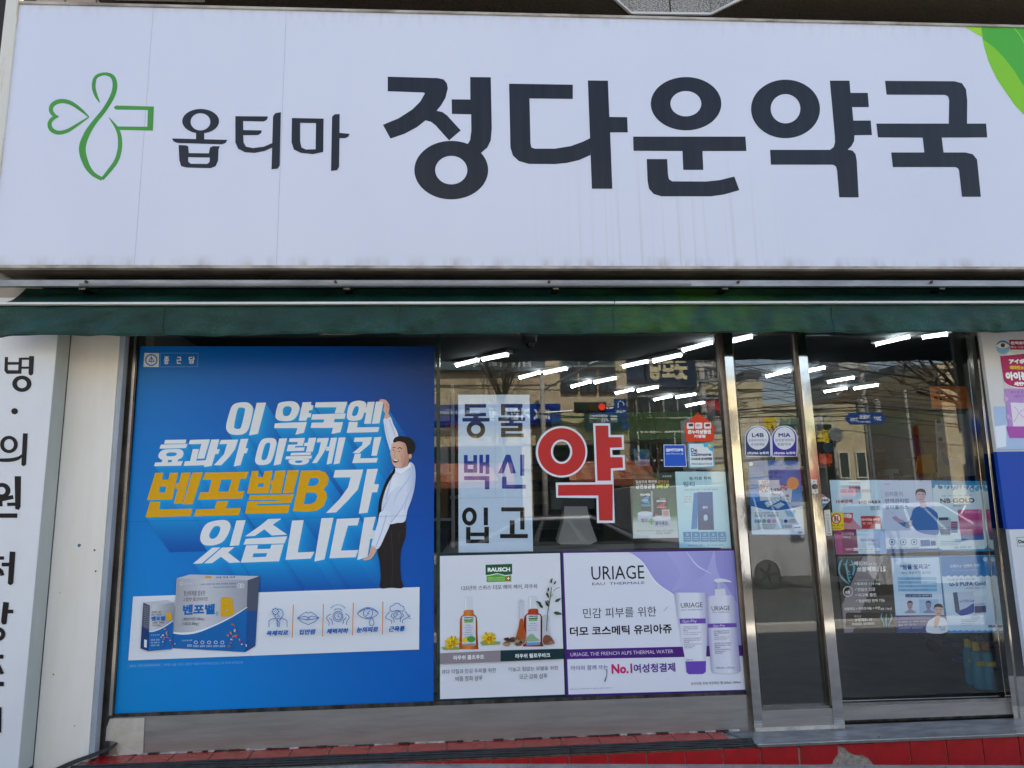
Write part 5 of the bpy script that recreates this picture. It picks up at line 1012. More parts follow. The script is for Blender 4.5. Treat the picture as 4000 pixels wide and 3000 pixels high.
dome('member_dome_sticker', 'violet dome-topped sticker on the narrow pane beside the grey-blue one', 467, 645, 556, '#3a2c90', 'MIA', '점막면역학회', '회원약국', '#3a2a78')
lf = sheet_thing('probiotic_poster', 'blue and white poster of pink-dotted cartons in the narrow pane', [(303, 918), (662, 920), (697, 1438), (328, 1437)], d_, IN, '#1c62a8')
p = Print(IN, d_, step=.00005)
p.poly([(306, 935), (660, 935), (680, 1200), (322, 1200)], 'x', m=grad('l_blue', [(0, '#1f68b4'), (.5, '#2b7cc8'), (1, '#1c5fa8')], 'z')); p.poly([(325, 1232)]+smooth_pts([(325, 1232), (420, 1255), (510, 1262), (600, 1250), (683, 1230)], False, 4)+[(695, 1430), (330, 1430)], '#cfdcea'); p.oval(325, 942, 14, 14, '#cfd8e4'); p.oval(357, 942, 14, 14, '#3a4a5a', (10, 10))
p.text('엘포비 플로라', 410, 988, 558, 1012, '#24406c', bold=.02); p.text('L4B Flora', 435, 1018, 538, 1042, '#24406c', bold=.02)
p.poly([(372, 1055), (520, 1052), (530, 1190), (388, 1196)], '#c4cad6'); p.poly([(520, 1078), (600, 1096), (612, 1106), (600, 1210), (535, 1190)], '#bcc2d0'); rr = random.Random(6)
for k in range(60):
    a, b = rr.uniform(374, 440), rr.uniform(1058, 1140); p.oval(a, b, 4, 4, rr.choice(['#b04a78', '#8a4a7a', '#c07a98']), n=6); p.n -= .8
for k in range(40):
    a, b = rr.uniform(522, 575), rr.uniform(1082, 1125); p.oval(a, b, 4, 4, rr.choice(['#a0305c', '#702a54']), n=6); p.n -= .8
p.text('L4B', 466, 1108, 520, 1134, '#5a3a5c', bold=.02); p.text('Flora', 470, 1142, 522, 1162, '#5a3a5c', bold=.02); p.text('L4B', 552, 1152, 588, 1172, '#5a3a5c', bold=.02); p.text('Flora', 554, 1178, 586, 1192, '#5a3a5c')
p.poly([(416, 1212), (500, 1170), (530, 1190), (440, 1242)], '#a9bdd2'); p.poly([(476, 1230), (530, 1206), (560, 1222), (510, 1252)], '#a9bdd2')
for k in range(8): p.oval(436+k*11, 1212-k*4+(k % 2)*12, 5, 4, '#e6eef6', n=8)
p.oval(614, 1076, 42, 44, '#dd9a5c', n=24); p.build('printed_cartons', lf)
p.text('우리 가족을 위한 프로바이오틱스 제품을 찾는다면', 348, 1274, 515, 1286, '#2c3c58'); p.text('확인해야 할 3가지!!!', 350, 1289, 514, 1308, '#2a3650', bold=.03)
for k, h in enumerate(('#2c74a0', '#7fa8a0', '#a888b8', '#c8a0b8')): p.oval(382+k*34, 1337, 14, 14, h, n=16)
p.text('1', 352, 1325, 362, 1350, '#5aa8d0'); p.text('2', 524, 1325, 546, 1352, '#5aa8d0'); p.text('3', 526, 1360, 550, 1390, '#5aa8d0'); p.oval(565, 1337, 13, 13, '#2c4a90', n=14); p.curve([(560, 1260), (600, 1270), (630, 1260), (622, 1300), (590, 1305), (572, 1290)], '#8fb8d8')
for k in range(4): p.line([(372, 1362+k*9), (500-6*k, 1361+k*9)], 3, '#8a98ac'); p.line([(584, 1327+k*7), (634, 1326+k*7)], 2.4, '#8a98ac'); p.line([(556, 1364+k*6), (610, 1363+k*6)], 2.4, '#8a98ac')
p.poly([(622, 1376), (666, 1374), (668, 1384), (624, 1386)], '#7a86d0'); p.text('MIA', 653, 1409, 683, 1422, '#3a2a58', bold=.04); p.poly([(329, 1430), (696, 1430), (697, 1437), (329, 1437)], '#1a55a0'); p.build('print', lf)
lk = sheet_thing('door_lock_plate', 'white lock plate with a key cylinder on the mirror-bright door stile', [(738, 1050), (780, 1050), (790, 1144), (748, 1146)], d_, -.054, '#c9c9c8', 'lock', m=surf('lock_plate', '#c2c2c0', '#d0d0ce', rough=.3, metal=.3), th=.003)
a = at(*d_((765, 1098))[0], -.054); MB().lathe((a.x, -.054, a.z), [(.011, -.012), (.016, -.010), (.017, 0)], STEEL_DARK, 20, 'y').build('key_cylinder', lk, smooth=False)
for b_ in ((760, 1064), (772, 1130)): a = at(*d_(b_)[0], -.054); MB().lathe((a.x, -.054, a.z), [(.002, -.002), (.004, -.001), (.004, 0)], STEEL_DARK, 8, 'y').build('screw', lk)
ds = sheet_thing('automatic_door_sticker', 'red white and blue diamond sticker half behind the bright door stile', [(790, 1138), (800, 1140), (873, 1190), (822, 1246), (806, 1240)], d_, .03, '#cfd3de', 'sticker')
p = Print(.03, d_); p.poly([(800, 1142), (840, 1168), (806, 1176)], '#c87a80'); p.poly([(812, 1214), (850, 1214), (822, 1243), (812, 1240)], '#2f78c0'); p.text('자동문', 806, 1184, 860, 1202, '#26283a', bold=.04, shear=.15); p.text('인천', 802, 1160, 824, 1172, '#8a1c28', bold=.03); p.build('print', ds)
cbn = sheet_thing('door_call_plate', 'narrow white call button plate in a black surround beside the yellow sign', [(823, 1250), (876, 1247), (892, 1442), (838, 1446)], d_, .022, '#17181a', 'push plate', th=.012)
p = Print(.022, d_); p.poly([(829, 1262), (872, 1256), (887, 1437), (844, 1439)], '#cfcdc2'); p.line([(836, 1318), (870, 1316)], 2, '#4a4a44'); p.text('호출', 842, 1290, 862, 1302, '#33332e')
for k, t in enumerate('눌러주세요'): p.text(t, 848+k*2.3, 1328+k*17, 862+k*2.3, 1341+k*17, '#33332e')
p.text('PUSH', 853, 1420, 876, 1430, '#33332e', bold=.03); p.build('print', cbn)
ysn = sheet_thing('hand_trap_warning', 'small yellow warning sign with a red prohibition ring on the glass door', [(873, 1284), (880, 1278), (955, 1276), (962, 1282), (969, 1392), (962, 1398), (884, 1401), (877, 1394)], d_, .038, '#cfb81a', 'warning sign')
p = Print(.038, d_); p.oval(915, 1320, 34, 36, '#b8281c', (915, 1320, 26, 28)); p.oval(915, 1320, 26, 28, '#d8d2c0'); p.poly([(898, 1302), (914, 1300), (915, 1340), (900, 1341)], '#6a6a60'); p.oval(924, 1306, 5, 5, '#1c1c1c'); p.line([(924, 1311), (926, 1328), (934, 1340)], 6, '#1c1c1c'); p.line([(926, 1328), (918, 1342)], 5, '#1c1c1c'); p.line([(893, 1298), (938, 1342)], 7, '#b8281c')
p.text('손·몸 끼임 주의', 880, 1358, 964, 1374, '#1c1c1a', bold=.05); p.text('인천광역시약사회', 892, 1382, 948, 1392, '#33331c'); p.build('print', ysn)
# ---- six posters on the sliding door, behind its glass
DI = DYG+.014
e_ = crop(2800, 2000, 1.659)
t1 = sheet_thing('painkiller_poster', 'magenta and pale blue painkiller poster, top left on the sliding door', [(867, 1053), (1218, 1053), (1262, 1562), (915, 1566)], d_, DI, '#b9cfe4', m=grad('p1', [(0, '#b6cce4'), (.6, '#b9d2e6'), (1, '#c0d8ea')], 'z'))
p = Print(DI, d_, step=.00005)
p.poly([(893, 1290), (1010, 1300), (1100, 1400), (1112, 1560), (915, 1566)], '#c48a9a'); p.poly([(900, 1390), (948, 1390), (962, 1563), (915, 1565)], '#a81c70'); p.poly([(948, 1390), (1055, 1395), (1070, 1561), (962, 1563)], '#7c2050'); p.poly([(1052, 1395), (1170, 1400), (1182, 1560), (1068, 1561)], '#c3d8ea'); p.poly([(1170, 1395), (1248, 1395), (1260, 1558), (1182, 1560)], '#7fa6d6')
p.text('Johnson&Johnson', 1000, 1066, 1082, 1080, '#b0303c', shear=.3); p.text('타이레놀', 1002, 1094, 1082, 1118, '#a81c44', bold=.04, shear=.15); p.line([(945, 1122), (1150, 1120), (1153, 1136), (945, 1138)], 2, '#a84a64', closed=True); p.text('빠르고 오래가는 우리집 해열진통제', 952, 1123, 1142, 1136, '#8a3a54', bold=.02)
p.text('15분만에', 915, 1186, 1026, 1214, '#a01c44', bold=.04); p.text('8시간 지속효과', 1070, 1192, 1220, 1220, '#7c2848', bold=.03); p.text('통증은 빨리', 1150, 1232, 1214, 1246, '#5a2c44'); p.text('효과는 오래', 1150, 1248, 1216, 1262, '#5a2c44', bold=.02); p.poly([(914, 1280), (1030, 1280), (1028, 1335), (1010, 1352), (920, 1340)], '#b84a50'); p.text('타이레놀', 940, 1284, 1020, 1318, '#f0e4e4', bold=.03, shear=.15)
p.poly([(1084, 1302), (1220, 1302), (1228, 1392), (1092, 1390)], '#b0242c'); p.text('타이레놀 8시간', 1090, 1316, 1216, 1336, '#ece4e4', bold=.03); p.text('이알 서방정', 1096, 1344, 1160, 1360, '#ece4e4', bold=.03); p.poly([(1182, 1356), (1220, 1356), (1222, 1392), (1184, 1392)], '#d8dce4')
p.text('타이레놀', 954, 1414, 1036, 1436, '#e4d4dc'); p.text('500mg', 960, 1440, 1010, 1457, '#e4d4dc'); p.text('타이레놀ER', 1085, 1455, 1204, 1482, '#7c7cc0', bold=.02); p.text('650mg', 1136, 1486, 1204, 1507, '#7c7cc0'); p.poly(rrect(968, 1522, 1216, 1542, 9), '#dfe2ea'); p.poly(rrect(968, 1522, 1036, 1542, 9), '#b01c50'); p.text('타이레놀', 980, 1525, 1028, 1539, '#f4e8ee', bold=.03); p.text('두통, 근육통, 생리통, 치통, 관절통', 1040, 1526, 1200, 1539, '#33303c', bold=.02); p.build('print', t1)
t2 = sheet_thing('immunity_poster', 'lilac poster of a man in a blue sweater, top centre on the sliding door', [(1218, 1053), (1570, 1055), (1620, 1545), (1262, 1560)], d_, DI, '#b6c4e2', m=grad('p2', [(0, '#b0bfe0'), (.6, '#c3cce6'), (1, '#c9d2ea')], 'z'))
p = Print(DI, d_, step=.00005)
p.poly([(1256, 1455), (1610, 1450), (1618, 1525), (1262, 1528)], '#cdd9ea'); p.poly([(1262, 1530), (1618, 1526), (1620, 1544), (1263, 1559)], '#2a5c98'); p.text('OPTIMA', 1248, 1078, 1282, 1088, '#5a8ab4')
p.text('김지훈의', 1250, 1132, 1370, 1166, '#5a6a9c'); p.text('면역관리법', 1254, 1180, 1412, 1215, '#4a6aa8', bold=.02); p.poly([(1258, 1222), (1418, 1220), (1422, 1258), (1262, 1260)], '#bcd0ea'); p.text('앙띠플러스', 1256, 1224, 1412, 1256, '#24508c', bold=.03); p.build('lettering', t2)
p.curve([(1445, 1260), (1470, 1240), (1500, 1232), (1540, 1235), (1590, 1262), (1618, 1300), (1622, 1420), (1560, 1430), (1480, 1410), (1440, 1370), (1400, 1385), (1330, 1335), (1345, 1320), (1400, 1345), (1430, 1310)], '#1a66b0', n=4); p.curve([(1390, 1380), (1430, 1375), (1440, 1330), (1400, 1345)], '#8a90a8'); p.curve([(1280, 1270), (1310, 1285), (1345, 1318), (1380, 1335), (1370, 1350), (1330, 1338), (1300, 1310), (1330, 1300)], '#a890b0', n=4)
p.poly([(1488, 1200), (1530, 1200), (1540, 1240), (1500, 1246)], '#b09aa8'); p.oval(1498, 1160, 32, 44, '#c4a8b4'); p.curve([(1464, 1160), (1466, 1125), (1495, 1112), (1528, 1124), (1534, 1162), (1522, 1140), (1478, 1136)], '#1c2030', n=4); p.line([(1478, 1152), (1492, 1150)], 4, '#2a2c3c'); p.line([(1504, 1150), (1520, 1153)], 4, '#2a2c3c'); p.line([(1488, 1188), (1508, 1188)], 3, '#8a5a6a'); p.line([(1498, 1155), (1495, 1174)], 2, '#9a7c8c'); p.build('printed_man', t2)
for cx in (1300, 1378, 1452): p.oval(cx, 1482, 22, 22, '#3a6ca0', (18, 18)); p.oval(cx, 1482, 7, 9, '#2c5c94'); p.text(('항산화에 도움', '정상적인 면역기능', '활성산소,')[(cx-1300)//76], cx-24, 1516, cx+30, 1526, '#3a5a84')
p.poly([(1495, 1470), (1560, 1466), (1566, 1508), (1500, 1512)], '#1f64a8'); p.poly([(1566, 1474), (1600, 1472), (1604, 1504), (1570, 1508)], '#1c5498'); p.build('printed_icons', t2)
t3 = sheet_thing('gold_supplement_poster', 'pale poster reading NB GOLD with blue leaves, top right on the sliding door', [(1570, 1055), (1925, 1060), (1966, 1545), (1618, 1545)], d_, DI, '#2c86b8')
p = Print(DI, d_, step=.00005)
p.poly([(1576, 1085), (1925, 1090), (1960, 1500), (1950, 1522), (1930, 1530), (1650, 1535), (1625, 1525), (1612, 1500)], '#c8dce8'); rr = random.Random(4)
for k in range(16):
    a, b = 1580+k*22+rr.uniform(-6, 6), 1078+rr.uniform(0, 14); L = rr.uniform(26, 46); an = R(rr.uniform(60, 130)); c, s_ = math.cos(an), math.sin(an)
    p.curve([(a+c*u-s_*v, b+s_*u+c*v) for u, v in ((0, 0), (L*.4, -9), (L, 0), (L*.4, 9))], rr.choice(['#2f8ec0', '#1f7ab0', '#4fa8d4']), n=3); p.n -= .6
p.text('다양한 성분이 골고루 균형을 이루고 있는', 1648, 1153, 1848, 1168, '#3a6a98'); p.text('NB GOLD', 1635, 1176, 1868, 1214, '#3c3464', bold=.05); p.text('엔비 골드', 1722, 1222, 1788, 1240, '#4a4c6c'); p.oval(1852, 1118, 16, 16, '#44505c', (12, 12)); p.oval(1888, 1116, 15, 15, '#4fa0cc'); p.build('lettering', t3)
p.poly([(1752, 1258), (1912, 1256), (1918, 1262), (1936, 1465), (1780, 1472), (1762, 1340)], 'x', m=grad('gold_box', [(0, '#1f70b0'), (.28, '#2a62a8'), (.34, '#6c2c7c'), (.45, '#b04a84'), (.6, '#cf9ab4'), (.75, '#b83a80'), (1, '#c45a94')], 'z'))
for k in range(5): p.oval(1812+k*22, 1274, 9, 9, '#e4b4cc', (6, 6), n=8)
p.curve([(1612, 1320), (1640, 1312), (1700, 1314), (1706, 1350), (1706, 1430), (1650, 1436), (1636, 1430), (1618, 1380)], '#a8b4c8', n=4); p.poly([(1622, 1312), (1688, 1310), (1690, 1330), (1626, 1332)], '#3a4458'); p.poly([(1628, 1395), (1704, 1393), (1704, 1428), (1640, 1432)], '#2c5c88'); p.text('NB GOLD', 1640, 1376, 1698, 1388, '#4a4a6a')
for k, h in enumerate(('#8a3a6a', '#a04078', '#6a3a80', '#3a4a90', '#2c6aa0')): p.poly([(1706, 1340+k*16), (1752, 1339+k*16), (1754, 1353+k*16), (1708, 1354+k*16)], h)
p.text('(주) 엠아이에이 뉴트라', 1732, 1510, 1848, 1526, '#33445c', bold=.02)
for k in range(3): p.line([(1635, 1478+k*12), (1780-10*k, 1476+k*12)], 3, '#7a96ac')
p.build('printed_box_and_bottle', t3)
f1 = sheet_thing('saw_palmetto_poster', 'black and mauve poster of a muscular torso, bottom left on the sliding door', [(780, 285), (1125, 285), (1167, 782), (825, 790)], e_, DI, '#29251f', m=surf('black_poster', '#1f1c18', '#2f2a24', rough=.3, scale=4))
p = Print(DI, e_, step=.00005)
p.poly([(948, 288), (1090, 287), (985, 520), (880, 780), (826, 782), (812, 600)], '#8c8288')
TOR = '#5fa6bc'
for q_ in ([(815, 305), (800, 330), (792, 370), (800, 410), (825, 440), (860, 470)], [(850, 305), (838, 340), (845, 380), (850, 420), (862, 455)], [(868, 310), (885, 340), (890, 370), (880, 410)], [(820, 335), (838, 345)], [(856, 345), (880, 340)], [(846, 385), (862, 386)], [(850, 405), (866, 404)], [(856, 430), (870, 420)]): p.line(q_, [3, 12, 14, 9, 12, 3][:len(q_)], TOR, smooth=4)
p.build('printed_torso', f1)
p.text("The man, Let's cheer up !", 790, 290, 932, 302, '#9a948e', shear=.2); p.text('액티브', 890, 318, 974, 350, '#e2dfe0', bold=.03, shear=.15); p.text('남자의 자신감', 980, 328, 1040, 344, '#c8c4c4'); p.text('쏘팔메토', 908, 352, 1032, 388, '#e6e4e4', bold=.04, shear=.12); p.text('115', 1042, 352, 1092, 388, '#e6e4e4', bold=.05, shear=.12); p.text('(쏘팔메토열매추출물 410 mg)', 908, 434, 1055, 447, '#cfcac8')
for k, (t, x1_) in enumerate((('로르산 115 mg', 1058), ('전립선 건강', 1026), ('지구력 증진', 1032), ('정상적인 면역 기능', 1088))):
    p.text(t, 908+k*4, 452+k*36.5, x1_, 478+k*36.5, '#e6e3e0', bold=.03); p.line([(892+k*3, 463+k*37), (896+k*3, 468+k*37), (904+k*3, 456+k*37)], 3, '#e6e3e0')
p.oval(850, 515, 33, 35, '#cfcccc', (27, 29)); p.text('8종', 834, 510, 864, 530, '#e4e2e0', bold=.04); p.text('쏘팔메토 + 옥타코사놀 + 아연', 826, 612, 1058, 638, '#e6e3e0', bold=.03); p.text('8종 기능성', 1064, 618, 1132, 636, '#e6e3e0', bold=.02); p.build('lettering', f1)
p.poly(rrect(836, 652, 1140, 748, 10), '#0c0b0a'); p.text('액티브', 890, 668, 935, 686, '#cfccc8', shear=.15); p.text('쏘팔메토115', 896, 686, 1004, 710, '#cfccc8', bold=.02, shear=.12); p.text('[120일분] 100,000원', 876, 714, 1022, 734, '#e8e6e2', bold=.03)
for q_ in ([(1072, 655), (1065, 680), (1078, 710), (1085, 740)], [(1100, 660), (1096, 700), (1100, 742)], [(1125, 655), (1134, 680), (1120, 715), (1112, 742)]): p.line(q_, [3, 8, 6, 3], TOR, smooth=4)
p.oval(1090, 303, 16, 16, '#2c5c80', (11, 11)); p.build('price_panel', f1)
f2 = sheet_thing('sleep_poster', 'pale blue poster about poor sleep with three small portraits, bottom centre on the door', [(1125, 285), (1445, 285), (1495, 780), (1168, 783)], e_, DI, '#5a86b4')
p = Print(DI, e_, step=.00005)
p.poly(rrect(1130, 293, 1440, 400, 8)[:5]+[(1472, 668), (1160, 670), (1131, 300)], '#c4d8ee'); p.poly([(1132, 300), (1440, 300), (1472, 668), (1160, 670)], '#c4d8ee'); p.poly([(1160, 672), (1486, 668), (1494, 779), (1168, 782)], '#2f3c78')
p.text('“잠을 못자고”', 1190, 336, 1380, 374, '#26408c', bold=.04); p.text('자도 개운치가 않아요', 1196, 382, 1386, 405, '#33508c', bold=.01); p.text('OPTIMA', 1148, 308, 1178, 318, '#6a8ab4')
for k, t in enumerate(('몸은 피곤한데도 누우면 잠들기가 어렵다', '깊게 잠을 못자고 새벽에 자주 깬다', '아침에 상쾌함, 개운함이 없고 푹 잔 것 같지 않다', '불규칙한 수면 패턴으로 늘 피곤하다')):
    p.poly([(1170+k*1.5, 422+k*24.4), (1422+k*1.5, 422+k*24.4), (1424+k*1.5, 441+k*24.4), (1172+k*1.5, 441+k*24.4)], '#86b6dc'); p.text(t, 1192+k, 426+k*24.4, 1350+k*7, 438+k*24.4, '#3a5c8c')
p.poly([(1222, 532), (1394, 532), (1395, 552), (1223, 553)], '#3a4c84'); p.text('◆ 수면 부족하면 노화가 빨리온다?! ◆', 1230, 535, 1388, 549, '#dde6f4', bold=.02); p.build('lettering', f2)
p.poly([(1184, 568), (1310, 567), (1314, 655), (1190, 656)], '#c9d4ea'); p.poly([(1311, 567), (1436, 566), (1440, 654), (1315, 655)], '#a9c0e2')
for cx, cy, sk, hair in ((1252, 606, '#a48ca0', '#2a2632'), (1372, 606, '#8a8cb0', '#3a3c60')):
    p.curve([(cx-34, 655), (cx-20, 640), (cx-8, 632), (cx+10, 632), (cx+24, 640), (cx+40, 654)], sk); p.oval(cx, cy, 17, 26, sk); p.curve([(cx-18, cy-4), (cx-16, cy-24), (cx, cy-32), (cx+16, cy-24), (cx+18, cy-4), (cx+12, cy-16), (cx-12, cy-16)], hair, n=3); p.line([(cx-10, cy-2), (cx-3, cy-2)], 2.5, hair); p.line([(cx+4, cy-2), (cx+11, cy-2)], 2.5, hair); p.line([(cx-5, cy+14), (cx+5, cy+14)], 2, '#5a3a4a')
p.curve([(1362, 780), (1370, 710), (1400, 690), (1430, 676), (1462, 684), (1486, 700), (1494, 779)], '#d3dae6', n=3); p.oval(1438, 640, 26, 34, '#d0aca0'); p.curve([(1408, 636), (1410, 606), (1432, 594), (1460, 602), (1466, 636), (1458, 618), (1418, 616)], '#231f26', n=3); p.line([(1422, 634), (1432, 632)], 3, '#2a2226'); p.line([(1444, 632), (1454, 634)], 3, '#2a2226'); p.line([(1428, 656), (1438, 660), (1448, 655)], 3, '#8a4a44', smooth=2)
p.curve([(1420, 668), (1432, 672), (1450, 680), (1444, 700), (1430, 740), (1410, 745), (1412, 700)], '#c8a096', n=3); p.text('옵티마 모델', 1436, 740, 1480, 752, '#33405c'); p.text('김지훈', 1448, 754, 1480, 768, '#33405c', bold=.02); p.build('printed_portraits', f2)
for k, t in enumerate(('낮엔 세로토닌, 밤엔 멜라토닌을 정상적으로', '생성시켜 수면에 도움을 주는', '건강기능식품을 권해드립니다.')): p.text(t, 1176+k*2, 702+k*21, (1356, 1290, 1336)[k], 717+k*21, '#c6cfe8')
p.build('lettering', f2)
f3 = sheet_thing('omega_poster', 'blue and white omega oil poster with a carton and bottle, bottom right on the door', [(1445, 285), (1785, 280), (1826, 780), (1500, 784)], e_, DI, '#c3d7ea', m=grad('p6', [(0, '#b2cbe4'), (.5, '#cfdff0'), (1, '#c6daec')], 'z'))
p = Print(DI, e_, step=.00005)
p.poly([(1447, 286), (1785, 282), (1796, 412)]+[(1796-k*21, 414+(6 if k % 2 else -4)) for k in range(1, 16)]+[(1460, 416)], '#1f78bc'); p.text('오메가-3 “선택의 기준”', 1512, 336, 1708, 362, '#dfe9f4', bold=.02); p.text('식약처 인정 비린 냄새가 나는 오메가-3 가라!', 1528, 370, 1700, 384, '#7fb4e0'); p.oval(1706, 308, 15, 15, '#44505c', (11, 11)); p.oval(1740, 306, 15, 15, '#9cc4e0')
p.text('비린 냄새가 없는 EPA 및 DHA 함유유지', 1500, 428, 1672, 446, '#4a6a90'); p.text('ω-3 PUFA Gold', 1508, 448, 1740, 482, '#1f5fa0', bold=.035); p.text('오메가-3 퓨파에이 골드', 1612, 486, 1740, 498, '#a04060'); p.build('lettering', f3)
p.poly([(1530, 522), (1664, 515), (1672, 646), (1582, 672), (1546, 648)], '#b9c9e2'); p.poly([(1530, 522), (1558, 520), (1580, 672), (1546, 648)], '#4a5a7c'); p.curve([(1575, 640), (1620, 620), (1672, 590), (1672, 646), (1582, 672)], '#2a4a9c', n=4); p.text('ω-3 PUFA Gold', 1574, 566, 1666, 586, '#2a5a98', bold=.02)
p.curve([(1668, 556), (1680, 545), (1725, 545), (1742, 560), (1746, 660), (1736, 672), (1680, 674), (1670, 660)], '#c4cfe2', n=4); p.poly([(1680, 532), (1724, 531), (1725, 548), (1681, 549)], '#cfd6e4'); p.poly([(1670, 610), (1744, 606), (1745, 650), (1672, 655)], '#3a4470'); p.text('ω-3 PUFA', 1676, 590, 1738, 604, '#2a4a88', bold=.02); p.curve([(1645, 680), (1665, 668), (1700, 672), (1708, 682), (1690, 694), (1660, 692)], '#8fb0d4', n=3)
p.text('MIA', 1763, 732, 1806, 750, '#3a2c5c', bold=.05); p.poly([(1500, 772)]+[(1500+k*20, 768+(4 if k % 2 else -3)) for k in range(17)]+[(1826, 779), (1500, 783)], '#2c88c8')
for k in range(4): p.line([(1582, 700+k*11), (1690-12*k, 699+k*11)], 3, '#7890a8')
p.build('printed_carton_and_bottle', f3)
# ================================================================ INSIDE THE SHOP
TUBE = emit('lit_diffuser', (.93, .97, 1, 1), 4)
HOUS = surf('lamp_housing', '#6f7475', '#8a8f8f', rough=.5)
LP = [((1785, 1427), (1865, 1406)), ((1888, 1404), (1980, 1386)), ((2033, 1475), (2107, 1455)), ((2128, 1457), (2211, 1440)), ((2235, 1510), (2305, 1491)), ((2325, 1494), (2403, 1477)), ((2407, 1536), (2472, 1522)), ((2493, 1527), (2568, 1511)), ((2557, 1561), (2622, 1548)), ((2643, 1552), (2715, 1540)), ((2437, 1432), (2527, 1412)), ((2555, 1411), (2658, 1387)), ((2670, 1368), (2778, 1338)), ((2848, 1337), (2934, 1315)), ((2683, 1585), (2748, 1572)), None, ((2995, 1470), (3085, 1448)), ((3155, 1450), (3220, 1436)), ((3237, 1492), (3333, 1475)), None, ((3222, 1530), (3306, 1516)), ((3338, 1518), (3428, 1504)), ((3422, 1345), (3552, 1315)), ((3604, 1318), (3700, 1305))]
LBL = ['nearest the top left of the middle window', 'second pair back along the left row', 'third pair back along the left row', 'fourth pair back along the left row', 'fifth pair back, above the orange sticker', 'large pair right of centre in the middle window', 'pair cut by the bright door stile', 'single short lamp deepest in the middle window', 'pair split by the middle door stile', 'single lamp beside the middle door stile', 'low pair just above the green wall band behind the door', 'brightest pair high behind the sliding door']
for i in range(0, len(LP), 2):
    seg = [s for s in LP[i:i+2] if s]; A = onz(*seg[0][0], 2.68); B = onz(*seg[-1][1], 2.68); d = (B-A).normalized(); n = Vector((-d.y, d.x, 0))
    t = empty('ceiling_light', ((A.x+B.x)/2, (A.y+B.y)/2, 2.72), 'lit ceiling lamp, '+LBL[i//2], 'ceiling light', 'lit lamps on the shop ceiling')
    a, b = A-d*.03, B+d*.03
    MB().prism([a+n*.045+Vector((0, 0, .012)), b+n*.045+Vector((0, 0, .012)), b-n*.045+Vector((0, 0, .012)), a-n*.045+Vector((0, 0, .012))], (0, 0, .028), HOUS).build('housing', t, bevel=.004)
    for s in seg:
        a, b = onz(*s[0], 2.68), onz(*s[1], 2.68); w2 = .019
        MB().prism([a+n*w2, a+n*w2*.6+Vector((0, 0, -.012)), a-n*w2*.6+Vector((0, 0, -.012)), a-n*w2, a-n*w2+Vector((0, 0, .011)), a+n*w2+Vector((0, 0, .011))], b-a, TUBE).build('diffuser', t, bevel=.004)
cc = empty('dome_camera', (.55, .25, 2.5), 'small dark dome camera hanging at the top of the middle window', 'camera')
a = at(2069, 1325, .3); MB().lathe((a.x, .3, a.z), [(.035, -.03), (.048, -.02), (.052, .02), (.06, .025), (.06, .06)], surf('camera_grey', '#2c3034', '#3a3e42', rough=.4), 16).build('body', cc); MB().lathe((a.x, .3, a.z-.05), [(.004, -.012), (.02, -.006), (.03, .02)], RUBBER, 12).build('lens_dome', cc)
cc.location = (a.x, .3, a.z); 
for ch in cc.children: ch.location -= Vector((a.x-.55, .05, a.z-2.5))
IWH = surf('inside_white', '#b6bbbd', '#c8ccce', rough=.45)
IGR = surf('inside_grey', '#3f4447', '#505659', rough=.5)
# counter, monitor
co = empty('counter', (1.1, .6, 0), 'low dark counter behind the middle window under the monitor', 'counter')
box('top', -.15, 1.64, .28, .9, 1.06, 1.09, IGR, co, .004); box('front', -.12, 1.6, .34, .36, 0, 1.06, surf('counter_front', '#494744', '#575450', rough=.5), co)
mo = empty('monitor', (.95, .55, 1.09), 'back of a white monitor on a flared stand behind the red letter', 'monitor')
a0, a1 = at(2150, 1918, .6), at(2322, 1990, .6)
box('screen_back', a0.x, a1.x, .58, .62, a1.z, a0.z, surf('monitor_dark', '#3a3e42', '#474b50', rough=.4), mo, .008)
pf = [at(x, y, .55) for x, y in w_((990, 1245), (1130, 1245), (1150, 1340), (1195, 1470), (1160, 1488), (960, 1488), (948, 1468), (985, 1340))]
MB().prism(pf, (0, .14, 0), IWH).build('stand', mo, bevel=.01)
# left display rack behind the mullion
lr = empty('display_rack', (.0, 1.0, 0), 'white display rack just right of the window mullion', 'rack')
ax, bx = at(1722, 1500, 1.1).x, at(1772, 1500, 1.1).x
for z in (1.0, 1.28, 1.62, 1.95): box('shelf', ax-.25, bx, 1.0, 1.35, z, z+.02, IWH, lr)
box('side_panel', bx-.02, bx, .99, 1.35, 0, 2.3, IWH, lr); box('side_panel', ax-.27, ax-.25, .99, 1.35, 0, 2.3, IWH, lr); box('sign_top', ax-.1, bx-.03, .985, 1.0, 2.02, 2.24, PM('#b6ab92'), lr)
KR = PM('#8a6a42'); KRs = [PM(c) for c in ('#8a6a42', '#b8bcc4', '#3f4a58', '#c2c6cc', '#7a4450', '#44617e', '#6d7a6a', '#d0d2d2', '#9aa0a6', '#5b4a3a')]
for (z, h, k) in ((1.02, .2, 2), (1.30, .26, 0), (1.64, .2, 7)):
    tag(box('carton', ax-.02, bx-.04, 1.02, 1.2, z, z+h, KRs[k], None, .004), ('small dark carton low on the rack by the mullion', 'brown carton on the middle shelf of the rack by the mullion', 'pale carton on the top shelf of the rack by the mullion')[int(z > 1.1)+int(z > 1.4)], 'box', 'cartons on the rack')
rs = empty('red_stand', (.18, 1.4, 0), 'red plastic product stand behind the left edge of the vaccine notice', 'stand')
a, b = at(1738, 1650, 1.5), at(1792, 1775, 1.5); RP = PM('#a01838')
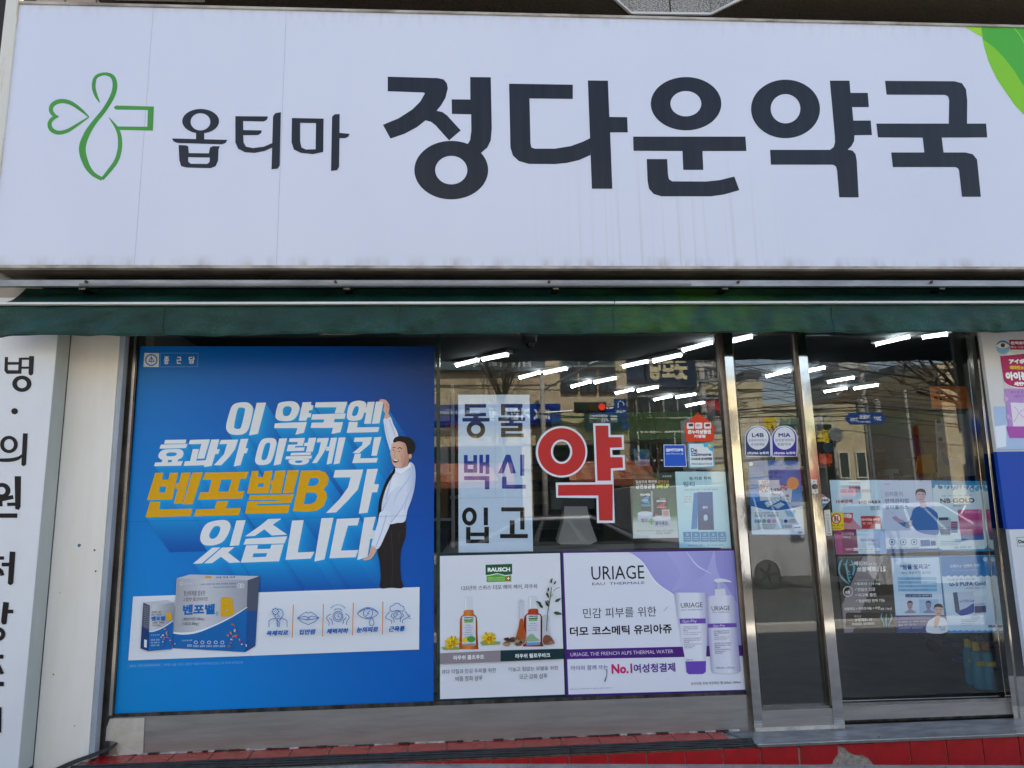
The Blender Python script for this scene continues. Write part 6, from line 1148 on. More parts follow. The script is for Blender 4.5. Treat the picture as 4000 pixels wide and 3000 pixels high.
for x0_, x1_, z0_, z1_ in ((a.x, a.x+.05, b.z, a.z), (b.x-.03, b.x, b.z, a.z), (a.x, b.x, b.z, b.z+.04), (a.x, b.x, (a.z+b.z)/2, (a.z+b.z)/2+.03)): box('bar', x0_, x1_, 1.48, 1.52, z0_, z1_, RP, rs, .004)
# shelving with cartons
def shelf_unit(name, label, x0, x1, y, d, levels, z1, m=IWH):
    t = empty(name, ((x0+x1)/2, y, 0), label, 'shelving')
    box('side_panel', x0, x0+.02, y, y+d, 0, z1, m, t); box('side_panel', x1-.02, x1, y, y+d, 0, z1, m, t); box('back_panel', x0+.02, x1-.02, y+d-.01, y+d, 0, z1, m, t)
    for z in levels: box('shelf', x0+.02, x1-.02, y, y+d-.012, z, z+.02, m, t)
    return t
rr = random.Random(21)
ORD = ['first', 'second', 'third', 'fourth', 'fifth', 'sixth', 'seventh', 'eighth', 'ninth', 'tenth', 'eleventh', 'twelfth', 'thirteenth']
CN = ['brown', 'pale grey', 'slate', 'silver grey', 'dull pink', 'blue', 'sage', 'white', 'grey', 'dark brown']
def fill(x0, x1, y, d, zs, hmax, where, grp):
    for lv, z in zip((('only',), ('lower', 'upper'), ('lower', 'middle', 'upper'), ('bottom', 'lower', 'middle', 'top'))[len(zs)-1], zs):
        x = x0; k = 0
        while x < x1-.1:
            w0 = rr.choice([.12, .16, .2, .26, .32]); h = rr.uniform(.45, .95)*hmax; w0 = min(w0, x1-x)
            if rr.random() < .92 and k < 13:
                c = rr.randrange(10); mb = MB().box(x+.004, x+w0-.004, y+rr.uniform(.0, .04), y+d*.8, z, z+h, KRs[c])
                if rr.random() < .5: mb.box(x+w0*.2, x+w0*.8, y-.0015, y+.0, z+h*.5, z+h*.75, rr.choice(KRs))
                tag(mb.build('product_box'), '%s carton, %s from left on the %s shelf %s' % (CN[c], ORD[k], lv, where), 'box', grp); k += 1
            x += w0+rr.uniform(0, .03)
shelf_unit('shelving_unit', 'white shelving unit of cartons behind the orange sticker', 2.55, 4.1, 3.6, .4, (1.35, 1.75, 2.1), 2.35)
fill(2.6, 4.05, 3.62, .36, (1.37, 1.77, 2.12), .30, 'behind the orange sticker', 'cartons behind the orange sticker')
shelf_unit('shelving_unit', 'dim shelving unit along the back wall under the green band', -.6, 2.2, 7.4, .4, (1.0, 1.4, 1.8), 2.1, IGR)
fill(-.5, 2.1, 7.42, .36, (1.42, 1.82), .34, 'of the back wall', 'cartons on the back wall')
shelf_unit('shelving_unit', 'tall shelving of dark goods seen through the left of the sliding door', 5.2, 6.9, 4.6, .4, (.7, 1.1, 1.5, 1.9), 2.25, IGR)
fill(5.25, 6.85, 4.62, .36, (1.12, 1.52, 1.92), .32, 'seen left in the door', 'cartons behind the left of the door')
shelf_unit('shelving_unit', 'white shelving at the right inside the sliding door behind the banner', 6.9, 8.4, 3.2, .4, (.7, 1.1, 1.5, 1.9), 2.2)
fill(6.95, 8.35, 3.22, .36, (1.12, 1.52, 1.92), .32, 'right inside the door', 'cartons right inside the door')
# small blue leaflet rack and glass jar on the counter, right
lb = sheet_thing('leaflet_holder', 'small pale blue leaflet holder standing behind the red letter', [(1457, 838), (1568, 842), (1576, 950), (1472, 958)], w_, .5, '#3f7a92', 'leaflet holder', th=.01)
p = Print(.5, w_); p.poly([(1498, 880), (1545, 880), (1548, 950), (1502, 952)], '#2a6ab0'); p.oval(1485, 880, 10, 14, '#b88a4a'); p.oval(1552, 885, 9, 13, '#b88a4a'); p.build('print', lb)
# banner, hanging board, yellow stand, bins behind the door
wbn = sheet_thing('bandage_banner', 'white banner of a bandaged figure and blue water splash inside the sliding door', [(3655, 1640), (3790, 1600), (3812, 1858), (3668, 1862)], lambda *a: list(a), 1.6, '#b3bac6', 'banner', th=.01)
p = Print(1.6, crop(3200, 1330, 3.13)); p.poly([(1380, 835), (1790, 835), (1790, 870), (1385, 870)], '#1e2a5a'); p.poly([(1385, 872), (1790, 872), (1792, 900), (1390, 898)], '#2a6a5a'); p.oval(1460, 985, 28, 28, '#262c48'); p.oval(1482, 1208, 28, 28, '#262c48')
p.curve([(1560, 1050), (1580, 1000), (1640, 990), (1700, 1010), (1715, 1080), (1720, 1180), (1700, 1390), (1600, 1400), (1580, 1250)], '#a8764c'); p.poly([(1560, 1070), (1730, 1075), (1735, 1380), (1610, 1400)], '#56747e'); p.curve([(1500, 1350), (1580, 1440), (1700, 1450), (1720, 1520), (1600, 1540), (1520, 1480)], '#5a84b8')
for k in range(5): p.line([(1440, 1045+k*14), (1520-8*k, 1050+k*14)], 4, '#5a6070'); p.line([(1470, 1265+k*14), (1550-8*k, 1270+k*14)], 4, '#5a6070')
p.build('print', wbn)
ob = sheet_thing('hanging_orange_board', 'orange board with black Hangul hanging inside the sliding door', [(3632, 1509), (3775, 1509), (3797, 1597), (3642, 1594)], lambda *a: list(a), .35, '#c4701a', 'hanging sign', th=.006)
p = Print(.35, crop(3200, 1330, 3.13)); p.text('피부자극', 1430, 612, 1615, 668, '#1c1712', bold=.04); p.text('이 적은', 1624, 618, 1760, 664, '#9a5a1c'); p.text('저 알러지성', 1404, 680, 1650, 732, '#1c1712', bold=.04); p.text('반창고', 1665, 684, 1800, 728, '#8a4a14'); p.text('스킨가드 밴드', 1490, 748, 1760, 784, '#e0c8a0', bold=.02); p.build('lettering', ob)
tr = empty('goods_trolley', (4.6, 1.6, 0), 'low dark trolley carrying green boxes inside the sliding door', 'trolley')
a, b = onz(3590, 2650, .12), onz(3760, 2700, .12)
box('deck', 4.15, 5.1, 1.7, 2.3, .12, .16, surf('slate_blue', '#2e3a52', '#3c4a64', rough=.5), tr, .005)
for x_, y_ in ((4.22, 1.78), (4.22, 2.2), (5.02, 1.78), (5.02, 2.2)): MB().lathe((x_, y_, .06), [(.05, -.02), (.06, -.015), (.06, .015), (.05, .02)], RUBBER, 14, 'y').build('wheel', tr)
GB = PM('#1a6a2c')
for k in range(3):
    o = box('green_box', 4.2, 4.62, 1.72, 2.0, .162+k*.085, .244+k*.085, GB, None, .003, label=('lowest', 'middle', 'topmost')[k]+' green box with white Hangul on the trolley', category='box')
    mb = MB(); put_text(mb, '김매프', Vector((4.24, 1.7185, .18+k*.085)), Vector((.12, 0, 0)), Vector((0, 0, .045)), Vector((0, -1, 0)), PM('#dfe6e0'), .04); mb.build('lettering', o)
bs = empty('blue_shelf', (4.9, 1.3, 0), 'blue metal display shelf low inside the right of the sliding door', 'shelf'); BSM = surf('blue_metal', '#1c3f72', '#28508a', rough=.45)
for z in (.06, .5, .9): box('shelf', 3.95, 4.9, 1.18, 1.55, z, z+.03, BSM, bs)
for x_ in (4.52, 4.9): box('post', x_, x_+.03, 1.16, 1.19, 0, 1.6, BSM, bs)
for k, (px, py) in enumerate(((3800, 2675), (3832, 2690), (3868, 2692))):
    a = onz(px, py, .09); a.y = min(a.y, 1.5); t = empty('insect_spray_can', (a.x, a.y, .09), ('left', 'middle', 'right')[k]+' pale blue insect spray can with yellow lettering on the blue shelf', 'spray can')
    MB().lathe((a.x, a.y, .09), [(.036, 0), (.038, .01), (.038, .22), (.03, .24), (.012, .25)], PM('#2f8fb8'), 20).build('can', t, smooth=True)
    MB().lathe((a.x, a.y, .34), [(.022, 0), (.024, .01), (.022, .05), (.01, .055)], PM('#d8c84a' if k < 2 else '#a86a2c'), 14).build('cap', t)
    mb = MB(); put_text(mb, '에프킬라', Vector((a.x-.036, a.y-.0395, .24)), Vector((.072, 0, 0)), Vector((0, 0, .035)), Vector((0, -1, 0)), PM('#e6d820'), .07); mb.build('lettering', t)
ib = sheet_thing('snow_globe_sign', 'yellow floor stand inside the door in front of the shelving', [(3590, 1780), (3640, 1770), (3655, 1850), (3575, 1852)], lambda *a: list(a), 2.0, '#b88a1c', 'floor stand', th=.02)
ib.name = 'yellow_floor_stand'
tag(box('blue_bin', at(3752, 1790, 2.2).x, at(3800, 1790, 2.2).x, 2.2, 2.5, .9, at(3752, 1785, 2.2).z, PM('#24427e'), None, .01), 'dark blue bin behind the white bandage banner', 'bin')
wr = empty('wide_wall_shelf', (5.5, 5.6, 0), 'blue-black carton printed with a lens on the shelf at the left of the door', 'box'); a, b = at(3202, 1725, 2.4), at(3258, 1772, 2.4)
box('carton', a.x, b.x, 2.4, 2.6, b.z, a.z, PM('#15253a'), wr); MB().lathe(((a.x+b.x)/2+.01, 2.398, (a.z+b.z)/2), [(.05, -.002), (.052, 0)], PM('#3f7a98'), 20, 'y').build('lens_print', wr); wr.name = 'camera_carton'

# ================================================================ THE STREET BEHIND THE CAMERA (seen mirrored in the glass)
def V(px, py, Yv): a = at(px, py, Yv); return Vector((a.x, -Yv, a.z))
class TextSet:
    def __init__(s): s.items = []
    def build(s, name, parent):
        for m in s.items: m.build(name, parent)
def street_text(mb, s, x0, x1, y, z0, z1, h, bold=.04, n=0):
    """faces the shop: reads from the shop, so it runs towards -x"""
    m_ = MB(); mb.items.append(m_)
    put_text(m_, s, Vector((x1, y, z0)), Vector((x0-x1, 0, 0)), Vector((0, 0, z1-z0)), Vector((0, 1, 0)), PM(h), bold)
STONE = surf('pale_stone', '#b8a886', '#cdbd9a', rough=.8, scale=3, bump=.1)
WINM = surf('dark_window_glass', '#1c2a2c', '#2e4444', rough=.08, scale=1, spec=.8)
def win(t, x0, x1, y, z0, z1, fm, bars=1):
    f = MB(); w_ = .06
    f.box(x0, x1, y, y+.06, z0, z0+w_, fm); f.box(x0, x1, y, y+.06, z1-w_, z1, fm); f.box(x0, x0+w_, y, y+.06, z0+w_, z1-w_, fm); f.box(x1-w_, x1, y, y+.06, z0+w_, z1-w_, fm)
    for k in range(1, bars+1): xb = x0+(x1-x0)*k/(bars+1); f.box(xb-.025, xb+.025, y, y+.05, z0+w_, z1-w_, fm)
    o = f.build('window', t); MB().box(x0+w_, x1-w_, y+.012, y+.02, z0+w_, z1-w_, WINM).build('pane', o); return o
FMW, FMD = PM('#c8c8c2'), PM('#4a3a34')
def bld(name, label, x0, x1, y, dep, z1, m, wins=(), roof=True):
    t = empty(name, ((x0+x1)/2, y, 0), label, 'building'); box('wall', x0, x1, y-dep, y, -.1, z1, m, t)
    if roof: box('parapet', x0-.05, x1+.05, y-dep-.05, y+.06, z1, z1+.25, m, t)
    for w in wins: win(t, w[0], w[1], y+.004, w[2], w[3], w[4] if len(w) > 4 else FMW, w[5] if len(w) > 5 else 1)
    return t
# bank
bk = bld('bank_building', 'pale stone bank with blue sign bands opposite the shop', -14, 5.15, -18.1, 8, 9.2, STONE, [(3.0+.62*k, 3.55+.62*k, 4.95, 5.75, FMD, 1) for k in range(3)]+[(3.0, 4.8, 5.8, 6.9, PM('#7a8a80'), 2), (-6, -3, 4.9, 6.6, FMD, 3), (-11, -8, 4.9, 6.6, FMD, 3)])
pnl = MB().box(-.69, .69, 0, .03, .0, .585, STONE); pr = None; rr = random.Random(31)
for j in range(8):
    for i in range(14):
        x = -13.2+i*1.4; z = 4.65+j*.6-(.6 if j == 0 else 0)
        if j == 0: continue
        if x > 2.2 and z < 7 or (-7 < x < -2.4 and z < 6.7) or (-11.8 < x < -7.4 and z < 6.7): continue
        if pr is None: pr = pnl.build('stone_panel', bk); o = pr
        else: o = pr.copy(); COL.objects.link(o); o.parent = bk
        o.location = (x-bk.location.x, .002+.015, z-bk.location.z)
GF = surf('shopfront_dark', '#15191b', '#2a3032', rough=.15, scale=.6)
box('shopfront_glass', -13.5, 4.9, -18.09, -18.03, .1, 3.3, GF, bk)
for x_ in (-9, -5, -1.6, 1.9, 5.0): box('pier', x_-.2, x_+.12, -18.1, -17.98, 0, 4.0, STONE, bk)
bb = box('sign_band', -13.5, 2.95, -18.08, -17.9, 3.95, 4.6, PM('#1b3f9a'), bk); mb = TextSet()
street_text(mb, 'Industrial Bank of Korea', -.9, .4, -17.895, 4.3, 4.45, '#dfe6f2', .02); street_text(mb, 'IBK 기업은행', .7, 2.6, -17.895, 4.08, 4.48, '#dfe6f2'); mb.build('lettering', bk)
box('sign_band', 3.75, 5.1, -18.08, -17.9, 3.75, 4.5, PM('#1b3f9a'), bk); mb = TextSet(); street_text(mb, 'IBK 기업은행', 3.85, 4.75, -17.895, 3.95, 4.25, '#e6ebf4', .04); mb.build('lettering', bk)
box('sign_band', -3, 2.5, -18.08, -17.92, 5.7, 6.25, PM('#5d6c70'), bk); mb = TextSet(); street_text(mb, '임플란트 치과', -.2, 2.1, -17.915, 5.8, 6.1, '#d6dadb'); mb.build('lettering', bk)
# the other buildings of the row
gm = bld('goodmorning_building', 'dark glazed corner building with a navy sign board opposite', 5.2, 7.75, -19.0, 8, 9, surf('dark_clad', '#2b3134', '#3d4548', rough=.4), [(5.6, 7.5, 4.2, 5.0, PM('#9aa09a'), 3), (5.6, 7.5, 2.8, 3.8, FMW, 2)]); gm.name = 'corner_building'
box('sign_board', 6.0, 7.65, -19.0, -18.8, 5.25, 6.6, PM('#23324a'), gm); mb = TextSet(); street_text(mb, '굿모닝', 6.1, 7.4, -18.795, 5.5, 6.2, '#d8ccA6'.lower(), .05); mb.build('lettering', gm); box('sign_board', 5.25, 5.9, -19.0, -18.8, 5.5, 6.6, PM('#24385a'), gm)
pc = bld('pc_room_building', 'cream two storey building with a red lettered dark sign and green roof', 7.9, 10.4, -20, 8, 5.35, surf('cream_wall', '#c2b894', '#d4caa8', rough=.85, scale=2), [(8.95, 9.5, 3.4, 4.5, FMD, 1)]); pc.name = 'cream_building'
box('sign_board', 8.0, 8.95, -20, -19.85, 4.15, 5.1, PM('#23262c'), pc); mb = TextSet(); street_text(mb, 'PC', 8.1, 8.8, -19.845, 4.45, 4.95, '#c42a30', .08); mb.build('lettering', pc); MB().prism([(7.8, -20.3, 5.26), (9.6, -20.3, 5.26), (8.3, -20.3, 5.9)], (0, -7, 0), PM('#1c6a44')).build('roof', pc)
ks = bld('karaoke_building', 'low pale building with yellow lettering along its parapet opposite the narrow pane', 10.5, 14.2, -22.4, 8, 4.9, surf('pale_tiled_wall', '#b9b39a', '#cbc5ac', rough=.8, scale=2), [(11.2+.9*k, 11.7+.9*k, 2.9, 3.7, FMD, 1) for k in range(3)]); ks.name = 'karaoke_building'
mb = TextSet(); street_text(mb, '7080', 10.9, 11.9, -22.33, 4.15, 4.65, '#d6c21c', .07); street_text(mb, '라이브', 12.0, 13.2, -22.33, 4.15, 4.6, '#2a6a3a', .06); mb.build('lettering', ks)
box('shop_sign_board', 10.7, 14, -22.4, -22.1, 1.9, 2.6, PM('#6a2a2a'), ks); box('shop_sign_board', 10.55, 11.1, -22.35, -22.2, 2.7, 4.0, PM('#a83248'), ks); box('shop_sign_board', 13.2, 13.9, -22.35, -22.0, .8, 4.3, PM('#20221c'), ks); mb = TextSet(); street_text(mb, '원조', 13.3, 13.8, -21.99, 3.6, 4.1, '#d8b81c', .05); street_text(mb, '마사지', 13.3, 13.8, -21.99, 2.7, 3.2, '#c8502c', .05); mb.build('lettering', ks)
def cols(px0, px1, Yv): return at(px0, 1700, Yv).x, at(px1, 1700, Yv).x
x0, x1 = cols(3235, 3335, 27); b_ = bld('tiled_shop_building', 'beige tiled three bay building left in the sliding door reflection', x0, x1+.6, -27, 8, at(3280, 1600, 27).z, surf('tile_beige', '#b4a888', '#c8bc9c', rough=.7), [(x0+.4+.8*k, x0+.9+.8*k, 2.4, 3.6, FMW, 0) for k in range(2)])
box('sign_board', x0+.1, x1, -27, -26.8, 1.5, 2.1, PM('#2c2c2e'), b_); mb = TextSet(); street_text(mb, '삼겹살', x0+.2, x1-.2, -26.79, 1.6, 2.0, '#d04a24', .06); mb.build('lettering', b_)
x0, x1 = cols(3345, 3428, 33); b_ = bld('yellow_rendered_building', 'yellow rendered building beside the red brick one opposite', x0, x1, -33, 9, at(3380, 1560, 33).z, surf('yellow_render', '#b89a5c', '#c8ac6e', rough=.85), [(x0+.4, x0+1.4, 4, 5.2, FMW, 1), (x0+1.8, x1-.3, 4, 5.2, FMW, 1)])
box('sign_board', x0+.2, x1-.1, -33, -32.8, 2.2, 3.2, PM('#2f8aa0'), b_); box('sign_board', x1-.9, x1-.1, -32.7, -32.5, 1.2, 5.2, PM('#c8c8c4'), b_); mb = TextSet(); street_text(mb, '부동산', x1-.8, x1-.2, -32.49, 4.2, 4.6, '#2a3a6a', .04); mb.build('lettering', b_)
x0, x1 = cols(3430, 3520, 30); b_ = bld('red_brick_building', 'red brick three storey building with white window frames opposite', x0, x1, -30, 9, at(3470, 1580, 30).z, surf('brick_red', '#7a2c22', '#90382c', rough=.85, scale=8), [(x0+.3+1.1*k, x0+.9+1.1*k, z, z+1.1, FMW, 1) for k in range(2) for z in (2.3, 4.2)])
x0, x1 = cols(3560, 3690, 26); b_ = bld('white_shop_building', 'white building with an upright blue sign at right of the reflection', x0, x1, -26, 8, at(3600, 1650, 26).z, surf('white_render', '#b4b4ae', '#c8c8c2', rough=.85), [(x0+2.4, x0+3.2, 2.4, 3.4, FMD, 1)])
box('sign_board', x0+.6, x0+1.3, -26, -25.8, 1.2, 4.3, PM('#5f93b8'), b_); mb = TextSet()
for k, t in enumerate('동물병원'): street_text(mb, t, x0+.7, x0+1.2, -25.79, 3.7-k*.6, 4.15-k*.6, '#20304a', .05)
mb.build('lettering', b_); box('sign_board', x0+.1, x0+.5, -25.9, -25.8, 2.2, 4.6, PM('#9a2430'), b_)
x0, x1 = cols(3700, 4200, 24); bld('far_corner_building', 'plain beige building at the far right of the street opposite', x0, x1, -24, 8, 6.8, STONE, [(x0+.6+1.5*k, x0+1.5+1.5*k, z, z+1.2, FMD, 1) for k in range(4) for z in (1.6, 4.2)])
bld('left_corner_building', 'plain grey building at the far left of the street opposite', -34, -15, -19, 9, 8.5, surf('grey_render', '#8c8a84', '#a09e98', rough=.85), [(-32+2.8*k, -30+2.8*k, z, z+1.3, FMD, 1) for k in range(6) for z in (1.6, 5)])
# apartment towers
APW = surf('apartment_wall', '#b3b2ac', '#c4c3bd', rough=.85, scale=.3)
def tower(label, px0, px1, pyt, Yv, cols_, penth=True):
    a, b = at(px0, pyt, Yv), at(px1, pyt, Yv); t = empty('apartment_block', ((a.x+b.x)/2, -Yv, 0), label, 'building'); z1 = a.z
    box('wall', a.x, b.x, -Yv-12, -Yv, -.3, z1, APW, t); box('roof_band', a.x-.3, b.x+.3, -Yv-12.3, -Yv+.3, z1, z1+1.0, PM('#5c6468'), t)
    if penth: box('roof_house', a.x+2, a.x+7, -Yv-8, -Yv-2, z1+1, z1+4.5, APW, t)
    w_ = (b.x-a.x)/cols_; mw = MB(); W2 = None; fl = 2.85; n = int(z1//fl)
    for j in range(n-1, max(-1, n-7), -1):
        for i in range(cols_):
            x = a.x+w_*i+w_*.12; z = z1-(n-j)*fl+.6
            if W2 is None: W2 = win(t, x, x+w_*.76, -Yv+.01, z, z+1.7, FMW, 1); W0 = (W2.location.copy(), x, z)
            else:
                o = W2.copy(); COL.objects.link(o); o.parent = t; o.location = W0[0]+Vector((x-W0[1], 0, z-W0[2]))
                for ch in W2.children: c = ch.copy(); COL.objects.link(c); c.parent = o
        box('balcony_rail', a.x, b.x, -Yv+.02, -Yv+.25, z1-(n-j)*fl-.05, z1-(n-j)*fl+.15, APW, t)
tower('nearer pale apartment block behind the cream building', 2672, 2815, 1372, 120, 8, False)
tower('wide pale apartment block behind the street left of the bare tree', 3262, 3470, 1475, 105, 10)
tower('tall pale apartment block behind the branches of the bare tree', 3500, 3640, 1455, 90, 6, False)
tower('small far apartment block over the karaoke building', 2912, 2965, 1472, 110, 3, False)

# street furniture
CP = surf('concrete_pole', '#8a8880', '#a3a198', rough=.85, scale=6)
def pole(name, label, cat, x, y, h, r0=.13, r1=.09, m=CP):
    t = empty(name, (x, y, -.06), label, cat); MB().tube([(x, y, -.06), (x, y, h*.5), (x, y, h)], [r0, (r0+r1)/2, r1], m, 10).build('shaft', t, smooth=True); return t
a = V(2117, 1465, 17.6); pl = pole('signal_pole', 'grey signal pole carrying a traffic light arm across from the window', 'pole', a.x, -17.6, a.z, .1, .07)
l = V(2335, 1592, 17.6); MB().tube([(a.x, -17.6, l.z-.15), (l.x+.9, -17.6, l.z)], .035, GALV, 8).build('arm', pl)
MB().tube([(a.x, -17.6, a.z-.5), ((a.x+V(2320, 1420, 17).x)/2, -17.3, a.z-.1), (V(2320, 1420, 17).x, -17, V(2320, 1420, 17).z)], .03, GALV, 8).build('lamp_arm', pl); MB().tube([(V(2300, 1425, 17).x, -17, V(2300, 1425, 17).z), (V(2345, 1410, 17).x, -17, V(2345, 1410, 17).z)], [.05, .09], GALV, 8).build('lamp_head', pl)
tl = empty('traffic_light', (l.x, -17.55, l.z), 'black horizontal traffic light showing red on the signal arm', 'traffic light'); box('body', l.x-.75, l.x+.25, -17.62, -17.46, l.z-.17, l.z+.17, RUBBER, tl, .03)
for k, c in enumerate((('#1a3a22'), ('#4a3a10'))): MB().lathe((l.x-.55+k*.32, -17.45, l.z), [(.11, .0), (.11, .02)], PM(c), 14, 'y').build('lens', tl)
MB().lathe((l.x+.1, -17.45, l.z), [(.11, .0), (.11, .03)], emit('red_signal', (1, .05, .02, 1), .5), 14, 'y').build('lens', tl, label='lit red lens')
s_ = V(2422, 1597, 17.6); us = empty('turn_sign', (s_.x, -17.5, s_.z), 'blue U turn sign with Hangul hanging from the signal arm', 'road sign'); a_, b_ = V(2398, 1558, 17.5), V(2450, 1618, 17.5); box('plate', a_.x, b_.x, -17.52, -17.49, b_.z, a_.z, PM('#1f4a8a'), us)
mb = TextSet(); street_text(mb, '비보호', a_.x+.05, b_.x-.05, -17.485, b_.z+.04, b_.z+.14, '#dfe6ee', .04); mb.build('lettering', us); mb = MB(); m_ = (a_.x+b_.x)/2; mb.tube([(m_-.08, -17.48, b_.z+.2), (m_-.08, -17.48, a_.z-.15), (m_, -17.48, a_.z-.07), (m_+.1, -17.48, a_.z-.15), (m_+.1, -17.48, a_.z-.22)], .02, PM('#dfe6ee'), 6); mb.build('symbol', us)
for k, (px, Yv, h, lab) in enumerate(((3395, 24, 7.2, 'utility pole hung with wires and transformers in front of the yellow building'), (3560, 22, 5.6, 'grey pole right of the brick building'), (2755, 19.4, 6.0, 'utility pole tangled with cables beside the cream building'), (3262, 18, 3.8, 'slim pole with a round mirror left in the door reflection'))):
    x = at(px, 1700, Yv).x; t = pole('utility_pole', lab, 'pole', x, -Yv, h, *((.14, .1) if k in (0, 2) else (.06, .05)))
    if k in (0, 2):
        for z in (h-.5, h-1.1): box('cross_arm', x-.7, x+.7, -Yv+.06, -Yv+.13, z, z+.07, GALV, t)
        for dx in (-.35, .35): MB().lathe((x+dx, -Yv+.25, h-2.3), [(.13, 0), (.16, .05), (.16, .55), (.1, .6)], CP, 10).build('transformer', t)
    if k == 3: MB().lathe((x, -Yv+.1, h-.3), [(.22, 0), (.25, .02), (.22, .05)], GALV, 16, 'y').build('mirror', t)
# blue street name sign
a_, b_ = V(3306, 1612, 16.8), V(3470, 1655, 16.8); sn = empty('street_name_sign', ((a_.x+b_.x)/2, -16.8, b_.z), 'blue arrow-ended street name sign on the pole by the shop reflection', 'street sign'); zc = (a_.z+b_.z)/2
MB().prism([(a_.x+.15, -16.8, a_.z), (b_.x-.15, -16.8, a_.z), (b_.x, -16.8, zc), (b_.x-.15, -16.8, b_.z), (a_.x+.15, -16.8, b_.z), (a_.x, -16.8, zc)], (0, -.03, 0), PM('#1c3f8c')).build('plate', sn); mb = TextSet()
street_text(mb, '가정로', a_.x+.45, b_.x-.5, -16.795, zc-.02, zc+.12, '#e0e6f0', .04); street_text(mb, 'Gajeong-ro', a_.x+.4, b_.x-.5, -16.795, zc-.14, zc-.06, '#e0e6f0', .01); street_text(mb, '205', a_.x+.15, a_.x+.4, -16.795, zc-.08, zc+.03, '#e0e6f0', .03); street_text(mb, '207', b_.x-.4, b_.x-.15, -16.795, zc-.06, zc+.06, '#e0e6f0', .03); mb.build('lettering', sn)
xp = (a_.x+b_.x)/2+.1; MB().tube([(xp, -16.86, -.1), (xp, -16.86, a_.z+.3)], .05, GALV, 8).build('post', sn)
# overhead wires
wb = MB(); rr = random.Random(13)
for k in range(17):
    z = 3.9+rr.random()*3.0; y = -16.4-rr.random()*3; x0 = -16; sag = rr.uniform(.2, .8); sl_ = rr.uniform(-.05, .05)
    xs = [-16+ i*3.2 for i in range(15)]; seglen = 15
    wb.tube([(x, y, z+sl_*x-sag*math.sin(math.pi*(((x+3) % seglen)/seglen))) for x in xs], rr.choice([.012, .016, .024]), RUBBER, 4)
for k in range(9):
    z = 4.6+rr.random()*2; wb.tube([(at(2755, 1500, 19.4).x, -19.3, z), (at(2755, 1500, 19.4).x+4, -21, z-.5), (at(3395, 1500, 24).x, -24, z+rr.uniform(-.3, 1.6))], .014, RUBBER, 4)
tag(wb.build('overhead_wires'), 'black overhead wires strung along the far side of the street', 'wires', kind='stuff')
# shop awnings opposite
for k, (px0, px1, lab) in enumerate(((1690, 2010, 'left salmon striped shop awning opposite'), (2225, 2570, 'right salmon striped shop awning opposite'))):
    a_, b_ = V(px0, 1850, 16.9), V(px1, 1900, 16.9); t = empty('striped_awning', ((a_.x+b_.x)/2, -17.5, 2), lab, 'awning'); n = 12
    for i in range(n):
        x0 = a_.x+(b_.x-a_.x)*i/n; x1 = a_.x+(b_.x-a_.x)*(i+1)/n
        MB().prism([(x0, -17.95, 2.75), (x1, -17.95, 2.75), (x1, -16.9, 2.15), (x0, -16.9, 2.15)], (0, 0, .02), PM('#8a5440' if i % 2 else '#9a6a54')).build('canvas_strip', t)
        MB().prism([(x0, -16.9, 2.16), (x1, -16.9, 2.16), (x1, -16.9, 1.98), (x0, -16.9, 1.98)], (0, .01, 0), PM('#7c4a38')).build('valance_strip', t)
# bare trees
BARK = surf('bark', '#3c342a', '#5a5042', rough=.9, scale=10); TWIG = surf('twig_bark', '#4a4030', '#6a6048', rough=.9, scale=10)
def tree(label, x, y, h, seed, lean=(0, 0), spread=.5, up=.55, n0=6, thick=.14, depth=4, first=.45, bias=None, kink=1.0):
    rr = random.Random(seed); t = empty('bare_tree', (x, y, -.1), label, 'tree'); tm, cm = MB(), MB()
    top = Vector((x+lean[0], y+lean[1], h*first)); tm.tube([(x, y, -.1), (x+lean[0]*.4, y+lean[1]*.4, h*first*.5), top], [thick, thick*.85, thick*.7], BARK, 8)
    def grow(p, d, L, r, lv):
        pts = [p]; q = p.copy(); dd = d.copy(); n = 3
        for i in range(n):
            dd = (dd+Vector((rr.gauss(0, .12), rr.gauss(0, .12), rr.gauss(0, .08)+.04*up))*kink).normalized(); q = q+dd*L/n; pts.append(q.copy())
        (tm if lv > depth-1 else cm).tube(pts, [r*(1-.5*i/n) for i in range(n+1)], BARK if lv > depth-2 else TWIG, 5 if lv > 1 else 3, False)
        if lv <= 0: return
        for k in range(rr.choice([2, 3, 3])):
            s = pts[rr.choice([1, 2, 3, 3])]; nd = (dd+Vector((rr.gauss(0, spread), rr.gauss(0, spread), rr.gauss(0, spread*.6)+up*.5))).normalized(); grow(s, nd, L*rr.uniform(.6, .85), r*.52, lv-1)
    for k in range(n0):
        az = 2*math.pi*k/n0+rr.random(); d = Vector((math.cos(az)*spread, math.sin(az)*spread, up+.3))
        if bias: d += Vector(bias)
        grow(top-Vector((0, 0, rr.random()*.3)), d.normalized(), h*(1-first)*.55, thick*.5, depth)
    tm.build('trunk', t, smooth=True); cm.build('crown', t)
a = V(1965, 1540, 16.4); tree('bare upswept street tree opposite the vaccine notice', a.x, -16.6, 7.6, 3, spread=.42, up=1.0, n0=16, depth=4, first=.60, thick=.06, kink=.7)
a = V(3665, 1585, 7.2); tree('bare tree reaching its limbs over the near side of the road', a.x, -4.75, 5.4, 12, lean=(-.1, -.2), spread=.55, up=.35, n0=6, depth=5, first=.46, thick=.085, bias=(-.5, -.5, .1), kink=1.4)
a = V(2545, 1500, 14); tree('slim bare tree opposite in front of the dark corner building', a.x+.8, -16.9, 5.2, 5, spread=.35, up=.9, n0=6, depth=3, first=.5, thick=.07)

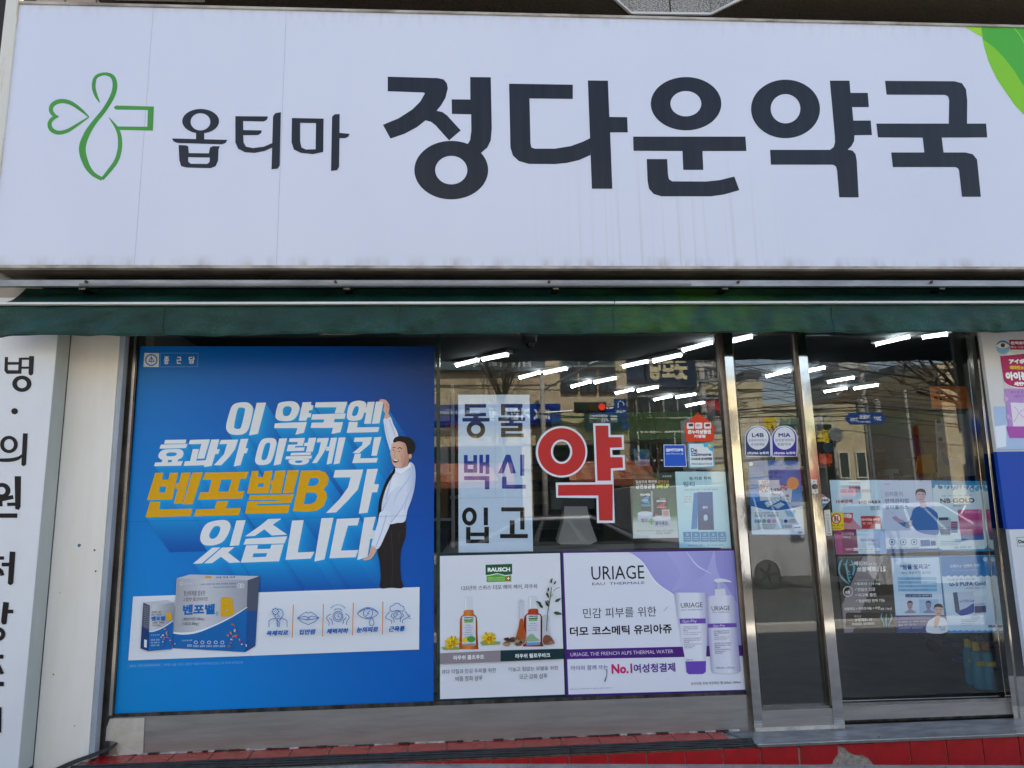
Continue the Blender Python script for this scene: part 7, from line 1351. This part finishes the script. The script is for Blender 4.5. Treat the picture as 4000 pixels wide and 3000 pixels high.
# vehicles
TYRE = RUBBER; RIM = surf('wheel_silver', '#6e7072', '#8e9092', rough=.35, metal=.7)
CGL = surf('car_glass', '#0d1113', '#1a2022', rough=.05, scale=1, spec=.8)
def paint(n, a, b): 
    m = surf(n, a, b, rough=.25, scale=.5); m.node_tree.nodes['Principled BSDF'].inputs['Coat Weight'].default_value = .6; return m
def vehicle(name, label, cat, x0, ys, prof, roof, col, wheels, W=1.76, wr=.32, z0=-.2, extra=None):
    """prof: side outline of the body up to the waist; roof: (waist rear, roof rear, roof front, waist front)"""
    t = empty(name, (x0+2, ys-W/2, z0), label, cat)
    MB().prism([(x0+a, ys, z0+b) for a, b in prof], (0, -W, 0), col).build('body', t, bevel=.07)
    (a, za), (b, zb), (c, zc_), (d, zd) = roof; i = .17
    v = [(x0+a, ys-.04, z0+za), (x0+b, ys-i, z0+zb), (x0+c, ys-i, z0+zc_), (x0+d, ys-.04, z0+zd)]; v2 = [(x, 2*(ys-W/2)-y, z) for x, y, z in v]
    g = MB(); g.add(v+v2, [(0, 1, 2, 3), (7, 6, 5, 4), (0, 4, 5, 1), (1, 5, 6, 2), (2, 6, 7, 3), (3, 7, 4, 0)], col); g.build('cabin', t, bevel=.05)
    V4 = [Vector(q) for q in v]
    def onside(u, h): # u 0..1 along, h 0..1 up
        lo = V4[0].lerp(V4[3], u); hi = V4[1].lerp(V4[2], u); return lo.lerp(hi, h)+Vector((0, .012, .0))
    for sgn in (0, 1):
        for u0, u1 in ((.06, .33), (.37, .62), (.66, .93)):
            q = [onside(u0, .1), onside(u1, .1), onside(u1, .86), onside(u0, .86)]
            if sgn: q = [Vector((p_.x, 2*(ys-W/2)-p_.y, p_.z)) for p_ in q]
            MB().add(q, [(0, 1, 2, 3)], CGL).build('side_window', t)
    for e0, e1, k in ((3, 2, 1), (0, 1, -1)):
        A, B = V4[e0].copy(), V4[e1].copy(); off = Vector((k*.014, 0, .01)); y2 = lambda p_: Vector((p_.x, 2*(ys-W/2)-p_.y, p_.z))
        A_, B_ = A.lerp(B, .08), A.lerp(B, .9); q = [A_+off-Vector((0, .1, 0)), B_+off-Vector((0, .06, 0)), y2(B_)+off+Vector((0, .06, 0)), y2(A_)+off+Vector((0, .1, 0))]
        MB().add(q, [(0, 1, 2, 3)], CGL).build('windscreen' if k == 1 else 'rear_window', t)
    for wx in wheels:
        for y, s in ((ys+.01, 1), (ys-W-.01, -1)):
            w = MB().lathe((x0+wx, y-.1*s, z0+wr), [(wr*.75, -.1), (wr, -.08), (wr, .08), (wr*.72, .1)], TYRE, 24, 'y').build('wheel', t)
            f = MB(); f.lathe((x0+wx, y+.0*s, z0+wr), [(wr*.2, -.01), (wr*.7, -.004), (wr*.7, .006), (wr*.18, .014)] if s > 0 else [(wr*.18, -.014), (wr*.7, -.006), (wr*.7, .004), (wr*.2, .01)], RIM, 20, 'y')
            for q in range(5): an = q*1.2566; f.tube([(x0+wx, y+.012*s, z0+wr), (x0+wx+wr*.62*math.cos(an), y+.01*s, z0+wr+wr*.62*math.sin(an))], .03, DARK, 5)
            f.build('rim', w)
    zf = prof[-3][1] if extra is None else extra[0]; xf = extra[1] if extra else prof[-2][0]
    for y in (ys-.2, ys-W+.2):
        box('headlight', x0+xf-.1, x0+xf+.02, y-.16, y+.16, z0+.62, z0+.76, PM('#cfd2d4', .1), t, .03); box('tail_light', x0-.02, x0+.1, y-.14, y+.14, z0+.7, z0+.86, PM('#7a1418', .15), t, .02)
    for u in (.5,): MB().tube([(x0+(roof[0][0]+roof[3][0])/2+.35, ys+.015, z0+.9), (x0+(roof[0][0]+roof[3][0])/2+.55, ys+.015, z0+.9)], .014, RIM, 5).build('door_handle', t)
    for y, s in ((ys+.06, 1), (ys-W-.06, -1)): box('wing_mirror', x0+roof[3][0]-.35, x0+roof[3][0]-.15, y-.07, y+.07, z0+roof[3][1]+.02, z0+roof[3][1]+.16, col, t, .03)
    return t
WHT, SIL, DRK = paint('white_car_paint', '#a9acae', '#b2b5b7'), paint('silver_car_paint', '#3e4347', '#474c50'), paint('black_car_paint', '#15171a', '#1c1f23')
sed = [(0, .35), (.02, .8), (.12, .92), (.9, .98), (3.3, .95), (4.3, .82), (4.55, .68), (4.58, .32), (4.4, .22), (.15, .22)]
vehicle('parked_car', 'dark grey saloon parked opposite, mirrored low in the middle window', 'car', -.4, -6.9, sed, ((.35, .95), (1.2, 1.42), (2.35, 1.44), (3.35, .95)), SIL, (.85, 3.65))
mini = [(0, .4), (.02, .9), (.1, 1.0), (2.3, 1.0), (3.1, .9), (3.35, .75), (3.4, .35), (3.3, .25), (.15, .25)]
vehicle('parked_car', 'small white car mirrored across the posters of the sliding door', 'car', 6.75, -7.5, mini, ((.08, 1.0), (.4, 1.52), (1.45, 1.53), (2.25, 1.0)), WHT, (.6, 2.75), W=1.6, wr=.29)
trk = [(2.0, .35), (2.0, 1.0), (3.3, 1.0), (3.45, .8), (3.5, .35), (3.4, .28), (2.05, .28)]
tv = vehicle('cargo_truck', 'small white box truck stopped in the road, mirrored in the narrow pane', 'truck', 3.0, -8.9, trk, ((2.03, 1.0), (2.06, 1.8), (3.0, 1.8), (3.36, 1.0)), WHT, (.6, 2.5), W=1.6, wr=.29, extra=(.7, 3.48))
box('cargo_box', 3.0, 4.9, -10.5, -8.86, .35, 1.72, WHT, tv, .02); box('side_guard', 3.8, 4.7, -8.96, -8.9, .15, .25, GALV, tv)
vehicle('passing_car', 'blue-black hatchback farther down the far lane', 'car', 12.0, -13.2, sed, ((.25, .95), (.7, 1.45), (2.35, 1.44), (3.35, .95)), DRK, (.85, 3.65))
vehicle('passing_car', 'silver car far down the street in the door reflection', 'car', 18.0, -14.0, sed, ((.35, .95), (1.2, 1.42), (2.35, 1.44), (3.35, .95)), WHT, (.85, 3.65))

# two passers-by on the far pavement
def person(label, x, y, top, trousers, seed, turn):
    J = {'pelvis': (0, 0, .95, .13), 'chest': (0, 0, 1.3, .15), 'neck': (0, .0, 1.48, .055), 'head': (0, .02, 1.6, .085), 'crown': (0, .01, 1.7, .07), 'sl': (.19, 0, 1.42, .065), 'el': (.25, -.02, 1.15, .045), 'hl': (.24, .08, .92, .032), 'sr': (-.19, 0, 1.42, .065), 'er': (-.25, -.03, 1.15, .045), 'hr': (-.22, .1, .95, .032), 'pl': (.09, 0, .9, .09), 'kl': (.1, .12, .5, .065), 'al': (.1, .02, .09, .045), 'tl': (.1, .18, .05, .04), 'pr': (-.09, 0, .9, .09), 'kr': (-.1, -.02, .5, .065), 'ar': (-.1, -.2, .12, .045), 'tr': (-.1, -.06, .05, .04)}
    E_ = [('pelvis', 'chest'), ('chest', 'neck'), ('neck', 'head'), ('head', 'crown'), ('chest', 'sl'), ('sl', 'el'), ('el', 'hl'), ('chest', 'sr'), ('sr', 'er'), ('er', 'hr'), ('pelvis', 'pl'), ('pl', 'kl'), ('kl', 'al'), ('al', 'tl'), ('pelvis', 'pr'), ('pr', 'kr'), ('kr', 'ar'), ('ar', 'tr')]
    ks_ = list(J); c, s = math.cos(turn), math.sin(turn)
    me = bpy.data.meshes.new('person'); me.from_pydata([(J[k][0]*c-J[k][1]*s, J[k][0]*s+J[k][1]*c, J[k][2]) for k in ks_], [(ks_.index(a), ks_.index(b)) for a, b in E_], [])
    o = bpy.data.objects.new('person', me); o.location = (x, y, -.06); COL.objects.link(o); tag(o, label, 'person')
    sk = o.modifiers.new('skin', 'SKIN'); sk.use_smooth_shade = True
    if not me.skin_vertices:
        import bmesh as _b; bm = _b.new(); bm.from_mesh(me); bm.verts.layers.skin.verify(); bm.to_mesh(me); bm.free()
    lay = me.skin_vertices[0] if me.skin_vertices else None
    if lay:
        for i, k in enumerate(ks_): lay.data[i].radius = (J[k][3], J[k][3]*.8)
        lay.data[0].use_root = True
    su = o.modifiers.new('sub', 'SUBSURF'); su.levels = su.render_levels = 1
    m, t, b = new_mat('clothes_%d' % seed); tc = node(t, 'ShaderNodeTexCoord'); sp = node(t, 'ShaderNodeSeparateXYZ'); t.links.new(tc.outputs['Object'], sp.inputs[0])
    mr = node(t, 'ShaderNodeMapRange'); mr.inputs[2].default_value = 1.8; t.links.new(sp.outputs[2], mr.inputs[0]); cr = node(t, 'ShaderNodeValToRGB'); cr.color_ramp.interpolation = 'CONSTANT'; e = cr.color_ramp.elements
    e[0].color = lin('#1c1c1e'); e[0].position = 0; e[1].position = .06; e[1].color = lin(trousers)
    for ps, cl in ((.54, top), (.815, '#b08468'), (.92, '#17120f')): q = e.new(ps); q.color = lin(cl)
    t.links.new(mr.outputs[0], cr.inputs[0]); t.links.new(cr.outputs[0], b.inputs['Base Color']); b.inputs['Roughness'].default_value = .8; me.materials.append(m)
person('pedestrian in black walking on the far pavement', at(2638, 1900, 18).x, -18.0+.35, '#1a1a1c', '#202226', 1, 1.2)
person('pedestrian in a white top walking on the far pavement', at(2672, 1900, 18).x, -17.9+.35, '#c8c8c6', '#8a8a88', 2, 1.5)
